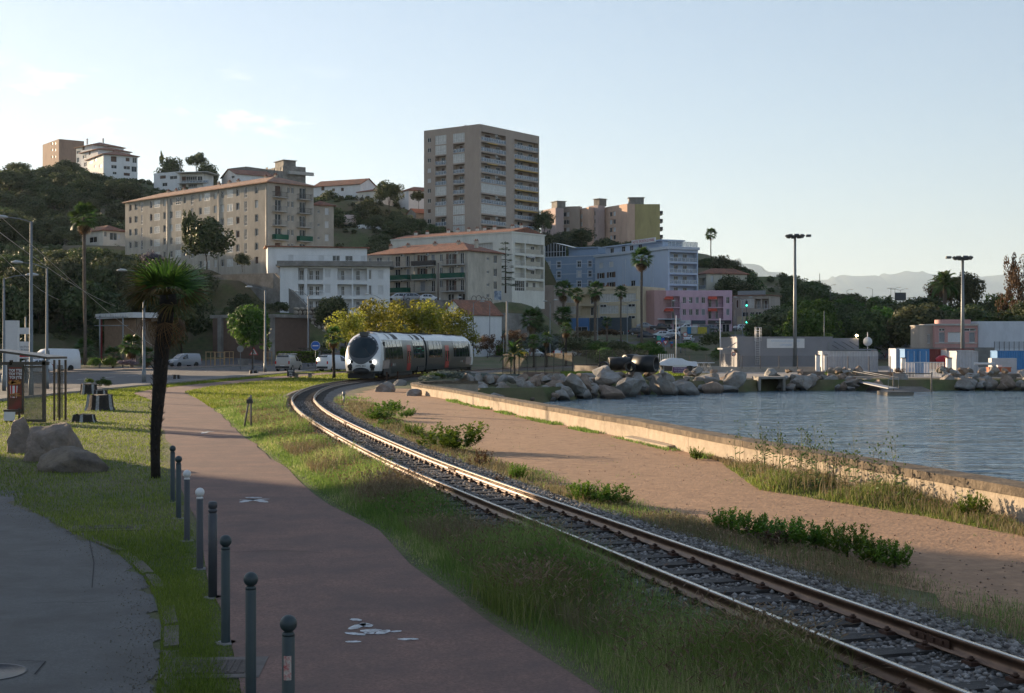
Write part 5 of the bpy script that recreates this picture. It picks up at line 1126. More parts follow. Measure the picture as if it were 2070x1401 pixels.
# ------------------------------------------------------------------ road vehicles
STY = {  # length, width, belt, [(x from nose, top height)], windscreen (x0,x1), rear glass (x0,x1), side glass x-ranges, wheelbase positions, wheel radius
 'hatch': (4.1, 1.78, .92, [(0, .60), (.12, .72), (.95, .95), (1.75, 1.42), (2.3, 1.5), (3.3, 1.45), (3.85, 1.12), (4.05, .92), (4.1, .6)], (.98, 1.72), (3.35, 3.85), [(1.55, 2.35), (2.45, 3.35)], (.75, 3.3), .31),
 'sedan': (4.5, 1.8, .92, [(0, .58), (.12, .70), (1.1, .92), (1.95, 1.38), (2.5, 1.45), (3.2, 1.40), (3.9, 1.02), (4.4, .98), (4.5, .6)], (1.15, 1.9), (3.25, 3.88), [(1.75, 2.5), (2.6, 3.4)], (.8, 3.5), .31),
 'suv': (4.35, 1.85, 1.05, [(0, .70), (.12, .88), (1.0, 1.08), (1.7, 1.58), (2.2, 1.68), (3.7, 1.64), (4.15, 1.15), (4.3, 1.0), (4.35, .7)], (1.05, 1.66), (3.72, 4.14), [(1.5, 2.35), (2.45, 3.25), (3.32, 3.75)], (.85, 3.5), .35),
 'van': (4.45, 1.86, 1.08, [(0, .62), (.12, .85), (.85, 1.10), (1.75, 1.72), (2.3, 1.84), (4.25, 1.82), (4.42, 1.55), (4.45, .6)], (.9, 1.7), (4.28, 4.4), [(1.45, 2.3)], (.85, 3.6), .33),
 'bigvan': (5.9, 2.05, 1.30, [(0, .75), (.12, 1.0), (.75, 1.30), (1.55, 2.15), (2.0, 2.48), (2.5, 2.55), (5.7, 2.5), (5.88, 2.1), (5.9, .6)], (.8, 1.52), (5.72, 5.86), [(1.25, 2.05)], (1.0, 4.6), .36),
 'pickup': (5.1, 1.85, 1.05, [(0, .70), (.12, .95), (1.2, 1.1), (1.9, 1.65), (2.3, 1.72), (3.2, 1.68), (3.5, 1.1), (5.0, 1.08), (5.1, .7)], (1.25, 1.85), (3.25, 3.5), [(1.65, 2.4), (2.5, 3.2)], (.95, 4.0), .38)}
M_tyre = mat('tyre_rubber', (0.018, 0.018, 0.018), 0.9); M_rim = mat('wheel_rim', (0.35, 0.35, 0.36), 0.35, metal=0.8); M_cglass = mat('car_glass', (0.02, 0.025, 0.03), 0.06, var=0.3, spec=0.9)
M_hl = mat('car_headlamp', (0.7, 0.7, 0.68), 0.15); M_tl = mat('car_tail_lamp', (0.40, 0.01, 0.01), 0.25); M_plate = mat('number_plate', (0.6, 0.6, 0.58), 0.5); M_bump = mat('car_plastic', (0.025, 0.025, 0.027), 0.7)
def paint(n, c): return mat('car_paint_'+n, c, 0.25, var=0.03, spec=0.6)
PAINT = {'white': paint('white', (0.62, 0.63, 0.64)), 'silver': paint('silver', (0.30, 0.31, 0.33)), 'black': paint('black', (0.012, 0.012, 0.014)), 'dark': paint('dark', (0.03, 0.035, 0.045)), 'yellow': paint('yellow', (0.62, 0.40, 0.02)), 'grey': paint('grey', (0.12, 0.13, 0.15)), 'beige': paint('beige', (0.38, 0.36, 0.33))}
CARM = {}
def car_meshes(style):
    if style in CARM: return CARM[style]
    L, W, belt, top, ws, rw_, sides, wb, wr = STY[style]; X = [p[0] for p in top]; T = [p[1] for p in top]; tp = lambda x: float(np.interp(x, X, T)); hw = W/2
    xs = sorted(set(X+[wb[0]-.45, wb[0]+.45, wb[1]-.45, wb[1]+.45])); m = MB(); V = []
    for x in xs:
        e = 1-.10*max(0, 1-x/.5)**2-.06*max(0, 1-(L-x)/.4)**2; t = tp(x); bl = min(belt, t-.02); rwid = hw*e*(.80 if t > belt+.3 else .92-.12*max(0, min(1, (t-belt)/.3)))
        V += [(x, -hw*e*.92, .26), (x, -hw*e, .5), (x, -hw*e*.99, bl), (x, -rwid, t-.04), (x, 0, t), (x, rwid, t-.04), (x, hw*e*.99, bl), (x, hw*e, .5), (x, hw*e*.92, .26)]
    n = 9; m.add([(L/2-v[0], -v[1], v[2]) for v in V], [(i*n+j, i*n+j+1, (i+1)*n+j+1, (i+1)*n+j) for i in range(len(xs)-1) for j in range(n-1)], True)
    k = len(xs)-1; m.f += [tuple(range(n))[::-1], tuple(k*n+j for j in range(n))]; m.m += [0, 0]; m.sm += [False, False]
    body = m
    P = lambda x, y, z: (L/2-x, y, z); parts = {}
    ed = lambda x: hw*(.80 if tp(x) > belt+.3 else .88)
    g = MB()
    for a, c in sides:
        for s_ in (-1, 1):
            za, zc = tp(a)-.10, tp(c)-.10; f = lambda z, x: s_*(hw*.99+(ed(x)-hw*.99)*max(0, (z-belt)/(tp(x)-.04-belt))+.012)
            za = max(za, belt+.1); zc = max(zc, belt+.1)
            g.quad(P(a, f(belt+.03, a), belt+.03), P(c, f(belt+.03, c), belt+.03), P(c, f(zc, c), zc), P(a, f(za, a), za))
    parts['side_windows'] = (g, M_cglass)
    for nm, (a, c) in (('windscreen', ws), ('rear_window', rw_)):
        g = MB(); za, zc = tp(a), tp(c); ea, ec = ed(a)*.93, ed(c)*.93; dx_ = -.03 if nm == 'windscreen' else .03
        g.quad(P(a+dx_, -ea, za+.0), P(a+dx_, ea, za+.0), P(c+dx_, ec, zc+.0), P(c+dx_, -ec, zc)); parts[nm] = (g, M_cglass)
    g = MB(); g.box(L/2-.1, L/2+.03, -hw*.86, hw*.86, .28, .5); g.box(-L/2-.03, -L/2+.1, -hw*.88, hw*.88, .3, .55); parts['bumpers'] = (g, M_bump)
    w_ = MB(); w_.lathe([(0, -.09), (wr*.62, -.1), (wr*.66, -.11), (wr, -.1), (wr, .1), (wr*.6, .1), (0, .08)], 16, (0, 0, 0), 'y'); w_.m = [0]*len(w_.f)
    for i in range(len(w_.f)):
        if i < 32: w_.m[i] = 1
    lt = MB(); lt.box(-.09, .04, -.13, .13, -.07, .07); tl = MB(); tl.box(-.05, .03, -.07, .07, -.16, .16); pl = MB(); pl.box(-.02, .01, -.26, .26, -.055, .055)
    CARM[style] = (body, {k: (g.mesh(k, mm)) for k, (g, mm) in parts.items()}, w_.mesh('wheel', [M_tyre, M_rim]), lt.mesh('headlight', M_hl), tl.mesh('tail_light', M_tl), pl.mesh('number_plate', M_plate), {})
    return CARM[style]
def car(label, style, col, pos, head, cat='car', rack=False, group=None):
    """head: direction the car points, degrees to the right of straight away from the camera"""
    body, parts, wm, lt, tl, pl, cache = car_meshes(style); L, W, belt, top, ws, rw_, sides, wb, wr = STY[style]
    root = empty({'van': 'delivery_van', 'bigvan': 'delivery_van', 'pickup': 'pickup_truck'}.get(style, 'parked_car' if group else 'car'), pos, R(90-head), label, cat, group)
    if col not in cache: cache[col] = body.mesh('body', PAINT[col])
    link('body', cache[col], root)
    for k, me in parts.items(): link(k, me, root)
    for x in wb:
        for s_ in (-1, 1): link('wheel', wm, root, (L/2-x, s_*(W/2-.09), wr))
    for s_ in (-1, 1):
        link('headlight', lt, root, (L/2-.03, s_*(W/2-.28), STY[style][3][1][1]-.05)); link('tail_light', tl, root, (-L/2, s_*(W/2-.14), belt-.12 if style != 'bigvan' else 1.1))
        m = MB(); m.box(-.08, .08, 0, .12, 0, .16); 
        if style in ('van', 'bigvan'): mm = MB(); mm.box(L/2-sides[0][0]-.15, L/2-sides[0][0]+.02, (W/2+.02) if s_ > 0 else -(W/2+.22), (W/2+.22) if s_ > 0 else -(W/2+.02), belt, belt+.26); mm.build('mirror', M_bump, root)
    link('number_plate', pl, root, (-L/2-.03, 0, .62))
    if rack: m = MB(); m.box(-1.6, .9, -.75, -.69, 1.88, 1.92); m.box(-1.6, .9, .69, .75, 1.88, 1.92); m.box(-1.2, -1.1, -.75, .75, 1.92, 1.96); m.box(.3, .4, -.75, .75, 1.92, 1.96); m.build('roof_rack', M_shutw, root)
    return root
def gz(x, y): return G(x, y)+.035
def onroad(px, D): x = (px-CX)*D/F; return (x, D, gz(x, D))
car('grey-white panel van with roof rack, rear to the camera', 'van', 'beige', onroad(584, 157), 10, 'van', True)
car('white panel van driving right, just left of the train nose', 'van', 'white', onroad(678, 155), 34, 'van')
car('tall white delivery van parked across the road at left', 'bigvan', 'white', onroad(106, 152), 220, 'van')
car('small silver van facing left beyond the palm trunk', 'van', 'silver', onroad(372, 188), 222, 'van')
car('white car half hidden behind the bus shelter roof', 'hatch', 'white', onroad(62, 138), 215)
car('silver car whose roof shows above the hedge', 'hatch', 'silver', onroad(592, 206), 250)
car('yellow sport utility car right of the train', 'suv', 'yellow', onroad(1046, 222), 30)
car('white estate car just right of the yellow car', 'hatch', 'white', onroad(1078, 232), 35)
car('white car with red tail lights beyond the fence', 'hatch', 'white', onroad(1143, 226), 40)
gt = 'cars parked on the terrace below the tan block'
for px, lb, st, cl, hd in ((804, 'white car leftmost on the terrace below the tan block', 'suv', 'white', 265), (838, 'silver car in the middle of the terrace row', 'suv', 'silver', 80), (868, 'white car rightmost on the terrace beside the pillar', 'hatch', 'white', 80)):
    p = at(px, 607, 268); car(lb, st, cl, (p.x, p.y, zat(606, 258)+.02), hd, group=gt)
gt = 'cars parked before the shop row'
def street(px, py, D): p = at(px, py, D); return (p.x, p.y, max(p.z, gz(p.x, p.y)))
for px, py, D, lb, st, cl, hd in ((1306, 664, 322, 'silver car at the left end of the shop row', 'sedan', 'silver', 100), (1336, 668, 318, 'black pickup before the shop canopy', 'pickup', 'black', 95), (1290, 677, 308, 'black car behind the tall palm trunk', 'suv', 'black', 90),
    (1309, 684, 300, 'dark sedan in the front row of the shop car park', 'sedan', 'dark', 95), (1334, 682, 304, 'white car beside the dark sedan', 'hatch', 'white', 262), (1355, 681, 308, 'white off-road car at the right of the parked row', 'suv', 'white', 265), (1355, 688, 292, 'dark car with a glinting headlight pulling out', 'hatch', 'dark', 215),
    (1393, 693, 284, 'white estate with red tail lights on the street', 'hatch', 'white', 20), (1388, 669, 316, 'white pickup behind the recycling bins', 'pickup', 'white', 268), (1440, 669, 318, 'grey car right of the recycling bins', 'hatch', 'grey', 90), (1499, 668, 322, 'white car at the traffic light', 'hatch', 'white', 60)):
    car(lb, st, cl, street(px, py, D), hd, group=gt)
for px, lb in ((1990, 'white car parked on the upper road far right'), (2006, 'second white car parked on the upper road far right')):
    p = at(px, 652, 260); car(lb, 'hatch', 'white', p, 100)
# ------------------------------------------------------------------ bollards, lamps, signs, shelters
M_bol = mat('bollard_green_grey', (0.024, 0.040, 0.045), 0.5, var=0.12, scale=8, spec=0.5, col2=(0.075, 0.06, 0.045), mixscale=9, mixpos=(0.66, 0.72), space='obj')
M_bolg = mat('bollard_grey', (0.05, 0.055, 0.065), 0.45, var=0.1, scale=8)
M_ballw = mat('bollard_ball_white', (0.60, 0.60, 0.60), 0.45, var=0.12, scale=10)
M_foot = mat('bollard_footing', (0.22, 0.20, 0.19), 0.9, var=0.2)
def bollard(label, px, py, kind):
    p = gp(px, py); root = empty('bollard', p, 0, label, 'bollard', 'row of bollards along the cycle path'); post = M_bol if kind == 'green' else M_bolg
    m = MB(); m.lathe([(.0, -.05), (.043, -.05), (.043, .0), (.043, .88 if kind != 'flat' else .90), (.040, .885 if kind != 'flat' else .905), (.040, .90), (0, .90)] if kind != 'flat' else [(0, -.05), (.05, -.05), (.05, .93), (.041, .94), (.041, .955), (.05, .96), (.05, .985), (.041, .99), (.041, 1.0), (.05, 1.005), (.05, 1.06), (.035, 1.075), (0, 1.075)], 18); m.build('post', post, root)
    if kind != 'flat':
        m = MB(); m.lathe([(0, .885), (.042, .885), (.042, .905), (.026, .915)] + [(.058*math.sin(a), .966-.058*math.cos(a)) for a in [R(28+i*15.2) for i in range(11)]], 18); m.build('ball_cap', M_ballw if kind == 'white' else post, root)
    m = MB(); m.lathe([(0, .012), (.10, .012), (.105, .0)], 8); m.build('footing', M_foot, root)
bollard('dark green bollard closest to the camera, with a torn sticker', 583, 1555, 'green')
stk = MB(); q = [( .044*math.sin(a), -.044*math.cos(a)) for a in [R(-35+i*14) for i in range(6)]]
for i in range(5): stk.quad((*q[i], .60), (*q[i+1], .60), (*q[i+1], .76), (*q[i], .76))
bp_ = [o for o in bpy.data.objects if o.name.startswith('bollard') and o.type == 'EMPTY'][0]
stk.build('sticker', mat('sticker_print', (0.45, 0.40, 0.36), 0.6, var=0.3, scale=30, col2=(0.35, 0.03, 0.04), mixscale=22), bp_)
bollard('second dark green ball-topped bollard from the camera', 507, 1418, 'green')
bollard('third dark green ball-topped bollard, chipped, before the flat-topped post', 456, 1300, 'green')
bollard('flat-topped grey bollard post in the row', 430, 1208, 'flat')
bollard('grey bollard with white ball nearer the camera', 404, 1150, 'white')
bollard('grey bollard with white ball farther from the camera', 378, 1093, 'white')
bollard('dark green bollard just beyond the white-balled ones', 361, 1048, 'green')
bollard('farthest dark green bollard near the palm trunk', 349, 1015, 'green')
# utility chambers in the grass
M_lid = mat('chamber_lid', (0.075, 0.058, 0.050), 0.8, var=0.25, scale=12, bump=0.8, bscale=45)
def chamber(label, px, py, w, d, rz):
    p = gp(px, py); root = empty('utility_chamber', p, rz, label, 'utility cover'); m = MB(); m.box(-w/2-.14, w/2+.14, -d/2-.14, d/2+.14, -.1, .017); m.build('frame', mat('chamber_concrete', (0.13, 0.11, 0.10), 0.9, var=0.2, scale=6), root)
    m = MB(); m.box(-w/2, w/2, -d/2, d/2, .017, .024)
    for i in range(int(w/.06)): m.box(-w/2+i*.06+.01, -w/2+i*.06+.03, -d/2+.02, d/2-.02, .024, .03)
    m.build('lid', M_lid, root)
chamber('ribbed utility cover in concrete frame at the bottom edge', 432, 1352, .58, .5, R(4)); chamber('ribbed utility cover half buried in the lawn beside the lane', 215, 1068, .8, .4, R(8))
m = MB(); m.lathe([(0, .012), (.30, .012), (.30, .014), (.33, .014), (.33, .010)], 24); tag(m.build('manhole_cover', mat('cast_iron', (0.07, 0.07, 0.075), 0.5, metal=0.5, bump=0.6, bscale=40), None, gp(-26, 1362)), 'round cast-iron manhole cover in the asphalt lane', 'manhole cover')
# kerb stones along the lane, one by one
kb = empty('lane_kerb', (-4.5, 16, 0), 0, 'worn granite kerb stones sunk at the edge of the lawn', 'kerb'); kl = MB(); kl.box(-.07, .07, -.47, .47, -.15, .055); klm = kl.mesh('kerb_stone', mat('lane_kerb_granite', (0.12, 0.10, 0.088), .9, var=.3, scale=6, bump=.4, bscale=20))
sacc = 0
for i in range(len(LEc)-1):
    a, b_ = Vector(LEc[i]), Vector(LEc[i+1]); sacc += (b_-a).length
    if sacc > 1.0:
        sacc = 0; t = (b_-a).normalized()
        if random.random() < .8: o = link('kerb_stone', klm, kb, (a.x+.1+4.5, a.y-16, random.uniform(-.06, -.03)), math.atan2(-t.x, t.y)); o.rotation_euler.y = random.uniform(-.12, .12)

# street lamps
M_pole = mat('lamp_pole_grey', (0.20, 0.215, 0.22), 0.5, var=0.1, metal=0.3); M_poled = mat('lamp_pole_dark', (0.07, 0.08, 0.085), 0.5, var=0.1, metal=0.3); M_lens = mat('lamp_lens', (0.45, 0.46, 0.46), 0.2, var=0.05)
def lamp(label, px, D, ytop, arms, name='street_lamp', rad=.075, zb=None, pm=None, group='street lamps', head=1.0):
    """arms: (dx, dz) offsets of the lamp heads from the pole top"""
    x = (px-CX)*D/F; z0 = G(x, D) if zb is None else zb; zt = zat(ytop, D); root = empty(name, (x, D, z0), 0, label, 'street lamp', group); h = zt-z0
    m = MB(); m.tube([(0, 0, 0), (0, 0, 1.0), (0, 0, 1.02), (0, 0, h)], [rad*1.5, rad*1.45, rad*1.15, rad*.7], 8); m.build('pole', pm or M_pole, root)
    for dx, dz in arms:
        s_ = 1 if dx > 0 else -1; m = MB(); m.tube([(0, 0, h-.05), (dx*.5, 0, h+dz*.7), (dx, 0, h+dz)], .035, 6); arm = m.build('arm', pm or M_pole, root)
        m = MB(); L_ = .75*head; m.tube([(dx-.05*s_, 0, h+dz), (dx+.12*s_, 0, h+dz+.03), (dx+L_*.6*s_, 0, h+dz+.05), (dx+L_*s_, 0, h+dz+.02)], [.05, .12*head, .16*head, .06], 8); m.v = [(a, b, (c-h-dz)*.7+h+dz) for a, b, c in m.v]; hd = m.build('lamp_head', M_lens, root)
    return root
lamp('tall grey lamp post behind the bus shelter, arm cut by the left edge', 63, 75, 447, [(-1.3, .22)], rad=.10)
lamp('thinner lamp post between the shelter and the white van', 95, 90, 541, [(-1.6, .35)], rad=.09)
lamp('lamp post beyond the left edge whose head reaches into view', 8, 86, 562, [(1.4, .2)], rad=.09)
lamp('grey lamp post partly hidden by the palm crown', 291, 104, 549, [(-1.3, .1)], rad=.11)
lamp('lamp post with single arm beside the lone roadside tree', 536, 150, 586, [(-1.4, .35)], rad=.11)
lamp('double-armed lamp post in front of the stone wall', 623, 190, 598, [(-1.2, .6), (1.3, .6)], rad=.09)
lamp('single lamp post rising behind the train nose tree', 770, 205, 603, [(-1.6, .6)])
lamp('lamp post with head before the white barn gable', 905, 222, 612, [(1.5, .9)])
lamp('lamp post with curved arm right of the white barn', 957, 224, 612, [(1.2, .5)])
lamp('thin lamp post behind the curved one at the hedge', 990, 226, 614, [(-.9, .4)])
lamp('double lamp post by the tallest mid palms', 1112, 235, 612, [(.6, .5), (-.5, .3)])
lamp('lamp post before the slate shop front', 1208, 250, 618, [(1.4, .7)])
lamp('lamp post before the pink flank wall', 1268, 258, 613, [(-1.3, .5), (1.5, .6)])
lamp('lamp post before the pink block', 1376, 262, 612, [(1.2, .4), (-1.0, .4)])
lamp('double lamp post by the small beige block', 1501, 262, 605, [(-1.0, .4), (1.2, .4)])
for px, yt, D, arms, lb in ((1679, 577, 330, [(.7, .2)], 'dark lamp post leftmost on the far road by the bay'), (1712, 587, 340, [(.9, .3)], 'second dark lamp post on the far road'), (1764, 584, 330, [(-.9, .3)], 'dark lamp post with arm to the left on the far road'), (1801, 585, 330, [(-.3, .3)], 'slim dark lamp post before the date palms'), (1809, 583, 335, [(-.5, .1), (.9, .3)], 'double dark lamp post beside the road sign'), (1820, 586, 320, [(-1.6, .2), (1.2, .3)], 'double dark lamp post carrying a square panel')):
    r_ = lamp(lb, px, D, yt, arms, pm=M_poled, rad=.06, head=.8)
m = MB(); m.box(-1.3, 1.3, -.1, -.02, zat(607, 320)-r_.location.z, zat(591, 320)-r_.location.z); m.build('panel', M_poled, r_)
def pole(label, px, D, ytop, rad, m_, name='pole', ybase=None, cat='pole'):
    x = (px-CX)*D/F; z0 = G(x, D) if ybase is None else zat(ybase, D); m = MB(); m.tube([(0, 0, 0), (0, 0, zat(ytop, D)-z0)], [rad, rad*.7], 8); return tag(m.build(name, m_, None, (x, D, z0)), label, cat)
pole('pale concrete pole at the fence corner right of the train', 1025, 163, 608, .17, mat('pole_concrete', (0.30, 0.28, 0.26), 0.9))
pole('slim white flagpole left of the warehouse', 1367, 180, 637, .09, M_railw, 'flagpole'); pole('white flagpole nearest the warehouse', 1456, 178, 643, .09, M_railw, 'flagpole')
pole('grey post before the hedge', 1018, 172, 682, .06, M_pole); pole('thin mast on the wooded ridge', 1657, 420, 552, .12, M_poled, 'mast'); pole('camera pole behind the warehouse', 1666, 190, 628, .06, M_pole)
pole('slim grey pole at the left warehouse yard entrance', 1486, 200, 627, .05, M_pole)
pole('weathered timber pole before the tan block', 886, 262, 531, .22, mat('timber_pole', (0.17, 0.14, 0.115), 0.9), 'timber_pole')
for px, yt, D, lb in ((1607, 478, 172, 'tall floodlight mast behind the grey warehouse'), (1946, 522, 165, 'tall floodlight mast before the pink and white building')):
    x = (px-CX)*D/F; h = zat(yt, D); root = empty('floodlight_mast', (x, D, 0), 0, lb, 'floodlight mast', 'floodlight masts of the harbour yard')
    m = MB(); m.tube([(0, 0, 0), (0, 0, h)], [.26, .15], 12); m.build('mast', M_pole, root); m = MB(); m.lathe([(.0, h-.02), (.75, h), (.75, h+.12), (0, h+.14)], 10); m.build('head_frame', M_poled, root)
    fm = MB(); fm.box(-.3, .3, -.12, .12, -.2, .2); fm = fm.mesh('floodlight', M_poled)
    for a in range(0, 360, 45):
        o = link('floodlight', fm, root, (1.0*math.cos(R(a)), 1.0*math.sin(R(a)), h+.05)); o.rotation_euler = (R(40), 0, R(a+90))
    o = link('floodlight', fm, root, (1.7 if px < 1800 else -1.7, 0, h+.12)); o.rotation_euler = (R(80), 0, 0)
# traffic light
D = 300; x = (1509-CX)*D/F; z0 = G(x, D); root = empty('traffic_light', (x, D, z0), 0, 'traffic light showing green before the small beige block', 'traffic light'); h = zat(605, D)-z0
m = MB(); m.tube([(0, 0, 0), (0, 0, h)], .07, 6); m.build('pole', M_poled, root)
for zz in (617, 651):
    zc = zat(zz, D)-z0; m = MB(); m.box(-.22, .22, -.2, .1, zc-.35, zc+.95); hd = m.build('signal_head', M_raild, root); m = MB(); m.disc((0, -.21, zc), .16, 12); m.build('green_lens', mat('signal_green', (.02, .5, .3), .3, var=0, emit=((.05, 1, .6), 2.5)), hd)
# power lines at left, glinting in the sun
M_wire = mat('power_line', (0.50, 0.46, 0.40), 0.35, metal=0.7)
for k, (a, b_, lb) in enumerate((((-40, 400), (330, 712), 'upper power line slanting down at the left edge'), ((-60, 425), (232, 618), 'middle power line slanting down at the left edge'), ((-60, 455), (118, 605), 'lower power line slanting down at the left edge'))):
    P0, P1 = at(a[0], a[1], 60), at(b_[0], b_[1], 175 if k else 180); pts = [P0.lerp(P1, t/12)-Vector((0, 0, .5*math.sin(math.pi*t/12))) for t in range(13)]
    m = MB(); m.tube(pts, .022, 4); tag(m.build('power_line', M_wire), lb, 'cable', 'power lines at left')
root = empty('insulator_frame', at(225, 640, 178), 0, 'steel insulator frame where the power lines land, behind the hedge', 'power frame'); m = MB()
z = 4.6
root.location.z = 0
for zz in (5.5, 6.6): m.tube([(-2.2, 0, zz), (2.2, 0, zz)], .06, 5)
m.tube([(-1.5, 0, 0), (-1.5, 0, 6.8)], .09, 5); m.tube([(1.5, 0, 0), (1.5, 0, 6.8)], .09, 5); m.build('frame', M_pole, root)
for q in range(7): m = MB(); m.lathe([(.04, 0), (.1, .08), (.04, .16), (.1, .24), (.04, .32)], 8, (-2+q*.65, 0, 6.66)); m.build('insulator', M_lens, root)

# signs
def sign_pole(label, px, D, ytop, h_extra=0, name='road_sign', rad=.035):
    x = (px-CX)*D/F; z0 = G(x, D); root = empty(name, (x, D, z0), 0, label, 'road sign'); h = zat(ytop, D)-z0; m = MB(); m.tube([(0, 0, 0), (0, 0, h)], rad, 6); m.build('post', M_pole, root); return root, h
M_sblue = mat('sign_blue', (0.01, 0.10, 0.42), 0.4, var=0.05); M_swhite = mat('sign_face_white', (0.62, 0.62, 0.62), 0.45, var=0.05); M_sred = mat('sign_face_red', (0.48, 0.02, 0.02), 0.45, var=0.05); M_sback = mat('sign_back', (0.22, 0.22, 0.22), 0.5, metal=0.4)
def disc_sign(root, zc, r_, m_, y=-.05, name='sign_face'):
    m = MB(); m.lathe([(0, -.012), (r_, -.012), (r_, .012), (0, .012)], 24, (0, y, zc), 'y', False); return m.build(name, m_, root)
root, h = sign_pole('round blue sign on a pole beside the panel van', 638, 152, 690); f = disc_sign(root, h-.45, .52, M_swhite); disc_sign(root, h-.45, .48, M_sblue, -.07, 'blue_disc'); m = MB(); m.box(-.32, .32, -.095, -.085, h-.52, h-.40); m.build('white_bar', M_swhite, root)
root, h = sign_pole('red-bordered triangular pedestrian warning sign by the median tree', 513, 172, 703)
def tri(root, zc, s_, m_, y): m = MB(); m.prism([(-s_, zc-s_*.58), (s_, zc-s_*.58), (0, zc+s_*1.15)], y-.01, y+.01); return m.build('sign_face', m_, root)
tri(root, h-.55, .58, M_sred, -.05); tri(root, h-.55, .42, M_swhite, -.075); m = MB(); m.tube([(0, -.09, h-.25), (0.03, -.09, h-.5)], .05, 5); m.tube([(0.03, -.09, h-.5), (-.12, -.09, h-.75)], .04, 5); m.tube([(0.03, -.09, h-.5), (.14, -.09, h-.75)], .04, 5); m.build('pedestrian_figure', M_raild, root)
root, h = sign_pole('grey back of a round road sign on the median', 486, 165, 698); disc_sign(root, h-.4, .4, M_sback)
root, h = sign_pole('black railway notice board with white letters beside the track', 588, 121, 752, rad=.05); root['category'] = 'notice board'
m = MB(); m.box(-.33, .33, -.05, .0, .72, 1.36) ; zt = zat(746, 121); root.children[0].scale.z = 1.0; bd = m.build('board', M_raild, root); bd.location.z = zt-1.36-root.location.z
text_mesh('FEUX', .2, M_swhite, bd, (0, -.055, 1.22), bold=.006); text_mesh('PN', .2, M_swhite, bd, (0, -.055, 1.0), bold=.006); text_mesh('6-46', .15, M_swhite, bd, (0, -.055, .82), bold=.004)
# harbour junction signs
root, h = sign_pole('cluster of green, blue and round red road signs before the street', 1332, 210, 678)
m = MB(); m.box(-.32, .32, -.06, -.03, h-.72, h); m.build('green_panel', mat('sign_green', (.01, .30, .22), .4), root); m = MB(); m.box(.36, .85, -.06, -.03, h-1.0, h-.35); m.build('blue_panel', M_sblue, root)
disc_sign(root, h-1.2, .42, M_sred, -.08); disc_sign(root, h-1.2, .3, M_swhite, -.1, 'white_disc')
root, h = sign_pole('give-way triangle sign right of the sign cluster', 1345, 208, 688); m = MB(); m.prism([(-.42, h), (.42, h), (0, h-.75)], -.06, -.04); m.build('sign_face', M_sred, root); m = MB(); m.prism([(-.26, h-.1), (.26, h-.1), (0, h-.56)], -.075, -.065); m.build('white_field', M_swhite, root)
root, h = sign_pole('small round no-stopping sign by the warehouse', 1483, 172, 712); disc_sign(root, h-.2, .28, M_sred); disc_sign(root, h-.2, .2, M_swhite, -.08, 'white_disc')
root, h = sign_pole('distant round speed sign among the bushes', 1385, 240, 672); disc_sign(root, h-.3, .4, M_sred); disc_sign(root, h-.3, .3, M_swhite, -.08, 'white_disc')

# bus shelter at left with advertising panel
BS = gp(62, 852); M_alu = mat('shelter_bronze', (0.085, 0.075, 0.065), 0.4, metal=0.6); M_bglass = glassmat('shelter_glass', (0.16, 0.16, 0.15), 0.08, 0.45)
bs = empty('bus_shelter', (BS.x, BS.y, 0), 0, 'glass bus shelter with advertising panel at the left edge', 'bus shelter')
px_m = F/BS.y; xm = lambda x: (x-62)/px_m
m = MB(); m.add([(xm(0), -.9, 2.62), (xm(108), -.7, 2.34), (xm(120), .9, 2.34), (xm(0), .9, 2.62), (xm(0), -.9, 2.70), (xm(108), -.7, 2.42), (xm(120), .9, 2.42), (xm(0), .9, 2.70)], [(3, 2, 1, 0), (4, 5, 6, 7), (0, 1, 5, 4), (1, 2, 6, 5), (2, 3, 7, 6)]); m.build('roof', M_alu, bs)
m = MB(); m.box(xm(0), xm(112), -.75, -.65, 2.12, 2.24); m.build('beam', M_alu, bs)
for x, y, w in ((99, -.7, .12), (103, .3, .05), (108, .6, .05), (116, .85, .06), (34, -.7, .1)): m = MB(); m.box(xm(x), xm(x)+w, y-.05, y+.05, .02, 2.3); m.build('post', M_alu, bs)
m = MB(); m.box(xm(62), xm(99), -.70, -.68, .12, 2.02); m.build('glass_pane', M_bglass, bs); m = MB(); m.box(xm(104), xm(116), .62, .64, .12, 2.1); m.build('glass_pane', M_bglass, bs)
m = MB(); m.box(xm(60), xm(99), -.73, -.66, .02, .12); m.box(xm(60), xm(99), -.73, -.66, 2.02, 2.10); m.build('pane_frame', M_alu, bs)
ad = MB(); ad.box(xm(30), xm(61), -.78, -.62, .30, 2.12); ad = ad.build('advert_case', M_alu, bs)
m = MB(); m.quad((xm(33), -.79, .42), (xm(59), -.79, .42), (xm(59), -.79, 2.04), (xm(33), -.79, 2.04)); m.build('poster', mat('poster_red', (0.20, 0.035, 0.025), 0.4, var=0.2, scale=6, col2=(0.10, 0.04, 0.02), mixscale=3), ad)
for i, t in enumerate(("TOI T'ES", "TOI T'ES", "TOI J'TE")): text_mesh(t, .13, M_swhite, ad, (xm(47), -.80, 1.92-i*.13), bold=.004)
m = MB(); m.prism([(xm(36), 1.36), (xm(51), 1.36), (xm(49.5), .92), (xm(37.5), .92)], -.805, -.795); m.build('bucket', M_swhite, ad)
for q in range(2): m = MB(); m.prism([(xm(38+q*8), 1.36), (xm(41+q*8), 1.36), (xm(41+q*7.6), .92), (xm(38.6+q*7.6), .92)], -.812, -.806); m.build('bucket_stripe', M_sred, ad)
text_mesh('KFC', .10, M_raild, ad, (xm(43.5), -.815, 1.0), bold=.004)
M_food = mat('fried_food', (0.42, 0.19, 0.05), 0.7, var=0.4, scale=18)
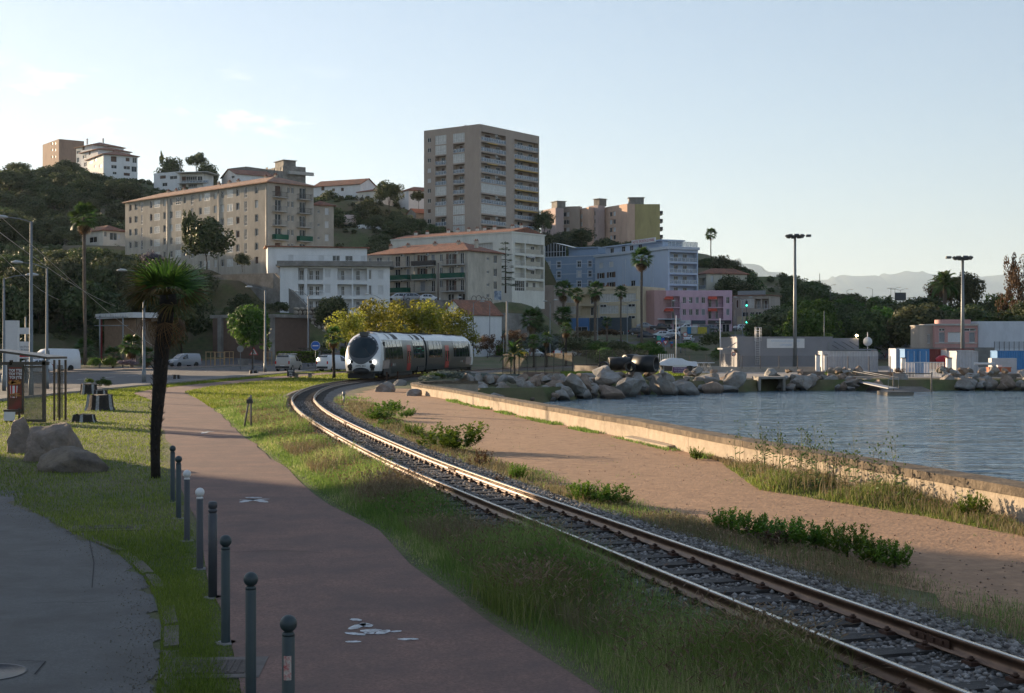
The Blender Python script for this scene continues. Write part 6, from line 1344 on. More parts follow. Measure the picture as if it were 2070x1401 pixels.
for q in range(16): m = MB(); rr = random.Random(q); m.add([(xm(35+rr.random()*22)+.07*math.cos(a), -.808-q*.0006, (1.44+rr.random()*.08 if q < 11 else .98+rr.random()*.1)+.06*math.sin(a)) for a in [R(60*j) for j in range(6)]], [tuple(range(6))]); m.build('food_piece', M_food, ad)
m = MB(); m.box(xm(30), xm(60), -1.15, -.8, .42, .5); m.box(xm(33), xm(36), -1.1, -1.05, .0, .42); m.box(xm(58), xm(61), -1.1, -1.0, 0, .55); m.build('bench', M_alu, bs); m = MB(); m.quad((xm(31), -1.16, .1), (xm(52), -1.16, .1), (xm(54), -1.16, .42), (xm(31), -1.16, .42)); m.build('hanging_notice', M_swhite, bs)
# second shelter across the road
D = 186; x = (628-CX)*D/F; b2 = empty('bus_shelter', (x, D, G(x, D)+.15), 0, 'pale glass bus shelter across the road behind the hedge', 'bus shelter')
m = MB(); m.box(-1.6, 2.6, -.6, .8, 2.35, 2.48); m.build('roof', M_alu, b2); m = MB(); m.box(-1.3, .1, .7, .74, .3, 2.3); m.build('glass_pane', M_balglass, b2); m = MB(); m.box(.15, 1.3, .7, .74, .3, 2.3); m.build('glass_pane', M_balglass, b2); m = MB(); m.box(.0, .6, .5, .6, .5, 2.0); m.build('timetable_panel', M_swhite, b2)
for q in (-1.4, .1, 1.4): m = MB(); m.box(q-.05, q+.05, .65, .75, 0, 2.35); m.build('post', M_alu, b2)
# boards at the left edge
root, h = sign_pole('white notice board with printed lines at the left edge behind the shelter', 52, 110, 640, name='notice_board', rad=.06); root['category'] = 'notice board'
m = MB(); z1, z0 = zat(690, 110)-root.location.z, zat(724, 110)-root.location.z; m.box(-.6, .55, -.1, -.05, z0, z1); bd = m.build('board', M_swhite, root)
text_mesh("Zone d'Activité", .17, M_raild, bd, (0, -.11, z1-.42)); text_mesh('Du Empoi', .17, M_raild, bd, (0, -.11, z1-.66)); m = MB(); m.box(-.5, .4, -.112, -.108, z0+.12, z0+.36); m.build('red_band', M_sred, bd)
m = MB(); m.box(-.75, .35, -.1, -.04, zat(675, 110)-root.location.z, zat(662, 110)-root.location.z); m.build('upper_board', M_swhite, root)
m = MB(); m.box(-.5, .5, 0, .4, 0, 4.6); tag(m.build('advertising_totem', M_swhite, None, (at(28, 700, 95).x-.25, 95, 0)), 'white advertising totem cut by the left edge', 'totem')
# bench, stake tripod, stumps, post stub
M_wood = mat('grey_timber', (0.17, 0.155, 0.14), 0.9, var=0.25, scale=10); M_stumpd = mat('stump_bark', (0.035, 0.030, 0.026), 0.95, var=0.4, scale=8, bump=0.8, bscale=16); M_stumpw = mat('stump_whitewash', (0.30, 0.30, 0.30), 0.9, var=0.4, scale=12); M_stumpt = mat('stump_top', (0.20, 0.15, 0.105), 0.9, var=0.3, scale=6)
p = gp(613, 764); be = empty('stone_bench', p, 0, 'low grey stone bench on the grass behind the notice board', 'bench'); m = MB(); m.box(-.95, .95, -.22, .22, .36, .48); m.build('seat', M_conc, be)
for s_ in (-.6, .6): m = MB(); m.box(s_-.14, s_+.14, -.18, .18, 0, .36); m.build('leg', M_conc, be)
def stump(label, px, py, w, h, white=True):
    p = gp(px, py); root = empty('tree_stump', p, random.random(), label, 'stump'); n = 22; m = MB(); prof = [(0, 1.16), (.25, 1.03), (.6, .97), (1, .92)]; V = []; rr = random.Random(px); fl_ = [1+.06*math.sin(j*2.7+px)+rr.uniform(-.05, .05) for j in range(n)]
    for t, k in prof:
        for j in range(n): a = 2*math.pi*j/n; V.append((w/2*k*fl_[j]*math.cos(a), w/2*k*fl_[j]*math.sin(a), h*t+(rr.uniform(-.04, .04) if t == 1 else 0)))
    fs = [(i*n+j, i*n+(j+1) % n, (i+1)*n+(j+1) % n, (i+1)*n+j) for i in range(3) for j in range(n)]; m.add(V, fs)
    if white: m.m = [1 if (i >= n and rr.random() < .0) or ((i % n) % 4 in (1,) and i < 3*n) else 0 for i in range(len(fs))]
    m.build('trunk_base', [M_stumpd, M_stumpw], root); t_ = MB(); t_.add(V[3*n:4*n], [tuple(range(n))]); t_.v = [(a, b, c+.004) for a, b, c in t_.v]; t_.build('cut_top', M_stumpt, root)
stump('largest striped palm stump on the lawn', 203, 829, 1.12, .68); stump('low whitewashed stump in front of the largest one', 170, 853, .85, .3); stump('stump overgrown with weeds behind the largest one', 180, 798, .98, .62); stump('low wide stump hidden behind the largest one', 203, 799, .8, .3); stump('small black and white stump by the roadside verge', 356, 766, .7, .36); stump('charred striped stump on the verge under the lamp post', 513, 757, .9, .42)
tp = gp(503, 864); root = empty('stake_frame', tp, 0, 'leaning wooden stakes tied together beside the path', 'stakes'); m = MB(); m.tube([(-.16, 0, 0), (.02, 0, 1.05)], .035, 7); m.build('stake', M_wood, root); m = MB(); m.tube([(.08, 0, 0), (.06, .05, 1.12)], .035, 7); m.build('stake', M_wood, root); m = MB(); m.box(-.07, .12, -.06, .1, .84, .98); m.build('binding', M_raild, root)
p = gp(695, 816); root = empty('marker_post', p, 0, 'small grey marker post inside the bend of the track', 'post'); m = MB(); m.tube([(0, 0, 0), (0, 0, .42)], .045, 8); m.build('post', M_pole, root); m = MB(); m.lathe([(0, .62), (.07, .6), (.075, .45), (.05, .4), (0, .4)], 8); m.build('cap', M_pole, root)
for px, py, lb in ((782, 774, 'rusty stub post left of the flat rock'), (804, 772, 'rusty stub post behind the flat rock')): p = gp(px, py); m = MB(); m.box(-.06, .06, -.06, .06, 0, .85); tag(m.build('rusty_post', M_clip, None, p), lb, 'post')
# bins and tree guards along the far pavement
def wbox(name, label, px, D, w, d, h, m_, cat, ybase=None, lid=None):
    x = (px-CX)*D/F; z = G(x, D) if ybase is None else zat(ybase, D); root = empty(name, (x, D, z), 0, label, cat); mm = MB(); mm.box(-w/2, w/2, -d/2, d/2, .08, h); mm.build('body', m_, root); mm = MB(); mm.box(-w/2-.04, w/2+.04, -d/2-.04, d/2+.04, h, h+.08); mm.build('lid', lid or m_, root); return root
wbox('rubbish_container', 'grey wheeled rubbish container right of the white van', 154, 172, .95, .7, 1.3, mat('bin_grey', (0.12, 0.13, 0.14), .6), 'bin'); wbox('service_cabinet', 'grey service cabinet on the pavement', 492, 192, 1.4, .6, 1.0, M_conc, 'cabinet')
for px, w, mm, lb in ((1383, 1.3, 'bin_cream', 'cream recycling bin left of the blue one'), (1392, .9, 'bin_blue', 'narrow blue recycling bin'), (1403, 1.3, 'bin_cream', 'cream recycling bin right of the blue one'), (1415, .95, 'bin_yellow', 'left yellow recycling bin'), (1424, .95, 'bin_yellow', 'right yellow recycling bin'), (1431, .6, 'bin_slate', 'slate grey recycling bin at the row end')):
    c_ = {'bin_cream': (.42, .39, .32), 'bin_blue': (.03, .22, .42), 'bin_yellow': (.52, .42, .05), 'bin_slate': (.14, .16, .18)}[mm]; wbox('recycling_bin', lb, px, 298, w, 1.0, 1.45, mat(mm, c_, .6, var=.2, scale=3), 'bin', 675)['group'] = 'recycling bins before the shops'
M_newwood = mat('new_timber', (0.38, 0.25, 0.13), 0.8, var=0.15)
for px, D, lb in ((444, 192, 'timber tree guard left of the median sign'), (541, 195, 'timber tree guard right of the lone tree'), (463, 196, 'timber tree guard beside the service cabinet'), (425, 194, 'timber tree guard at the left end of the row')):
    x = (px-CX)*D/F; root = empty('tree_guard', (x, D, G(x, D)), 0, lb, 'tree guard', 'timber tree guards along the pavement')
    for q, w in ((-.6, 0), (.0, .3), (.6, 0)): m = MB(); m.box(q-.05, q+.05, w-.05, w+.05, 0, 2.0); m.build('stake', M_newwood, root)
    for zz in (1.1, 1.95): m = MB(); m.box(-.7, .7, -.07, -.055, zz, zz+.1); m.build('rail', M_newwood, root)
# ------------------------------------------------------------------ harbour yard
M_metal = mat('warehouse_cladding', (0.23, 0.235, 0.26), 0.5, var=0.06, scale=0.8, metal=0.2)
M_quay = mat('quay_concrete', (0.20, 0.175, 0.15), 0.92, var=0.25, scale=1.5, col2=(0.12, 0.10, 0.085), mixscale=0.6, bump=0.4, bscale=8)
strip('harbour_yard', [(16, 122), (20, 140), (24, 160), (24, 200)], [(80, 120), (80, 140), (80, 160), (80, 200)], 0.02, mat('yard_concrete', (0.27, 0.24, 0.215), 0.9, var=0.12, scale=1.5), 'pale concrete harbour yard behind the quay', follow=False)
strip('car_park', [(22, 296), (27, 312), (30, 326)], [(56, 288), (62, 310), (66, 328)], 0.05, M_road, 'asphalt car park before the shop row', n=12)
D = 172; X0, X1 = (1490-CX)*D/F, (1682-CX)*D/F; w = X1-X0; h = zat(682, D)
wh = empty('warehouse', (X0, D, 0), 0, 'low grey metal warehouse with ribbed cladding and white signboard', 'warehouse')
m = MB(); m.box(0, w, 0, 14, -.2, h); m.build('wall', M_metal, wh)
m = MB()
for i in range(int(h/.17)): m.box(0, w, -.035, -.002, i*.17, i*.17+.085)
tag(m.build('cladding_ribs', M_metal, wh), kind='stuff')
m = MB(); m.box(-.1, w+.1, -.1, 14.1, h, h+.12); m.build('roof', M_metal, wh)
for q in (0.15, w-.5): m = MB(); m.box(q, q+.14, -.16, -.04, 0, h-.6); m.build('downpipe', M_pole, wh)
m = MB(); x0, x1 = (1550-CX)*D/F-X0, (1626-CX)*D/F-X0; m.box(x0, x1, -.10, -.04, zat(703, D), zat(684, D)); sb = m.build('signboard', M_swhite, wh)
text_mesh('PORT DE PLAISANCE CHARLES ORNANO', .27, mat('sign_pale_blue', (0.30, 0.42, 0.56), 0.6), sb, ((x0+x1)/2, -.105, zat(689, D))).scale = (.72, 1, 1)
text_mesh('CAPITAINERIE', .3, mat('sign_pale_blue', (0, 0, 0)), sb, ((x0+x1)/2, -.105, zat(697, D))).scale = (.8, 1, 1)
m = MB(); xl = (1526-CX)*D/F-X0
for q in (0, .55): m.tube([(xl+q, -.35, .5), (xl+q, -.35, h+1.2)], .03, 5)
for i in range(16): m.tube([(xl, -.35, .6+i*.28), (xl+.55, -.35, .6+i*.28)], .018, 4)
for i in range(5): m.tube([(xl-.1+.75*.5+.42*math.cos(a), -.35-.35+.35*math.sin(a), h-.4+i*.42) for a in [R(20*j) for j in range(19)]], .018, 4)
for a in (0, 60, 120, 180, 240, 300): m.tube([(xl+.27+.42*math.cos(R(a)), -.7+.35*math.sin(R(a)), h-.4), (xl+.27+.42*math.cos(R(a)), -.7+.35*math.sin(R(a)), h+1.28)], .018, 4)
m.build('caged_ladder', M_railw, wh)
m = MB(); m.box(-2.0, -.02, -1.2, 3, zat(706, D), zat(703, D)); m.tube([(-1.2, 0, zat(703, D)), (-.1, 0, zat(692, D))], .05, 5); m.build('side_canopy', M_metal, wh)
x0 = w+.02; x1 = (1736-CX)*(D+6)/F-X0; m = MB(); m.box(x0, x1, 6, 14, 0, zat(683, D+6)); wing = m.build('rear_wing', M_metal, wh); m = MB(); m.box(x0+.02, x1+1.4, 2.5, 5.98, zat(708, D+3), zat(705, D+3)); m.build('awning', M_shutg, wh)
for q in range(4): m = MB(); xx = x0+.6+q*1.0; m.tube([(xx, 5.9, zat(690, D+6)), (xx+.9, 3, zat(705, D+3))], .04, 4); m.build('awning_stay', M_poled, wh)
m = MB(); m.lathe([(0, 0), (.14, 0), (.14, .16), (0, .16)], 10, (x1-.3, 5.8, zat(678, D+6)), 'y'); m.build('floodlamp', mat('lit_lamp', (1, .8, .5), .3, var=0, emit=((1, .72, .38), 25)), wh)
m = MB(); m.lathe([(0, 0), (.55, .12), (.6, .2)], 14, (x1+1.2, 6, zat(690, D+6)), 'y'); m.tube([(x1+1.2, 6.2, 0), (x1+1.2, 6.2, zat(671, D+6))], .05, 5); m.build('satellite_dish', M_shutw, wh)
def wallrun(name, label, x0, x1, D0, D1, ytop, zb, th, m_, cat='wall'):
    a, b_ = (x0-CX)*D0/F, (x1-CX)*D1/F; d = Vector((b_-a, D1-D0)); L_ = d.length; m = MB(); zt = zat(ytop, D0); nseg = max(1, int(L_/4)); root = empty(name, (a, D0, 0), math.atan2(d.y, d.x), label, cat)
    for i in range(nseg): m = MB(); m.box(i*L_/nseg+.01, (i+1)*L_/nseg-.01, 0, th, zb, zt+random.uniform(-.02, .02)); m.build('wall_section', m_, root)
    return root
wallrun('quay_wall', 'low pale wall under the warehouse fence', 1395, 1660, 150, 148, 741, -1, .4, mat('quay_pale', (0.34, 0.30, 0.26), .9, var=.15, scale=1.5)); wallrun('quay_wall', 'dark stained quay wall above the boulders', 1612, 1848, 131, 126, 750, -1.5, .5, M_quay); wallrun('quay_wall', 'dark quay wall right of the white gate', 1925, 2110, 124, 124, 755, -1.5, .6, M_quay)
wallrun('quay_wall', 'reddish wall below the mesh fence', 1058, 1158, 128, 127, 752, -.6, .4, mat('wall_reddish', (0.20, 0.135, 0.105), .9, var=.2, scale=2))
wallrun('quay_wall', 'pale low wall behind the black pipes', 1160, 1240, 150, 140, 738, -.5, .3, M_quay)
wallrun('retaining_wall', 'grey concrete wall below the pink and white building', 1810, 2010, 190, 186, 702, -1, 1.0, mat('grey_concrete_wall', (0.19, 0.185, 0.175), .92, var=.15, scale=1)); gw = wallrun('graffiti_wall', 'pale wall covered with coloured graffiti behind the yard', 1758, 1872, 228, 222, 688, 0, .4, mat('graffiti_wall_paint', (0.36, 0.37, 0.40), .85, var=.3, scale=.9, col2=(0.16, 0.22, 0.34), mixscale=1.3, mixpos=(.5, .62)))
for q in range(14):
    rr = random.Random(q); m = MB(); c0 = Vector((.5+q*.62, -.03-.002*q, 1.1+rr.random()*.9)); m.tube([c0+Vector((rr.uniform(-.5, .5), 0, rr.uniform(-.5, .5))) for _ in range(6)], .06, 4); m.build('graffiti', mat('graffiti_%d' % (q % 4), [(.35, .05, .12), (.04, .2, .4), (.05, .3, .12), (.03, .03, .04)][q % 4], .7), gw)
# containers with corrugated sides
def container(label, px, D, L_, W_, H_, rz, m_, doors=None, name='shipping_container', zb=0.0):
    root = empty(name, ((px-CX)*D/F, D, zb), rz, label, 'container'); m = MB(); n = int(L_/.28)
    for i in range(n):
        a, b_ = i*L_/n, (i+1)*L_/n; c1, c2_ = a+(b_-a)*.3, a+(b_-a)*.7
        for y0, y1 in ((.0, .04),): m.add([(a, y0, .12), (c1, y1, .12), (c2_, y1, .12), (b_, y0, .12), (a, y0, H_-.1), (c1, y1, H_-.1), (c2_, y1, H_-.1), (b_, y0, H_-.1)], [(0, 1, 5, 4), (1, 2, 6, 5), (2, 3, 7, 6)])
    m.box(.05, L_-.05, .06, W_-.04, .12, H_-.1); m.build('corrugated_walls', m_, root)
    m = MB()
    for x in (0, L_-.1):
        for y in (-.02, W_-.1): m.box(x, x+.1, y, y+.12, 0, H_)
    m.box(0, L_, -.02, .06, H_-.1, H_); m.box(0, L_, -.02, .06, 0, .12); m.box(0, .08, .1, W_-.1, H_-.1, H_); m.box(L_-.08, L_, .1, W_-.1, H_-.1, H_); m.build('frame', m_, root)
    if doors:
        for x in (L_*.02, L_*.51): mm = MB(); mm.box(x+.08, x+L_*.46, -.05, -.03, .15, H_-.14); dd = mm.build('door', doors, root); mm = MB(); mm.tube([(x+L_*.1, -.08, .2), (x+L_*.1, -.08, H_-.2)], .025, 5); mm.tube([(x+L_*.35, -.08, .2), (x+L_*.35, -.08, H_-.2)], .025, 5); mm.build('lock_rod', M_shutw, dd)
    return root
M_cw = mat('container_white', (0.42, 0.42, 0.44), .55, var=.12, scale=1.5, col2=(.30, .27, .25), mixscale=.8, mixpos=(.6, .85)); M_cb = mat('container_blue', (0.045, 0.19, 0.42), .5, var=.1); M_cr = mat('container_red', (0.17, 0.032, 0.026), .6, var=.15); M_cwb = mat('container_pale', (.40, .43, .50), .55)
container('long white shipping container behind the dark quay wall', 1662, 150, 6.05, 2.4, 2.3, R(-2), M_cw); container('blue shipping container with double doors behind the gate', 1829, 138, 2.5, 2.4, 2.55, R(2), M_cb, M_cb); container('white and blue container beside the blue one', 1811, 140, .95, 2.4, 2.6, R(2), M_cwb)
container('white shipping container right of the gate pillar', 1934, 138, 2.15, 2.4, 2.35, R(0), M_cw); container('dark red shipping container at the back of the yard', 1848, 168, 3.3, 2.4, 2.5, 0, M_cr); container('white site cabin with red roof edge', 1914, 160, 3.1, 2.2, 2.4, 0, M_cw, None, 'site_cabin'); container('bright blue container at the right edge', 2016, 165, 6, 2.4, 2.3, 0, M_cb)
m = MB(); m.box(-.05, 3.2, -.06, 2.3, 0, .14); tag(m.build('cabin_roof_edge', M_cr, None, ((1914-CX)*160/F, 160-.02, 2.42)), 'dark red roof edge on the site cabin', 'roof')
m = MB(); m.lathe([(.2, -.8), (.55, -.35), (.6, .2), (.35, .7)], 14, (0, 0, 1.2), 'x'); m.box(-.6, .6, -.3, .3, .2, .6); tag(m.build('concrete_mixer', mat('mixer_red', (.40, .02, .03), .5), None, ((1905-CX)*160/F, 160, 0)), 'red concrete mixer beside the site cabin', 'mixer')
for px, lb in ((2008, 'terracotta planter left of the white slab'), (2030, 'terracotta planter at the right edge')): wbox('planter', lb, px, 130, 1.05, .7, .45, mat('terracotta', (.36, .12, .065), .8, var=.15), 'planter', 753)
wbox('white_slab', 'white block standing between the planters', 2020, 131, .35, .3, .65, M_shutw, 'block', 753); m = MB(); m.tube([(-1, 0, 0), (1, 0, 0)], .13, 10); tag(m.build('white_tube', M_shutw, None, at(1990, 735, 135)), 'long white tube lying on the quay', 'tube'); m = MB(); m.box(-1.3, 1.3, 0, 1, 0, 1.6); tag(m.build('white_crate', M_cw, None, (at(2030, 730, 142).x, 142, 0)), 'large pale crate behind the planters', 'crate')
# white bar gate, pillars
D = 125; g0, g1 = (1831-CX)*D/F, (1908-CX)*D/F; gt_ = empty('white_gate', (g0, D, 0), 0, 'white vertical-bar double gate on the quay', 'gate'); z0, z1 = zat(764, D), zat(732, D)
bm_ = MB(); bm_.box(-.022, .022, -.022, .022, z0+.05, z1-.03); bm_ = bm_.mesh('bar', M_railw); nb = 27
for i in range(nb): link('bar', bm_, gt_, ((g1-g0)*i/(nb-1), 0, 0))
for zz in (z0+.02, z1-.03): m = MB(); m.box(-.03, g1-g0+.03, -.03, .03, zz, zz+.06); m.build('rail', M_railw, gt_)
for px, lb, w_ in ((1918, 'white gate pillar with dark cap right of the gate', .45), (1653, 'white gate pillar at the left end of the white container', .42), (1669, 'second white pillar before the white container', .36), (1826, 'short grey pillar left of the blue doors', .36)): wbox('gate_pillar', lb, px, 126 if px > 1700 else 147, w_, w_, zat(724 if px > 1700 else 718, 126 if px > 1700 else 147), M_shutw, 'pillar', None, M_raild)
# mesh fences
M_mesh = glassmat('fence_mesh', (0.13, 0.095, 0.06), .8, 0.40); M_meshd = glassmat('fence_mesh_dark', (0.06, 0.06, 0.06), .8, 0.22)
def fence(label, pts, h, m_, post_step=2.4, name='mesh_fence', zoff=0.0, topext=0.0):
    P = [Vector(p) for p in pts]; root = empty(name, (P[0].x, P[0].y, 0), 0, label, 'fence'); pm = MB(); pm.box(-.03, .03, -.03, .03, -.2, h+topext); pm = pm.mesh('post', M_raild); sheet_ = MB()
    for a, b_ in zip(P[:-1], P[1:]):
        n = max(1, int((b_-a).length/post_step))
        for i in range(n+1): q = a.lerp(b_, i/n); link('post', pm, root, (q.x-P[0].x, q.y-P[0].y, q.z))
        sheet_.quad(a-P[0]+Vector((0, .04, P[0].z+.05)), b_-P[0]+Vector((0, .04, P[0].z+.05)), b_-P[0]+Vector((0, .04, P[0].z+h)), a-P[0]+Vector((0, .04, P[0].z+h)))
    sheet_.build('mesh', m_, root)
fence('brown mesh fence with leaning posts right of the train', [at(1016, 756, 140), at(1157, 757, 128)], 2.05, M_mesh, 1.6); fence('brown mesh fence running back behind the black pipes', [at(1158, 742, 150), at(1310, 740, 165)], 1.95, M_mesh, 2.6)
fence('dark fence before the bushes left of the warehouse', [(13.5, 168, 0), ((1490-CX)*170/F, 168, 0)], 1.9, M_meshd, 2.0); fence('thin dark fence posts on the wall before the warehouse', [at(1500, 741, 149), at(1650, 741, 148)], 1.2, M_meshd, 1.75); fence('dark posts before the white container', [at(1672, 749, 130), at(1800, 749, 127)], 1.35, M_meshd, 1.6); fence('dark railing below the white building at right', [at(2010, 705, 184), at(2100, 705, 184)], 1.0, M_meshd, .6)
# black plastic pipe sections on the bank
M_pipe = mat('black_pipe', (0.012, 0.013, 0.015), .45, var=.15, scale=3)
def big_pipe(label, px, py, D, r_, L_, rz):
    p = at(px, py, D); m = MB(); m.lathe([(r_*.72, -L_/2), (r_, -L_/2), (r_, L_/2), (r_*.72, L_/2), (r_*.72, -L_/2)], 28, (0, 0, 0), 'x'); o = m.build('pipe_section', M_pipe, None, p, rz); tag(o, label, 'pipe', 'black pipe sections on the bank')
big_pipe('short black pipe ring at the left of the heap', 1221, 741, 108, .42, .6, R(75)); big_pipe('long black pipe lying behind the ring', 1252, 735, 110, .55, 1.7, R(4)); big_pipe('small black pipe ring in the middle of the heap', 1274, 741, 107.5, .42, .7, R(80)); big_pipe('black pipe lying on top at the back', 1276, 728, 112, .5, 1.2, R(30)); big_pipe('largest black pipe at the right of the heap', 1305, 735, 108.5, .68, 1.8, R(-28))
# tarpaulined boat, sign, gangway truss, culvert, pontoon
p = at(1372, 745, 122); root = empty('covered_boat', (p.x, p.y, zat(752, 122)), 0, 'boat under crumpled white tarpaulin on a stand', 'boat'); m = MB(); rr = random.Random(8); V = []; nx = 10
for i in range(nx+1):
    t = i/nx; 
    for j in range(6): s_ = j/5; V.append((-1.7+3.3*t+rr.uniform(-.05, .05), -.7+1.4*s_, .55+.75*math.sin(math.pi*s_)*(.5+.5*math.sin(math.pi*min(1, t*1.2)))+rr.uniform(-.07, .1)))
m.add(V, [(i*6+j, (i+1)*6+j, (i+1)*6+j+1, i*6+j+1) for i in range(nx) for j in range(5)], True); m.build('tarpaulin', M_shutw, root); m = MB(); m.prism([(-1.7, .6), (1.6, .6), (1.3, .12), (-1.4, .12)], -.55, .55); m.build('hull', M_raild, root)
for q in (-1.4, -.6, .5, 1.2): m = MB(); m.box(q-.05, q+.05, -.6, -.5, -.1, .6); m.build('stand_leg', M_pole, root)
p = at(1374, 755, 119); root = empty('purple_notice', (p.x, p.y, zat(757, 119)), 0, 'purple and white notice board standing on the bank', 'notice board'); m = MB(); m.box(-.6, .6, -.03, 0, .05, .85); bd = m.build('board', mat('notice_purple', (.13, .05, .16), .6), root); m = MB(); m.box(-.6, .6, -.04, -.031, .66, .85); m.build('white_band', M_swhite, bd)
for q, t in enumerate(('PISTE INTERDITE', 'AUX VEHICULES', 'ACCES PORT')): text_mesh(t, .13, M_railw, bd, (0, -.035, .55-q*.17))
for q in (-.4, .4): m = MB(); m.box(q-.03, q+.03, 0, .05, -.4, .85); m.build('leg', M_pole, root)
a_, b_ = at(1395, 752, 124), at(1440, 753, 124); root = empty('gangway_truss', (a_.x, a_.y, a_.z), 0, 'white tubular truss gangway lying on the bank', 'gangway'); L_ = b_.x-a_.x; hh = .85; m = MB()
for y in (0, .8):
    for zz in (0, hh): m.tube([(0, y, zz), (L_+(.2 if zz else 0), y, zz)], .035, 5)
    for i in range(4): m.tube([(L_*i/4, y, 0), (L_*(i+.5)/4, y, hh), (L_*(i+1)/4, y, 0)], .028, 5)
m.build('truss', M_railw, root)
p = at(1345, 730, 135); root = empty('bench_frame', (p.x, p.y, 0), 0, 'white slatted frame standing behind the pipes', 'frame'); 
for q in range(9): m = MB(); m.box(-.7+q*.18, -.62+q*.18, 0, .03, 0, zat(715, 135)); m.build('slat', M_railw, root)
a_, b_ = at(1530, 783, 115.5), at(1574, 783, 115.5); root = empty('culvert', (a_.x, 113.6, a_.z-.2), 0, 'concrete box culvert opening among the boulders', 'culvert'); w_ = b_.x-a_.x; m = MB(); m.box(-.2, 0, 0, 3, 0, .98); m.box(w_, w_+.2, 0, 3, 0, .98); m.box(-.2, w_+.2, 0, 3, .98, 1.15); m.build('frame', M_conc, root); m = MB(); m.quad((0, 2.9, 0), (w_, 2.9, 0), (w_, 2.9, .98), (0, 2.9, .98)); m.build('dark_back', M_raild, root)
a_, b_ = gp(1829, 796, -.62), gp(1878, 796, -.62); root = empty('pontoon', (a_.x, 103.5, -.62), 0, 'floating wooden pontoon below the gate', 'pontoon'); w_ = 2.0
pm_ = MB(); pm_.box(.01, .19, 0, 3.0, -.04, 0); pm_ = pm_.mesh('plank', M_wood)
for i in range(10): link('plank', pm_, root, (i*.2, 0, 0))
m = MB(); m.box(0, 2.0, .05, 2.95, -.38, -.045); m.build('float', mat('pontoon_float', (.22, .19, .15), .8), root)
root2 = empty('gangway_ramp', (a_.x+.9, 106.6, -.5), 0, 'narrow ramp with handrails from the gate to the pontoon', 'ramp'); m = MB(); m.add([(0, 0, 0), (.8, 0, 0), (.8, 16, .45), (0, 16, .45), (0, 0, .08), (.8, 0, .08), (.8, 16, .53), (0, 16, .53)], [(0, 1, 5, 4), (4, 5, 6, 7), (1, 2, 6, 5), (3, 0, 4, 7)]); m.build('deck', M_metal, root2)
for x in (0, .8): m = MB(); m.tube([(x, 0, .05), (x, 0, .9), (x, 16, 1.3), (x, 16, .5)], .025, 5); m.build('handrail', M_rails, root2)
root = empty('slipway', (a_.x+3, 112, -.9), 0, 'concrete slipway right of the pontoon with wooden goalpost rail', 'slipway'); m = MB(); m.add([(-.8, 0, 0), (3.2, 0, 0), (3.2, 11, 1.0), (-.8, 11, 1.0)], [(0, 1, 2, 3)]); m.build('slab', M_quay, root)
for x in (-.2, 2.9): m = MB(); m.tube([(x, 0, -.4), (x, 0, 1.6)], .06, 6); m.build('timber_post', M_wood, root)
m = MB(); m.tube([(-.2, 0, 1.5), (2.9, 0, 1.5)], .04, 5); m.build('timber_rail', M_wood, root)
# pink and white building at right
W_pk2 = wallmat('render_salmon', (0.42, 0.235, 0.215), .06); D = 198
b = Bld('harbour_office', 'pink and cream harbour building with white shutters at right', 1869, 204, 1890, 200, 1977, 0, zat(658, 200), W_pk2, depth=7)
b.A = Vector(((1890-CX)*D/F, D)); b.u = Vector((1, .02)).normalized(); b.v = Vector((-b.u.y, b.u.x)); b.W = (1977-1890)*D/F; b.rz = math.atan2(b.u.y, b.u.x); b.root.location = (b.A.x, b.A.y, 0); b.root.rotation_euler.z = b.rz
X = lambda x: b.ux('f', x); Z = lambda y: zat(y, D)
b.win('f', X(1898), X(1910), Z(692), Z(671), 'p'); b.win('f', X(1959), X(1971), Z(692), Z(671), 'p'); b.win('f', X(1916), X(1950), Z(691), Z(671), 's'); b.win('f', X(1898), X(1910), Z(669), Z(663), 'v'); b.win('f', X(1949), X(1973), Z(669), Z(663), 'v')
b.walls(); m = MB(); m.box(-.1, b.W+.1, -.25, b.L, b.h, b.h+.25); b.part('roof_edge', m, M_slabw); m = MB(); m.box(-.02, b.W, -.12, -.01, Z(694), Z(692)); b.part('string_course', m, M_slabw)
m = MB(); m.box(X(1912), X(1970), 1.5, 5, b.h+.25, b.h+.9); b.part('roof_box', m, W_pk2)
b = Bld('harbour_office', 'beige flank wing of the pink harbour building', 1869, 199, 1889.5, 199, 1892, 0, zat(658, 199), W_stone, depth=7); b.win('f', .4, .8, b.h-2.6, b.h-1.2, 'v'); b.walls(); b.flat(M_slabw, 0, .1, .15)
b = Bld('white_shed', 'long windowless white shed at the right edge', 1977.5, 199, 2120, 199, 2130, 0, zat(652, 199), wallmat('render_cold_white', (.46, .48, .52), .04), depth=10); b.walls(); b.flat(None, .1)
# unseen block added off to the left to cast shade over the foreground
SX, SY = -68, 83
b = Bld('apartment_block', 'plain unseen block added beyond the left edge to shade the foreground', 0, 50, 10, 50, 20, 0, 17.5, W_tan, depth=15)
b.A = Vector((SX-16, SY-42)); b.u = Vector((1, 0)); b.v = Vector((0, 1)); b.W = 16; b.L = 42; b.rz = 0; b.root.location = (b.A.x, b.A.y, 0); b.root.rotation_euler.z = 0
for i in range(5):
    for q in range(10): b.win('s', 1.5+q*4, 3.0+q*4, 1.0+3*i, 2.5+3*i, 'v')
b.walls(); b.hip(M_tile, 1.5, .5)
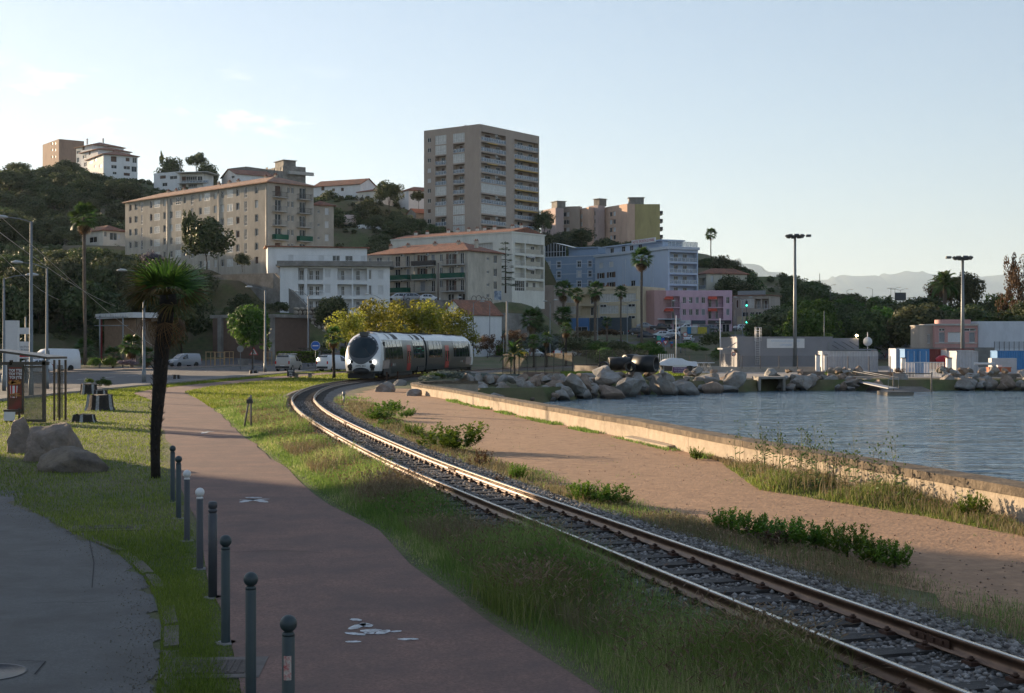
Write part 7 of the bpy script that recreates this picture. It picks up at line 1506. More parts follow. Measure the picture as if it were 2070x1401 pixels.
# person riding a bicycle in the street, seen from behind
def skin_body(name, joints, edges, radii, m_, parent):
    me = bpy.data.meshes.new(name); me.from_pydata(joints, edges, []); o = bpy.data.objects.new(name, me); COL.objects.link(o); md = o.modifiers.new('s', 'SKIN'); 
    for i, r_ in enumerate(radii): me.skin_vertices[0].data[i].radius = (r_, r_)
    me.skin_vertices[0].data[0].use_root = True; o.modifiers.new('d', 'SUBSURF').levels = 1
    dg = bpy.context.evaluated_depsgraph_get(); me2 = bpy.data.meshes.new_from_object(o.evaluated_get(dg)); bpy.data.objects.remove(o); me2.materials.clear(); me2.materials.append(m_); return link(name, me2, parent)
p = street(1358, 706, 262); root = empty('person', p, R(12), 'person in blue jacket and red shorts riding away along the street', 'person')
J = [(0, 0, .98), (0, .06, 1.2), (0, .14, 1.42), (0, .17, 1.52), (0, .2, 1.66), (0, .2, 1.78), (-.2, .13, 1.42), (-.26, .3, 1.2), (-.22, .5, 1.08), (.2, .13, 1.42), (.26, .3, 1.2), (.22, .5, 1.08), (-.1, .02, .92), (-.13, .3, .7), (-.12, .12, .32), (-.12, .26, .28), (.1, .02, .92), (.13, .26, .6), (.12, .1, .22), (.12, .24, .18)]
skin_body('body', J, [(0, 1), (1, 2), (2, 3), (3, 4), (4, 5), (2, 6), (6, 7), (7, 8), (2, 9), (9, 10), (10, 11), (0, 12), (12, 13), (13, 14), (14, 15), (0, 16), (16, 17), (17, 18), (18, 19)], [.15, .15, .17, .065, .10, .085, .07, .055, .04, .07, .055, .04, .10, .075, .05, .04, .10, .075, .05, .04], mat('skin_tone', (.35, .2, .14), .6), root)
skin_body('jacket', [(0, 0, 1.02), (0, .06, 1.2), (0, .14, 1.42), (-.2, .13, 1.42), (-.26, .3, 1.2), (-.23, .45, 1.1), (.2, .13, 1.42), (.26, .3, 1.2), (.23, .45, 1.1)], [(0, 1), (1, 2), (2, 3), (3, 4), (4, 5), (2, 6), (6, 7), (7, 8)], [.19, .2, .21, .11, .09, .07, .11, .09, .07], mat('jacket_blue', (.02, .16, .42), .7), root)
skin_body('shorts', [(0, 0, .99), (-.1, .02, .92), (-.13, .24, .76), (.1, .02, .92), (.13, .22, .68)], [(0, 1), (1, 2), (0, 3), (3, 4)], [.18, .13, .1, .13, .1], mat('shorts_red', (.4, .03, .04), .7), root)
m = MB(); m.lathe([(.03, 1.72), (.11, 1.72), (.115, 1.8), (.08, 1.88), (0, 1.9)], 10, (0, .2, 0)); m.build('hair', M_raild, root)
bc = empty('bicycle', p, R(12), 'bicycle ridden by the person in blue', 'bicycle')
for y in (-.45, .6): m = MB(); m.tube([(0, y+.33*math.cos(a), .34+.33*math.sin(a)) for a in [R(22.5*j) for j in range(17)]], .022, 5); m.build('wheel', M_tyre, bc)
m = MB(); m.tube([(0, -.45, .34), (0, -.05, .3), (0, .5, .85), (0, .6, .34)], .022, 5); m.tube([(0, -.45, .34), (0, -.12, .85), (0, -.05, .3)], .022, 5); m.tube([(0, -.12, .82), (0, .48, .85)], .022, 5); m.build('frame', M_cr, bc); m = MB(); m.tube([(-.26, .42, 1.05), (0, .5, 1.02), (.26, .42, 1.05)], .018, 5); m.tube([(0, .5, .85), (0, .5, 1.02)], .018, 5); m.build('handlebar', M_raild, bc); m = MB(); m.box(-.08, .08, -.26, 0, .88, .93); m.build('saddle', M_raild, bc)
# ------------------------------------------------------------------ trees, palms, shrubs
L_dark = leafmat('leaf_evergreen', (0.034, 0.053, 0.020), (0.087, 0.115, 0.039), (0.154, 0.168, 0.056), .25)
L_olive = leafmat('leaf_olive', (0.046, 0.059, 0.027), (0.115, 0.128, 0.054), (0.189, 0.189, 0.081), .3)
L_yell = leafmat('leaf_spring', (0.125, 0.131, 0.018), (0.300, 0.294, 0.035), (0.450, 0.413, 0.075), .45)
L_green = leafmat('leaf_green', (0.034, 0.074, 0.014), (0.088, 0.162, 0.024), (0.162, 0.243, 0.041), .35)
L_bush = leafmat('leaf_fresh', (0.046, 0.098, 0.014), (0.138, 0.230, 0.025), (0.287, 0.368, 0.046), .4)
L_silver = leafmat('leaf_silver', (0.07, 0.095, 0.080), (0.16, 0.20, 0.175), (0.25, 0.29, 0.26), .25)
L_red = leafmat('leaf_reddish', (0.05, 0.035, 0.018), (0.13, 0.075, 0.035), (0.20, 0.13, 0.06), .3)
L_mauve = leafmat('leaf_blossom', (0.12, 0.10, 0.13), (0.22, 0.19, 0.24), None, .3)
L_palm = leafmat('palm_green', (0.026, 0.058, 0.013), (0.078, 0.150, 0.026), (0.208, 0.247, 0.065), .35, .45, .4)
L_palmd = leafmat('palm_dry', (0.060, 0.035, 0.016), (0.19, 0.11, 0.045), (0.30, 0.20, 0.09), .4)
M_bark = mat('tree_bark', (0.075, 0.058, 0.045), .95, var=.35, scale=5, bump=.6, bscale=12); M_pbark = mat('palm_bark', (0.13, 0.10, 0.08), .95, var=.3, scale=5, bump=.8, bscale=14)
def crown_arrays(seed, n, K=26, leaf=.075, spread=(.5, .92), cr=(.22, .42), up=0.0, low=-.75, elong=1.5):
    r = np.random.default_rng(seed); d = r.normal(size=(K, 3)); d /= np.linalg.norm(d, axis=1)[:, None]; d[:, 2] = np.where(d[:, 2] < low, -d[:, 2], d[:, 2]); C = d*r.uniform(*spread, (K, 1)); R_ = r.uniform(*cr, K)
    k = r.integers(0, K, n); e = r.normal(size=(n, 3)); e /= np.linalg.norm(e, axis=1)[:, None]; rad = R_[k]*r.uniform(.55, 1.05, n)**.6; P = C[k]+e*rad[:, None]
    nrm = e*.6+P*.5+r.normal(size=(n, 3))*.55; nrm[:, 2] += up; nrm /= np.linalg.norm(nrm, axis=1)[:, None]
    t = np.cross(nrm, r.normal(size=(n, 3))); t /= np.linalg.norm(t, axis=1)[:, None]; b_ = np.cross(nrm, t); s = leaf*r.uniform(.6, 1.3, n)[:, None]
    V = np.stack([P-t*s*elong*.5, P+b_*s*.5, P+t*s*elong*.5, P-b_*s*.5], 1).reshape(-1, 3); v = np.clip(r.normal(.45, .2, K)[k]+r.normal(0, .16, n), 0, 1)
    return V, np.arange(n*4).reshape(-1, 4), np.repeat(v, 4)
CROWN = {}
def crown(kind, m_, seed, **kw):
    key = (kind, m_.name, seed)
    if key not in CROWN: V, Q, v = crown_arrays(seed, **kw); CROWN[key] = npmesh('crown', V, quads=Q, mats=[m_], vattr=v)
    return CROWN[key]
TK = {'oak': dict(n=6000, K=60, leaf=.085, spread=(.3, .9)), 'dense': dict(n=6500, K=70, leaf=.08, spread=(.4, .85), cr=(.2, .36)), 'airy': dict(n=4600, K=60, leaf=.055, spread=(.35, 1.0), cr=(.12, .30)), 'pine': dict(n=5500, K=34, leaf=.06, spread=(.3, .95), cr=(.2, .34), elong=2.4, low=-.3), 'bush': dict(n=2200, K=22, leaf=.10, cr=(.25, .45), low=-.2)}
TRUNK = {}
def trunk_mesh(seed):
    if seed not in TRUNK:
        r = random.Random(seed); m = MB(); top = Vector((r.uniform(-.12, .12), r.uniform(-.12, .12), 1)); m.tube([(0, 0, -.15), (.02, 0, .3), top*.75, top], [.075, .055, .045, .035], 7)
        for i in range(6): a = r.uniform(0, 6.28); e = Vector((math.cos(a)*.55, math.sin(a)*.55, 1.35+r.random()*.5)); q = top*r.uniform(.7, 1); m.tube([q, q.lerp(e, .5)+Vector((0, 0, .06)), e], [.03, .02, .008], 5)
        TRUNK[seed] = m.mesh('trunk', M_bark)
    return TRUNK[seed]
def tree(label, x, y, z, h, rx, m_, kind='oak', group=None, seed=None, rzf=None, tk=True, name='tree', cat='tree', ry=None):
    """h total height, rx crown radius; crown hangs from the top"""
    seed = seed if seed is not None else random.randrange(3); rz_ = rzf or min(h*.48, rx*1.0); root = empty(name, (x, y, z), random.uniform(0, 6.28), label, cat, group)
    o = link('crown', crown(kind, m_, seed, **TK[kind]), root, (0, 0, h-rz_*.95)); o.scale = (rx, ry or rx, rz_)
    if tk: t = link('trunk', trunk_mesh(seed), root); th = max(.4, h-rz_*1.5); t.scale = (max(rx*.55, th*.5)*.8, max(rx*.55, th*.5)*.8, th)
    return root
def ptree(label, px, ytop, ybase, wpx, D, m_, kind='oak', seed=0, group=None, onground=False, rzf=None, name='tree', cat='tree', tk=True):
    x = (px-CX)*D/F; z0 = zat(ybase, D); zt = zat(ytop, D); return tree(label, x, D, z0, zt-z0, wpx*D/F/2, m_, kind, group, seed, rzf, tk, name, cat)
LAND = [(130, 300, 'the brown hilltop block'), (215, 330, 'the large white hillside villa'), (360, 365, 'the modern white villa'), (190, 480, 'the cream house'), (300, 450, 'the left end of the long block'), (480, 450, 'the middle of the long block'), (172, 450, 'the tall left palm'), (60, 560, 'the left lamp posts'), (245, 680, 'the timber pavilion'), (490, 670, 'the low brown hall'), (480, 580, 'the sloping concrete wall'), (625, 650, 'the stone wall'), (690, 380, 'the long white ridge house'), (765, 400, 'the cream ridge house'), (722, 462, 'the small white hut'), (835, 420, 'the left side of the tower'), (1110, 450, 'the right side of the tower'), (1180, 450, 'the stepped apartments'), (1270, 450, 'the ochre end block'), (1150, 510, 'the glazed hotel gable'), (1380, 540, 'the hotel balconies'), (1437, 500, 'the lone skyline palm'), (1445, 575, 'the cream villa'), (1520, 630, 'the small beige block'), (1607, 600, 'the left floodlight mast'), (1666, 650, 'the camera pole'), (1735, 690, 'the warehouse lamp'), (1820, 605, 'the road panel'), (1815, 695, 'the graffiti wall'), (1910, 590, 'the date palm'), (1946, 620, 'the right floodlight mast'), (1930, 670, 'the pink harbour building'), (2040, 620, 'the eucalyptus'), (1200, 700, 'the palm trio'), (1260, 700, 'the tall hotel palm'), (1340, 700, 'the road sign cluster'), (1450, 690, 'the flagpoles'), (1060, 600, 'the blank taupe wall'), (1010, 640, 'the white barn'), (1560, 690, 'the warehouse roof'), (1480, 680, 'the traffic light')]
def where(px, py):
    d, lx, ly, nm = min((abs(px-a)+1.3*abs(py-b), a, b, c) for a, b, c in LAND)
    return ('beside ' if d < 14 else ('left of ' if px < lx else 'right of ') if abs(px-lx) > abs(py-ly) else ('above ' if py < ly else 'below '))+nm
def scatter(n, seed, X0, X1, Y0, Y1, hr, wr_, mats, kinds, label, group, maxtop=None, cond=None, mind=4.0, name='tree'):
    r = random.Random(seed); pts = []; tries = 0
    while len(pts) < n and tries < n*30:
        tries += 1; x, y = r.uniform(X0, X1), r.uniform(Y0, Y1); z = G(x, y)
        if cond and not cond(x, y): continue
        if any((x-a)**2+(y-b)**2 < mind**2 for a, b in pts) or not -60 < CX+x*F/y < 2130: continue
        h = r.uniform(*hr); px = CX+x*F/y; ytop = CY-(z+h-EYE)*F/y
        if maxtop:
            lim = float(np.interp(px, [q[0] for q in maxtop], [q[1] for q in maxtop]))
            if ytop < lim:
                h = (CY-lim)*y/F+EYE-z
                if h < hr[0]*.55: continue
        pts.append((x, y)); w_ = r.uniform(*wr_); mm_ = r.choice(mats); kk_ = r.choice(kinds); sz = 'small' if h < hr[0]+(hr[1]-hr[0])*.33 else ('large' if h > hr[0]+(hr[1]-hr[0])*.67 else 'middling'); lb_ = '%s %s %s %s' % (sz, {'leaf_evergreen': 'dark green', 'leaf_olive': 'olive green', 'leaf_green': 'fresh green', 'leaf_silver': 'grey-green'}[mm_.name], ('dense ' if kk_ == 'dense' else 'loose ')+name, where(px, CY-(z+h*.5-EYE)*F/y)); tree(lb_, x, y, z-.3, h, min(w_, h*.75), mm_, kk_, group, r.randrange(3), tk=name == 'tree', name=name)
# skyline of the wooded hill: the highest row a tree top may reach at each photo column
HILL = [(0, 290), (40, 282), (70, 284), (98, 300), (130, 322), (152, 325), (170, 345), (205, 352), (235, 362), (280, 372), (300, 385), (360, 392), (420, 400), (470, 400)]
scatter(120, 21, -215, -70, 325, 570, (5, 10), (5, 8.5), [L_dark, L_dark, L_olive], ['oak', 'dense'], 'dark evergreen tree in the wooded hillside at left', 'hillside evergreens at left', HILL, mind=7.2, cond=lambda x, y: not (x > -118 and y < 335) and not (-95 < x and y > 440))
scatter(44, 22, -125, -50, 180, 300, (7, 12), (4, 6), [L_dark, L_olive, L_olive], ['oak', 'dense'], 'tall leafy tree on the bank between the road and the long block', 'trees on the roadside bank', [(0, 520), (60, 500), (130, 505), (200, 500), (255, 512), (330, 520), (360, 540), (440, 560), (520, 590), (560, 600), (600, 640)], mind=5, cond=lambda x, y: (CX+x*F/y < 560) and y < 300 and not (y < 212 and x > -72) and not (x > -60 and y > 250))
scatter(30, 23, -52, -18, 330, 425, (4, 7), (3, 4.5), [L_dark, L_olive], ['oak', 'dense'], 'dark tree on the slope between the long block and the tower', 'trees below the ridge houses', [(600, 380), (640, 392), (690, 425), (750, 425), (800, 425), (830, 440), (870, 440)], mind=4, cond=lambda x, y: CX+x*F/y > 672 and not (690 < CX+x*F/y < 752 and y < 384))
scatter(20, 24, 2, 44, 398, 470, (6, 10), (4, 6), [L_dark, L_olive], ['oak', 'dense'], 'dark tree between the tower and the stepped apartments', 'trees below the stepped apartments', [(1080, 425), (1110, 450), (1125, 470), (1160, 460), (1180, 466), (1210, 480), (1300, 490)], mind=4.5)
scatter(32, 25, 56, 112, 350, 470, (6, 10), (4, 6.5), [L_dark, L_dark, L_olive], ['oak', 'dense'], 'dark evergreen on the wooded knoll right of the hotel', 'evergreens on the knoll', [(1400, 530), (1430, 520), (1455, 516), (1475, 522), (1510, 545), (1550, 560), (1600, 556), (1640, 565), (1680, 590), (1760, 610)], mind=6)
scatter(52, 26, 44, 128, 212, 330, (6, 10), (3.5, 6), [L_dark, L_dark, L_olive, L_green], ['oak', 'dense'], 'dark tree in the belt behind the harbour yard', 'tree belt behind the harbour yard', [(1480, 660), (1530, 640), (1560, 628), (1620, 600), (1660, 592), (1700, 590), (1740, 592), (1770, 600), (1800, 615), (1840, 605), (1880, 600), (1950, 596), (2000, 600), (2070, 560)], mind=4.3, cond=lambda x, y: CX+x*F/y > 1500 and not (CX+x*F/y > 1850 and y < 214) and not (1965 < CX+x*F/y and 235 < y < 300))
scatter(18, 27, 6, 36, 186, 240, (2.2, 4.2), (2, 3.4), [L_olive, L_green], ['bush', 'dense'], 'rounded green shrub beyond the fence, below the shop row', 'shrubs below the shop row', [(1100, 690), (1140, 688), (1160, 676), (1230, 672), (1290, 678), (1330, 690), (1345, 705), (1400, 706), (1480, 690)], mind=2.6, cond=lambda x, y: (1150 < CX+x*F/y < 1320 and y > 195) or (1420 < CX+x*F/y < 1480), name='shrub')
scatter(30, 28, -10, 20, 236, 300, (2, 4.5), (2, 3.2), [L_dark, L_silver, L_olive], ['bush', 'dense'], 'grey-green shrub on the bank below the blank taupe wall', 'shrubs on the bank', [(900, 700), (980, 655), (1030, 640), (1100, 645), (1180, 680)], mind=2.2, cond=lambda x, y: 985 < CX+x*F/y < 1130, name='shrub')
scatter(14, 29, -52, -28, 226, 240, (2, 4), (1.6, 2.6), [L_dark, L_olive], ['bush', 'dense'], 'dark shrub climbing the rocky bank under the residence', 'shrubs under the residence', [(400, 560), (560, 600), (590, 620), (640, 640), (700, 650)], mind=2.2, cond=lambda x, y: CX+x*F/y < 598 and CX+x*F/y > 440, name='shrub')
# trees one can point to
ptree('big round umbrella pine in front of the long beige block', 418, 440, 540, 112, 254, L_dark, 'dense', 1); ptree('pointed conifer left of the round pine', 383, 426, 520, 34, 258, L_dark, 'pine', 2, rzf=5); ptree('small pine at the foot of the long block', 490, 512, 548, 36, 252, L_olive, 'pine', 1)
ptree('leaning leafy tree on the median beside the warning sign', 510, 618, 764, 96, 166, L_green, 'oak', 2); ptree('round dark tree in front of the white residence', 672, 600, 700, 74, 212, L_dark, 'dense', 0)
for i, (px, yt, w, D, sd) in enumerate(((705, 630, 100, 168, 0), (755, 610, 124, 176, 1), (815, 606, 130, 180, 2), (872, 612, 124, 178, 0), (928, 628, 100, 172, 1))): ptree(['yellow-green tree nearest the train front', 'tall yellow-green tree above the train nose', 'yellow-green tree above the first car', 'yellow-green tree above the train joint', 'thin yellow-green tree above the rear car'][i], px, yt, 730, w, D, L_yell, 'airy', sd, 'yellow-green trees behind the train')
ptree('wide-crowned cedar on the ridge above the modern villa', 398, 307, 380, 44, 505, L_dark, 'pine', 0, rzf=4); ptree('dark bushy trees clump on the ridge right of the villa', 345, 320, 390, 60, 510, L_dark, 'oak', 1); ptree('dark tree clump at the left of the cedar', 420, 330, 395, 60, 495, L_dark, 'dense', 2); ptree('slender columnar tree on the ridge', 326, 306, 345, 9, 515, L_dark, 'pine', 1, rzf=3.6)
ptree('tall pine before the cream ridge house', 787, 366, 440, 62, 408, L_dark, 'pine', 2); ptree('leafy tree left of the tall pine', 745, 404, 450, 58, 400, L_dark, 'oak', 1); ptree('pine hugging the left edge of the tower', 846, 385, 420, 30, 402, L_dark, 'pine', 0); ptree('round shrub tree on the terrace wall of the ridge house', 665, 386, 424, 36, 422, L_olive, 'oak', 0); ptree('dark tree at the right of the tower foot', 1100, 428, 492, 44, 392, L_dark, 'oak', 0); ptree('round tree before the stepped apartments', 1176, 461, 496, 54, 440, L_dark, 'dense', 2)
ptree('tall eucalyptus cut by the right edge', 2052, 522, 700, 70, 230, L_red, 'airy', 1, rzf=7); ptree('large brown-green tree beside the date palm', 1950, 553, 690, 78, 285, L_olive, 'oak', 2); ptree('brownish tree behind the date palm', 1905, 560, 660, 66, 300, L_red, 'oak', 0)
ptree('mauve-blossomed shrub before the long block', 308, 508, 545, 46, 246, L_mauve, 'bush', 1, name='shrub', cat='shrub', tk=False); ptree('leafless brown spreading tree right of the train', 985, 676, 722, 56, 178, L_red, 'airy', 2); ptree('wispy brown tree near the parked yellow car', 1040, 668, 712, 50, 196, L_red, 'airy', 0)
ptree('dark red leaved hedge shrub before the slate shop', 1180, 668, 690, 46, 262, L_red, 'bush', 0, name='shrub', cat='shrub', tk=False); ptree('pinkish blossoming hedge shrub before the slate shop', 1228, 664, 690, 54, 264, L_red, 'bush', 2, name='shrub', cat='shrub', tk=False)
ptree('dome-shaped purple flowering shrub on the median', 258, 726, 748, 44, 163, L_mauve, 'bush', 2, name='shrub', cat='shrub', tk=False); ptree('leafy weed clump on the median left of the purple dome', 190, 722, 748, 28, 160, L_green, 'bush', 0, name='shrub', cat='shrub', tk=False); ptree('spiky leafy shrub on the median beside the dome', 220, 720, 748, 30, 161, L_green, 'bush', 1, name='shrub', cat='shrub', tk=False); ptree('leafy weeds growing beside the overgrown stump', 211, 764, 789, 32, 88, L_green, 'bush', 1, name='shrub', cat='shrub', tk=False); ptree('tuft of weeds sprouting on the overgrown stump', 180, 764, 782, 18, 79, L_bush, 'bush', 2, name='shrub', cat='shrub', tk=False)
for px, yt, yb, w, D, mm, lb in ((1390, 690, 712, 50, 196, L_bush, 'bright green low shrub left of the warehouse flagpole'), (1415, 700, 714, 40, 194, L_green, 'low green shrub between the flagpoles'), (1445, 668, 712, 60, 205, L_dark, 'dark shrub clump before the warehouse'), (1470, 690, 715, 36, 190, L_dark, 'dark shrub at the warehouse corner'), (1310, 690, 712, 50, 188, L_green, 'green shrub left of the road sign cluster'), (880, 752, 768, 50, 96, L_green, 'green shrub inside the hook of the sea wall'), (1035, 636, 650, 54, 292, L_green, 'ivy on the taupe wall foot')): ptree(lb, px, yt, yb, w, D, mm, 'bush', 1, name='shrub', cat='shrub', tk=False)
for i, (px, yt, yb, w, D) in enumerate(((905, 748, 775, 70, 97), (945, 752, 778, 60, 99), (985, 754, 776, 54, 101), (1040, 755, 772, 40, 104), (870, 757, 776, 40, 95))): ptree(['silver-leaved bush behind the wall near its hook', 'silver-leaved bush second from the hook', 'silver-leaved bush in the middle of the boulder bank', 'small silver-leaved bush below the reddish wall', 'silver-leaved bush closest to the wall hook'][i], px, yt, yb, w, D, L_silver, 'bush', i % 3, 'silver bushes on the boulder bank', name='shrub', cat='shrub', tk=False)
ptree('brown dry creeper over the quay wall end', 1818, 745, 778, 40, 121, L_red, 'airy', 1, name='shrub', cat='shrub', tk=False); ptree('green shrub on the quay wall above the boulders', 1690, 749, 764, 40, 124, L_bush, 'bush', 0, name='shrub', cat='shrub', tk=False)
# clipped hedges
def hedge(label, x0, x1, D, ytop, ybase, dep, m_):
    a, b_ = (x0-CX)*D/F, (x1-CX)*D/F; z0, z1 = zat(ybase, D), zat(ytop, D); n = int((b_-a)*dep*(z1-z0)*160)+2500; r = np.random.default_rng(x0); P = r.uniform(-1, 1, (n, 3)); k = r.integers(0, 3, n); sgn = r.choice([-1, 1], n); P[np.arange(n), k] = sgn*r.uniform(.9, 1.02, n); P = np.abs(P)**.8*np.sign(P); P *= np.array([(b_-a)/2, dep/2, (z1-z0)/2]); P += r.normal(0, .04, P.shape)
    t = r.normal(size=(n, 3)); t /= np.linalg.norm(t, axis=1)[:, None]; q = np.cross(t, r.normal(size=(n, 3))); q /= np.linalg.norm(q, axis=1)[:, None]; s = .13
    V = np.stack([P-t*s, P+q*s*.6, P+t*s, P-q*s*.6], 1).reshape(-1, 3)
    root = empty('hedge', ((a+b_)/2, D, (z0+z1)/2), 0, label, 'hedge'); link('foliage', npmesh('foliage', V, quads=np.arange(n*4).reshape(-1, 4), mats=[m_], vattr=np.repeat(r.random(n), 4)), root)
    m = MB(); m.cbox((0, 0, -.05), ((b_-a)*.93, dep*.9, (z1-z0)*.9)); m.build('twig_core', M_bark, root)
hedge('clipped bright green hedge behind the panel van', 562, 640, 174, 711, 731, 1.6, L_bush); hedge('clipped hedge behind the yellow car', 1004, 1056, 236, 699, 716, 1.6, L_green); hedge('clipped hedge between the shelter and the train', 690, 712, 176, 706, 726, 1.4, L_bush)
# araucaria with tiered branches
root = empty('araucaria', at(1022, 592, 292), 0, 'tiered araucaria between the tan and cream blocks', 'tree'); hA = zat(487, 292)-root.location.z; m = MB(); m.tube([(0, 0, 0), (0, 0, hA)], [.22, .05], 6); m.build('trunk', M_bark, root)
for i in range(8):
    rr = .55+i*.27; z = hA-.5-i*1.25; V, Q, v = crown_arrays(50+i, 420, 16, .12, (.55, 1), (.12, .25), elong=2.5); V = V*np.array([rr+.5, rr+.5, .38]); link('branch_tier', npmesh('branch_tier', V, quads=Q, mats=[L_dark], vattr=v), root, (0, 0, z))

# palms: every frond is a part
def fan_mesh(seed, n=20, drop=.25, m_=L_palm, wid=.05, arc=82, pet=.45):
    r = random.Random(seed); V, Q, T, va = [], [], [], []; m = MB()
    def strip_(pts, w):
        o = len(V)
        for k, (p, ww) in enumerate(zip(pts, w)):
            t = (pts[min(k+1, len(pts)-1)]-pts[max(k-1, 0)]).normalized(); s = t.cross(Vector((0, 0, 1)));
            s = s.normalized() if s.length > 1e-4 else Vector((0, 1, 0)); V.append(p-s*ww); V.append(p+s*ww)
        for k in range(len(pts)-1): Q.append((o+2*k, o+2*k+1, o+2*k+3, o+2*k+2))
        va.extend([r.random()*.75]*(2*len(pts)))
    strip_([Vector((0, 0, 0)), Vector((pet*.5, 0, .03)), Vector((pet, 0, .02))], [.022, .016, .012])
    for j in range(n):
        a = R(-arc+2*arc*j/(n-1)+r.uniform(-2, 2)); L_ = (1-pet)*(1-.25*abs(a)/R(arc))*r.uniform(.9, 1.08); d = Vector((math.cos(a), math.sin(a), 0)); o = Vector((pet, 0, .02)); f = .06*(1 if j % 2 else -1)*.3
        strip_([o, o+d*L_*.45+Vector((0, 0, .03+f*.3)), o+d*L_*.75+Vector((0, 0, -drop*.12)), o+d*L_*1.02+Vector((0, 0, -drop*.5-r.random()*.1*drop))], [.006, wid*.75, wid*.5, .004])
    return npmesh('frond', [tuple(p) for p in V], quads=Q, mats=[m_], vattr=np.array(va))
FAN = {('g', i): fan_mesh(i, 22, .25) for i in range(3)}; FAN.update({('d', i): fan_mesh(10+i, 16, .7, L_palmd, .028, 70) for i in range(3)})
def feather_mesh(seed, m_=L_palm):
    r = random.Random(seed); V, Q, va = [], [], []; N = 34
    P = [Vector((t, 0, .28*math.sin(t*2.2)-.42*t*t)) for t in [i/N for i in range(N+1)]]
    for i in range(N):
        w = .012*(1-i/N)+.003; o = len(V); V += [P[i]+Vector((0, -w, 0)), P[i]+Vector((0, w, 0)), P[i+1]+Vector((0, w, 0)), P[i+1]+Vector((0, -w, 0))]; Q.append((o, o+1, o+2, o+3)); va += [.9]*4
        if i > 4:
            for s_ in (-1, 1): L_ = .26*math.sin(math.pi*(i/N)**.7)+.05; d = Vector((.55, s_*.8, .12-.25*r.random())).normalized(); o = len(V); q = d.cross(Vector((0, 0, 1))).normalized()*.011; V += [P[i]-q, P[i]+q, P[i]+d*L_*.6+q, P[i]+d*L_-Vector((0, 0, .05))]; Q.append((o, o+1, o+2, o+3)); va += [r.random()*.7]*4
    return npmesh('frond', [tuple(p) for p in V], quads=Q, mats=[m_], vattr=np.array(va))
FEA = [feather_mesh(i) for i in range(2)]
def palm(label, px, D, ytop, ybase, wpx, n=34, dry=.3, r0=.22, lean=0.0, feather=False, group='fan palms', name='palm_tree', seed=0, tr=None, trunkm=None):
    """trunk with boots plus a crown of single fronds; ytop, ybase, wpx in photo pixels"""
    r = random.Random(seed+px); x = (px-CX)*D/F; z0 = zat(ybase, D); Rr = wpx*D/F/2; zt = zat(ytop, D); hc = zt-z0-Rr*.82; root = empty(name, (x, D, z0), 0, label, 'palm tree', group)
    m = MB(); k = 9; pts = [Vector((lean*(1-math.cos(t*1.2))*hc*.3+.02*math.sin(t*9), 0, hc*t)) for t in [i/k for i in range(k+1)]]; m.tube(pts, [r0*1.35]+[r0*(1+.06*r.uniform(-1, 1)) for _ in range(k-1)]+[r0*1.1], 10); m.build('trunk', trunkm or M_pbark, root); tip = pts[-1]
    for i in range(n):
        t = i/n; dead = t > 1-dry; az = i*2.399+r.uniform(-.3, .3); el = R(78-120*t/(1-dry)) if not dead and dry < 1 else R(r.uniform(-82, -45)); el = max(el, R(-80))
        me = (FEA[i % 2] if feather else FAN[('d' if dead else 'g', i % 3)]); s = Rr*r.uniform(.9, 1.08)*(1.0 if not dead else .85)
        o = link('frond', me, root, tip+Vector((math.cos(az)*r0*.4, math.sin(az)*r0*.4, -.15*Rr*t-(.2*Rr*r.random() if dead else 0)))); o.rotation_euler = (r.uniform(-.35, .35), -el, az); o.scale = (s, s, s)
    return root
palm('tall fan palm with hanging dry skirt at left before the wooded bank', 172, 178, 412, 735, 66, 40, .35, .2, lean=-.05)
palm('tall fan palm in front of the pale blue hotel', 1297, 252, 500, 700, 52, 42, .4, .22); palm('left palm of the trio before the beige shop block', 1139, 246, 566, 694, 46, 36, .4, .24); palm('middle palm of the trio, slightly lower', 1167, 247, 581, 694, 34, 30, .4, .22); palm('right palm of the trio before the beige block', 1203, 249, 568, 694, 44, 36, .4, .26); palm('small-crowned palm before the slate shop', 1255, 258, 576, 692, 32, 24, .1, .16); palm('lone palm on the wooded knoll skyline', 1437, 440, 461, 534, 28, 30, .1, .16)
palm('bushy low palm below the taupe wall', 1076, 228, 622, 712, 54, 44, .1, .5); palm('drooping palm in front of the trio', 1138, 226, 618, 712, 46, 36, .1, .22); palm('short palm before the slate shop windows', 1227, 262, 640, 690, 26, 22, .1, .2)
palm('small brown-tipped palm standing beside the train nose', 675, 119, 660, 764, 46, 30, .45, .13, lean=-.1, trunkm=M_stumpd); palm('brown-tipped palm right of the small kiosk, taller', 1144, 158, 651, 740, 34, 26, .5, .14, trunkm=M_stumpd); palm('brown-tipped palm left of the taller one', 1105, 158, 670, 742, 34, 26, .5, .14, trunkm=M_stumpd); palm('dark green palm behind the fence near the white car', 1079, 160, 676, 742, 34, 26, .1, .13, trunkm=M_stumpd)
palm('date palm in the tree belt at right', 1910, 280, 548, 650, 66, 40, .0, .4, feather=True); palm('young arching palm at the fence corner', 1040, 136, 690, 756, 64, 16, .0, .1, feather=True); palm('small date palm behind the tree belt', 1795, 300, 597, 640, 34, 26, .0, .3, feather=True)
palm('clump palm on the median right of the dome', 266, 168, 674, 750, 56, 34, .2, .2); palm('low clump palm left of the pavilion slats', 228, 176, 700, 748, 44, 26, .2, .15); palm('green fan palm behind the rubbish container', 172, 182, 684, 738, 52, 24, .0, .15); palm('low clump palm half behind the main trunk', 296, 170, 700, 748, 44, 26, .2, .15)
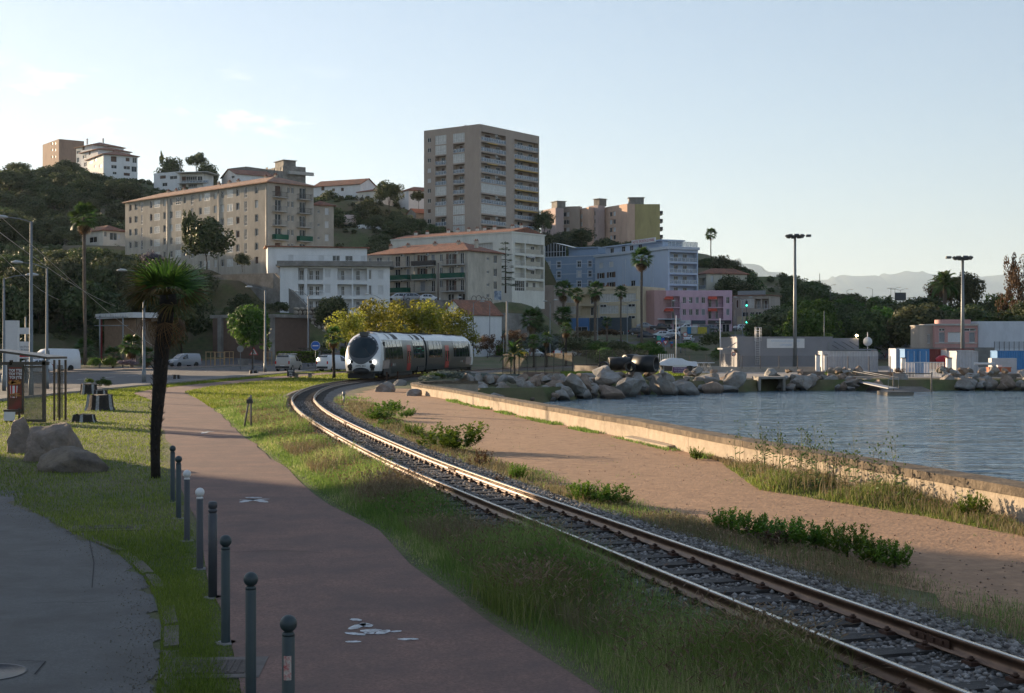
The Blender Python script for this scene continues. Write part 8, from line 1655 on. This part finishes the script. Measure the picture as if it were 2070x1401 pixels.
# the palm in the foreground
D0 = 29.2; P0 = gp(315, 966); root = empty('palm_tree', P0, 0, 'foreground fan palm with shaggy dark trunk and browning fronds', 'palm tree')
sp = F/D0; tx = lambda px, y: Vector(((px-315)/sp, 0, (966-y)/sp)); tpts = [tx(315, 970), tx(314, 930), tx(314, 880), tx(318, 830), tx(323, 770), tx(327, 710), tx(333, 660), tx(338, 618)]; trad = [.10, .10, .105, .125, .145, .155, .165, .15]
M_shag = mat('shaggy_palm_trunk', (0.018, 0.014, 0.011), .95, var=.5, scale=10, bump=1.0, bscale=22); m = MB(); m.tube(tpts, trad, 14); m.build('trunk', M_shag, root)
rr = random.Random(2); bt = MB(); bt.add([(-.03, 0, 0), (.03, 0, 0), (.018, -.045, .11), (0, -.085, .19), (-.018, -.045, .11)], [(0, 1, 2, 3, 4)]); btm = bt.mesh('leaf_base', mat('leaf_boot', (0.04, 0.031, 0.025), .9, var=.4, scale=12))
for i in range(230):
    t = rr.uniform(.16, .98); f = t*(len(tpts)-1); k = int(f); p = tpts[k].lerp(tpts[min(k+1, 7)], f-k); ra = trad[k]+(trad[min(k+1, 7)]-trad[k])*(f-k); a = rr.uniform(0, 6.28); o = link('leaf_base', btm, root, p+Vector((math.sin(a)*ra*.93, -math.cos(a)*ra*.93, 0))); o.rotation_euler = (rr.uniform(-.3, .5), rr.uniform(-.3, .3), a); s = rr.uniform(.4, .95); o.scale = (s, s, s)
FG = [fan_mesh(40+i, 24, .16, L_palm, .034, 105, .34) for i in range(4)]; L_tip = leafmat('palm_browning', (0.045, 0.055, 0.012), (0.13, 0.085, 0.028), (0.22, 0.11, 0.04), .45)
FB = [fan_mesh(50+i, 22, .4, L_tip, .028, 98, .34) for i in range(3)]; FD = [fan_mesh(60+i, 15, .9, L_palmd, .015, 70, .36) for i in range(3)]
c0 = tx(340, 606); Lf = 1.0
m = MB(); m.lathe([(.16, -.25), (.19, -.05), (.17, .1), (.10, .22), (.0, .3)], 12, c0); m.build('crown_fibre', M_shag, root)
spec = [('g', 95, 78, .0), ('g', 60, 66, .3), ('g', 120, 58, -.3), ('g', 15, 50, .35), ('g', -5, 30, .5), ('g', -50, 52, .1), ('g', -95, 60, .0), ('g', 35, 28, .4), ('g', -130, 45, .2), ('g', 10, 8, .5),
 ('b', 168, 52, -.4), ('b', 180, 30, -.3), ('b', 155, 20, .2), ('b', -20, 16, .5), ('b', 185, 4, -.2), ('b', -150, 14, .2), ('b', -80, 18, 0), ('b', -60, -18, .2),
 ('d', 180, -36, .2), ('d', 168, -62, 0), ('d', 5, -68, .2), ('d', -15, -66, 0), ('d', -90, -58, 0), ('d', 90, -60, 0)]
for i, (kd, az, el, rl) in enumerate(spec):
    me = {'g': FG, 'b': FB, 'd': FD}[kd][i % (4 if kd == 'g' else 3)]; o = link('frond', me, root, c0+Vector((.10*math.cos(R(az)), .10*math.sin(R(az)), {'g': .06, 'b': -.03, 'd': -.10-.12*rr.random()}[kd]))); o.rotation_euler = (rl+rr.uniform(-.15, .15), -R(el), R(az)); s = Lf*rr.uniform(.88, 1.05)*(.9 if kd == 'd' else 1); o.scale = (s, s, s)

for i, (x_, y_) in enumerate(((-70, 141), (-76, 152), (-72, 162), (-84, 150), (-86, 168))): tree('leafy unseen tree added beyond the left edge to shade the road', x_, y_, G(x_, y_)-.2, 11.5+(i*37 % 5)*.6, 5.2, L_green, 'dense', 'unseen trees added beyond the left edge for shade', i % 3)  # out-of-view trees added to throw shade on the road and vans
# scattered low scrub on the slopes, too many to count
def scrub(name, label, n, X0, X1, Y0, Y1, m_, seed, cond, hs=(.5, 1.6)):
    r = np.random.default_rng(seed); Vs, vs = [], []
    base, Q, v0 = crown_arrays(seed, 150, 8, .26, (.3, .7), (.3, .5))
    k = 0; t = 0
    while k < n and t < n*8:
        t += 1; x, y = r.uniform(X0, X1), r.uniform(Y0, Y1)
        if not cond(x, y): continue
        s = r.uniform(*hs); a = r.uniform(0, 6.28); c, sn = math.cos(a), math.sin(a); B = base*s*np.array([1.3, 1.3, .9]); Vs.append(np.stack([B[:, 0]*c-B[:, 1]*sn+x, B[:, 0]*sn+B[:, 1]*c+y, B[:, 2]+G(x, y)+.3*s], -1)); vs.append(np.clip(v0+r.normal(0, .15), 0, 1)); k += 1
    V = np.concatenate(Vs); return tag(link(name, npmesh(name, V, quads=np.arange(len(V)).reshape(-1, 4), mats=[m_], vattr=np.concatenate(vs))), label, kind='stuff')
scrub('hillside_scrub', 'low evergreen scrub covering the left hillside', 1500, -230, -50, 230, 600, L_dark, 5, lambda x, y: not (x > -62 and y < 262) and y > 335-(x+60)*.0-(40 if x < -90 else 0), (.9, 2.4))
scrub('slope_scrub', 'low scrub on the slope below the tower and the stepped apartments', 380, -55, 60, 310, 480, L_olive, 6, lambda x, y: (x > 10 and 380 < y) or (x < -16 and 325 < y < 440) or (8 < x < 30 and 330 < y < 400))
scrub('bank_scrub', 'rough scrub on the banks beside the main road', 260, -130, 20, 172, 262, L_olive, 7, lambda x, y: (x < -66 and y < 262) or (-58 < x < -28 and 226 < y < 242) or (-14 < x < 18 and 244 < y < 262 and x < y*.07-3), (.4, 1.1))
scrub('knoll_scrub', 'low scrub on the knoll and behind the harbour yard', 300, 44, 150, 215, 460, L_dark, 8, lambda x, y: x > y*.165, (.5, 1.5))
# ------------------------------------------------------------------ grass, weeds, verge shrubs
G_lawn = leafmat('grass_lawn', (0.085, 0.125, 0.016), (0.205, 0.25, 0.038), (0.36, 0.34, 0.12), .5)
G_wild = leafmat('grass_wild', (0.080, 0.140, 0.028), (0.195, 0.265, 0.062), (0.40, 0.37, 0.18), .5)
G_dry = leafmat('grass_dry', (0.13, 0.105, 0.055), (0.25, 0.205, 0.115), (0.36, 0.31, 0.19), .4)
G_seed = leafmat('grass_seed_head', (0.16, 0.10, 0.055), (0.27, 0.18, 0.105), (0.36, 0.26, 0.16), .35)
def lf(X, Y, s=1.0, ph=0.0): return .5+.25*np.sin(X*1.7*s+ph+1.3*np.sin(Y*.9*s))+.25*np.sin(Y*1.3*s+2*ph+1.1*np.sin(X*1.1*s))
def blades(name, label, X, Y, Hh, W, m_, r, lean=.35, z=0.0, bias=.0, seedfrac=0.0, parent=None):
    n = len(X); a = r.uniform(0, 6.28, n); ln = np.abs(r.normal(lean, lean*.5, n))*Hh; dx, dy = np.cos(a), np.sin(a); px_, py_ = -dy*W/2, dx*W/2; Z = np.full(n, z) if np.isscalar(z) else z
    B = np.stack([X, Y, Z], -1); w3 = np.stack([px_, py_, np.zeros(n)], -1); d3 = np.stack([dx, dy, np.zeros(n)], -1); up = np.array([0, 0, 1.0])
    mid = B+d3*(ln*.3)[:, None]+up*(Hh*.58)[:, None]; tip = B+d3*ln[:, None]+up*Hh[:, None]
    V = np.stack([B-w3, B+w3, mid+w3*.75, mid-w3*.75, tip], 1).reshape(-1, 3); o = np.arange(n)[:, None]*5
    v = np.clip(r.beta(2.2, 2.6, n)+(bias(X, Y) if callable(bias) else bias), 0, 1)
    ob = tag(link(name, npmesh(name, V, quads=o+np.array([[0, 1, 2, 3]]), tris=o+np.array([[3, 2, 4]]), mats=[m_], vattr=np.repeat(v, 5)), parent), label, kind='stuff')
    if seedfrac > 0:
        k = np.where((r.random(n) < seedfrac) & (Hh > np.quantile(Hh, .55)))[0]; nk = len(k); T = tip[k]; e = (tip[k]-mid[k]); e /= np.linalg.norm(e, axis=1)[:, None]; sl_ = r.uniform(.05, .10, nk)[:, None]; sw = (W[k]*1.6+.008)[:, None]; s3 = np.stack([-dy[k], dx[k], np.zeros(nk)], -1)*sw
        nod = e*.7+d3[k]*.6; nod[:, 2] -= .25; nod /= np.linalg.norm(nod, axis=1)[:, None]
        SV = np.stack([T-e*.02, T+nod*sl_*.5+s3*.5, T+nod*sl_, T+nod*sl_*.5-s3*.5], 1).reshape(-1, 3); tag(link(name.replace('grass', 'seed')+'_heads' if 'grass' in name else name+'_seed_heads', npmesh('seed_heads', SV, quads=np.arange(nk*4).reshape(-1, 4), mats=[G_seed], vattr=np.repeat(r.random(nk), 4))), 'seed heads on the '+label, kind='stuff')
    return ob
def sample(r, n, Y0, Y1, X0f, X1f, p=2.0):
    """distance-weighted samples: density falls with the square of the distance"""
    u = r.random(n); Y = Y0*(Y1/Y0)**u; X = r.uniform(0, 1, n); a, b_ = X0f(Y), X1f(Y); return a+(b_-a)*X, Y
pl = lambda Y: np.interp(Y, [p[1] for p in PL], [p[0] for p in PL]); prr = lambda Y: np.interp(Y, [p[1] for p in PR], [p[0] for p in PR]); lane = lambda Y: np.interp(Y, [p[1] for p in LANE_EDGE][::-1], [p[0] for p in LANE_EDGE][::-1])
trk = lambda Y: np.interp(Y, [p[1] for p in TRK], [p[0] for p in TRK]); sandl = lambda Y: np.interp(Y, [p[1] for p in SAND_L], [p[0] for p in SAND_L]); wallx = lambda Y: np.interp(Y, [p[1] for p in WALL[::-1]][4:-3], [p[0] for p in WALL[::-1]][4:-3])
r = np.random.default_rng(31)
# left lawn
X, Y = sample(r, 105000, 9.0, 96, lambda Y: np.maximum(np.where(Y < 25.5, lane(Y), -.40*Y-1), -27.6+0*Y), lambda Y: pl(Y)+.02); ok = X < pl(Y)+.03*r.normal(size=len(Y)); X, Y = X[ok], Y[ok]
k = lf(X, Y); edge = np.clip((pl(Y)-X)/.25, .3, 1); blades('lawn_grass', 'short green lawn left of the cycle path', X, Y, (.035+.06*k*r.random(len(X)))*edge*(1+.12*np.clip((Y-20)/30, 0, 2)), .0045*np.maximum(1, Y/13), G_lawn, r, .5, bias=lambda X, Y: .45*(lf(X, Y, .55, 2)-.5)+.2*(lf(X, Y, 2.1, 1)-.5))
# strip between the path and the railway
def verge(n, Y0, Y1, seed, hfun, name, label, m_, xf0, xf1, sf=.0, lean=.4, wmul=1.0, bias=0.0, thin=None):
    rr_ = np.random.default_rng(seed); X, Y = sample(rr_, n, Y0, Y1, xf0, xf1)
    if thin is not None: ok = rr_.random(len(X)) < thin(X, Y); X, Y = X[ok], Y[ok]
    H_ = hfun(X, Y, rr_); blades(name, label, X, Y, H_, .005*np.maximum(1, Y/13)*wmul, m_, rr_, lean, seedfrac=sf, bias=bias)
tl = lambda Y: trk(Y)-1.15
verge(85000, 9.5, 70, 41, lambda X, Y, q: (.05+.30*np.clip((X-prr(Y))/np.maximum(tl(Y)-prr(Y), .3), 0, 1)**.8*(.35+.9*lf(X, Y, .9))*(.5+q.random(len(X))))*np.clip((X-prr(Y))/.35, .25, 1), 'verge_grass', 'wild green grass between the cycle path and the track', G_wild, lambda Y: prr(Y)+.0, lambda Y: tl(Y)+.25, .14, .45, bias=lambda X, Y: .1+.6*(lf(X, Y, .7, 5)-.5)+.3*(lf(X, Y, 2.6, 2)-.5), thin=lambda X, Y: np.clip(1.15-.55*np.clip((X-(tl(Y)-.8))/.9, 0, 1)*(lf(X, Y, .7, 2) < .55), 0, 1))
verge(34000, 9.5, 66, 42, lambda X, Y, q: .12+.34*lf(X, Y, .8, 1)*q.random(len(X)), 'dry_verge_grass', 'pale dry grass tufts in the strip beside the track', G_dry, lambda Y: prr(Y)*.7+tl(Y)*.3, lambda Y: tl(Y)+.1, .12, .5, thin=lambda X, Y: np.clip((lf(X, Y, .8, 3)-.38)*4, .12, .95))
verge(30000, 62, 160, 43, lambda X, Y, q: .06+.10*q.random(len(X)), 'far_lawn_grass', 'far lawn between the cycle path and the bend of the track', G_lawn, lambda Y: np.where(Y < 96, prr(Y), prr(Y)), lambda Y: tl(Y)-.3, wmul=1.2, bias=lambda X, Y: .1+.5*(lf(X, Y, .4, 1)-.5))
verge(12000, 70, 160, 44, lambda X, Y, q: .06+.08*q.random(len(X)), 'roadside_grass', 'narrow strip of grass between the cycle path and the main road', G_lawn, lambda Y: np.interp(Y, [60, 84, 106, 147, 170], [-26, -25.8, -25, -22.6, -20]), lambda Y: np.minimum(pl(Y)-.1, -10))
for i, (Xc, Yc, rx_, ry_, nb_, hm, lb) in enumerate(((2.3, 11.7, .75, .8, 3200, .42, 'tall foxtail clump at the bottom edge beside the left rail'), (.75, 18.6, .7, 1.5, 3600, .46, 'tall wild grass tufts leaning over the left rail'), (.2, 14.9, .8, 1.3, 3000, .34, 'wild green tuft midway between path and rail'), (-2.2, 25.5, .6, 1.6, 2400, .4, 'seeding grass tuft where the shade begins'), (-6.2, 45.5, .9, 1.8, 2000, .42, 'pale seeding grass by the wooden stakes'))):
    q_ = np.random.default_rng(70+i); a_ = q_.normal(size=(nb_, 2))*.5; X, Y = Xc+a_[:, 0]*rx_, Yc+a_[:, 1]*ry_; ok = (X < trk(Y)-.75) & (X > prr(Y)+.1); X, Y = X[ok], Y[ok]; blades('grass_tuft', lb, X, Y, hm*q_.uniform(.45, 1.2, len(X)), .006*np.maximum(1, Y/13), G_wild if i < 3 else G_dry, q_, .45, seedfrac=.45, bias=.15)
# right of the track
verge(64000, 8.5, 70, 45, lambda X, Y, q: (.05+.26*lf(X, Y, 1.1, 1)*q.random(len(X)))*np.clip((sandl(Y)+.9-X)/.6, .25, 1), 'dry_bank_grass', 'pale dry grass between the track and the sand', G_dry, lambda Y: trk(Y)+1.55, lambda Y: sandl(Y)+.9, .10, .5, bias=-.1, thin=lambda X, Y: np.clip(.45+.9*(lf(X, Y, .9, 4)-.25), .3, 1))
verge(36000, 8.5, 75, 46, lambda X, Y, q: (.05+.22*lf(X, Y, 1.0, 5)*q.random(len(X)))*np.clip((sandl(Y)+1.2-X)/.6, .3, 1), 'green_bank_grass', 'green weeds mixed into the dry grass beside the sand', G_wild, lambda Y: trk(Y)+1.45, lambda Y: sandl(Y)+1.2, .03, .45, thin=lambda X, Y: np.clip(1.5*(lf(X, Y, .8, 7)-.32), .12, 1))
verge(5000, 10, 60, 47, lambda X, Y, q: .02+.03*q.random(len(X)), 'sand_weeds', 'flat green weeds dotted over the sand', G_wild, lambda Y: sandl(Y)+.5, lambda Y: wallx(Y)-.1, thin=lambda X, Y: (lf(X, Y, 1.6, 2) > .86)*.9, wmul=1.6)
verge(3500, 9, 60, 48, lambda X, Y, q: .05+.10*q.random(len(X)), 'track_weeds', 'sparse weeds growing between the rails', G_dry, lambda Y: trk(Y)-.5, lambda Y: trk(Y)+.5, thin=lambda X, Y: (lf(X, Y, 1.1, 6) > .72)*.8)
# foot of the wall
verge(7000, 34, 72, 49, lambda X, Y, q: .05+.16*lf(X, Y, 1.4, 3)*q.random(len(X)), 'wall_foot_weeds', 'low green weeds along the foot of the sea wall', G_wild, lambda Y: wallx(Y)-.45, lambda Y: wallx(Y)-.02, thin=lambda X, Y: np.clip(2.2*(lf(X*0, Y, 1.2, 3)-.3), 0, 1), wmul=1.5)
wq = lambda Y: np.clip(1-np.abs((Y-26.5)/7), 0, 1)
verge(17000, 20, 35, 50, lambda X, Y, q: (.06+.48*wq(Y)*lf(X, Y, 1.5, 2)*(.35+.65*q.random(len(X))))*np.clip((X-(wallx(Y)-2.2*wq(Y)-.3))/.7, .2, 1), 'wall_weeds', 'tall weeds growing against the sea wall at right', G_wild, lambda Y: wallx(Y)-1.9*wq(Y)-.2, lambda Y: wallx(Y)-.03, .07, .35, wmul=1.5, bias=.12)
verge(2500, 19, 35, 51, lambda X, Y, q: (.12+.45*wq(Y)*q.random(len(X))), 'wall_dry_weeds', 'pale dry stalks among the weeds by the wall', G_dry, lambda Y: wallx(Y)-1.7*wq(Y)-.2, lambda Y: wallx(Y)-.05, .25, .3, wmul=1.3)
# loose grit and litter at the lane edge
q_ = np.random.default_rng(61); nn_ = 1300; yy_ = 11+14*q_.random(nn_)**1.3; xx_ = lane(yy_)-np.abs(q_.normal(0, .28, nn_))+.03; tag(link('lane_grit', stones_mesh('lane_grit', np.stack([xx_, yy_, np.full(nn_, .012)], -1), q_.uniform(.003, .010, nn_), leafmat('grit', (.10, .085, .07), (.17, .14, .115), None, 0, .95))), 'brown grit and soil washed along the lane edge', kind='stuff')
q_ = np.random.default_rng(62); nn_ = 900; yy_ = 14+45*q_.random(nn_)**1.5; u_ = q_.random(nn_); xx_ = sandl(yy_)+.3+(wallx(yy_)-sandl(yy_)-.5)*u_; tag(link('sand_pebbles', stones_mesh('sand_pebbles', np.stack([xx_, yy_, np.full(nn_, .018)], -1), q_.uniform(.006, .022, nn_), leafmat('pebble', (.20, .13, .085), (.34, .26, .19), None, 0, .95))), 'small pebbles scattered over the sand', kind='stuff')
# grass on the harbour bank
rr_ = np.random.default_rng(52); n = 16000; X = rr_.uniform(4.5, 15, n); Y = rr_.uniform(106, 128, n); zb = .30+.25*np.sin(X*.9)*.3; ok = (Y > np.interp(X, [p[0] for p in SHORE], [p[1] for p in SHORE])+6.0); X, Y, zb = X[ok], Y[ok], zb[ok]
mbk = MB(); mbk.add([(3.5, 104, -.6), (8, 110.5, -.4), (15.5, 117, -.4), (16, 127, .3), (3, 127, .3), (4.5, 108, .34), (8.5, 113.5, .34), (15, 120, .34), (15.5, 126, .34), (3.2, 126, .34)], [(0, 1, 6, 5), (1, 2, 7, 6), (2, 3, 8, 7), (5, 6, 7, 8, 9)]); tag(mbk.build('harbour_bank', M_ground), 'grassy bank behind the boulders', kind='structure')
blades('bank_grass', 'grass on the bank before the black pipes', X, Y, rr_.uniform(.08, .28, len(X)), np.full(len(X), .05), G_lawn, rr_, .4, z=.33)
# leafy shrubs on the verge: stems with whorled leaves
def shrub_mesh(seed, stems=64, m_=L_bush):
    q = np.random.default_rng(seed); P, D_, S, va = [], [], [], []
    for s in range(stems):
        a = q.uniform(0, 6.28); rd = .5*q.random()**.7; b0 = np.array([rd*math.cos(a), rd*math.sin(a), 0]); hh = q.uniform(.25, 1.0)**.9; top = np.array([b0[0]*1.7+q.normal(0, .09), b0[1]*1.7+q.normal(0, .09), hh]); tone = q.uniform(.2, .8)
        for k in range(26):
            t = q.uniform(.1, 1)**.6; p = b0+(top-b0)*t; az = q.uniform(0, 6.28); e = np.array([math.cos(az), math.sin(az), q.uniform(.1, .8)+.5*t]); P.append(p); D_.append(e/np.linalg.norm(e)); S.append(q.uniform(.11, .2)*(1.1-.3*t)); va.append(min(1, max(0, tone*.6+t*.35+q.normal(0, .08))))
    P, D_, S = np.array(P), np.array(D_), np.array(S)[:, None]; side = np.cross(D_, np.array([0, 0, 1.0])); side /= np.linalg.norm(side, axis=1)[:, None]
    V = np.stack([P, P+D_*S*.5+side*S*.2, P+D_*S, P+D_*S*.5-side*S*.2], 1).reshape(-1, 3); return npmesh('foliage', V, quads=np.arange(len(P)*4).reshape(-1, 4), mats=[m_], vattr=np.repeat(va, 4))
SH = [shrub_mesh(i) for i in range(4)]; SHR = [shrub_mesh(20+i, 20, L_red) for i in range(2)]
def vshrub(label, px, py, hpx, wpx, red=False, seed=0):
    p = gp(px, py); s = F/p.y; root = empty('verge_shrub', p, seed*1.3, label, 'shrub', 'leafy shrubs along the verge'); o = link('foliage', (SHR if red else SH)[seed % (2 if red else 4)], root); o.scale = (wpx/s*1.1, wpx/s*1.0, hpx/s*1.1)
    m = MB(); m.tube([(0, 0, -.05), (.02, 0, hpx/s*.5)], .02, 5); m.build('stem', M_bark, root)
for i, a in enumerate((('large leafy green shrub on the sand side of the bend', 915, 912, 52, 82), ('small green shrub left of the large one on the bend', 836, 884, 26, 28), ('round green shrub in the middle of the sand edge', 792, 834, 24, 42), ('sprawling green shrub before the round one', 768, 850, 26, 40), ('little green shrub right of the round one', 822, 844, 18, 26), ('flat green shrub nearest the inner rail at the bend', 785, 863, 15, 30), ('leafy shrub pair, left one, beside the right rail', 1183, 1018, 44, 48), ('leafy shrub pair, right one, beside the right rail', 1236, 1022, 40, 52), ('slender green shrub beside the rail before the large one', 1045, 972, 34, 26), ('leafy shrub at the left end of the long row by the sand', 1478, 1076, 44, 52), ('second leafy shrub of the row by the sand', 1530, 1092, 52, 60), ('third leafy shrub of the row by the sand', 1590, 1102, 50, 66), ('middle leafy shrub of the row by the sand', 1650, 1112, 56, 70), ('tall leafy shrub right of the row middle', 1712, 1128, 62, 60), ('leafy shrub near the right end of the row', 1765, 1140, 54, 60), ('last leafy shrub at the right end of the row', 1808, 1150, 50, 50), ('tuft of green leaves at the wall foot before the panel joint', 1408, 930, 24, 20), ('hanging green tuft on the wall joint', 1230, 876, 30, 12), ('dense green shrub at the right end of the wall weeds', 1965, 1050, 50, 46))): vshrub(*a, seed=i)
for i, a in enumerate((('brownish scrubby bush beside the large green one', 968, 945, 34, 40), ('reddish scrubby bush between the row and the rail', 1560, 1108, 40, 70), ('brown scrubby bush at the left foot of the rail', 1015, 985, 24, 40))): vshrub(*a, red=True, seed=i)
# tall thistle stalks by the wall
rr_ = random.Random(9); th = MB(); lv = MB()
for i in range(46):
    y = rr_.uniform(23.5, 30.5); x = float(wallx(y))-rr_.uniform(.15, 1.3); h = rr_.uniform(.7, 1.25); top = Vector((x+rr_.uniform(-.1, .1), y+rr_.uniform(-.1, .1), h)); b0 = Vector((x, y, 0)); th.tube([b0, b0.lerp(top, .5)+Vector((.02, 0, 0)), top], [.007, .005, .003], 4)
    for k in range(5): q = b0.lerp(top, rr_.uniform(.55, .95)); e = q+Vector((rr_.uniform(-.14, .14), rr_.uniform(-.1, .1), rr_.uniform(.05, .16))); th.tube([q, e], [.003, .002], 3); lv.cbox(e, (.022, .022, .03))
    for k in range(7): q = b0.lerp(top, rr_.uniform(.1, .7)); e = q+Vector((rr_.uniform(-.15, .15), rr_.uniform(-.1, .1), rr_.uniform(.0, .1))); n_ = Vector((0, .03, .01)); lv.add([q, q.lerp(e, .5)+n_, e, q.lerp(e, .5)-n_], [(0, 1, 2, 3)])
tag(th.build('thistle_stalks', leafmat('stalk', (.10, .11, .045), (.16, .15, .07), None, .2)), 'thin tall thistle stalks standing above the wall', kind='stuff'); tag(lv.build('thistle_leaves', G_wild), 'leaves and seed heads of the tall thistles', kind='stuff')
# haze
hb_ = MB(); hb_.box(-14500, 14500, -900, 34000, -30, 1500); hz_m, n_, l_ = nodes_of('morning_haze'); n_.remove(n_['Principled BSDF']); vp = n_.new('ShaderNodeVolumePrincipled'); vp.inputs['Color'].default_value = (.62, .80, 1, 1); vp.inputs['Density'].default_value = 3.4e-5; vp.inputs['Anisotropy'].default_value = .25; l_.new(vp.outputs[0], n_['Material Output'].inputs['Volume'])
tag(hb_.build('haze', hz_m), 'thin morning haze', kind='stuff')
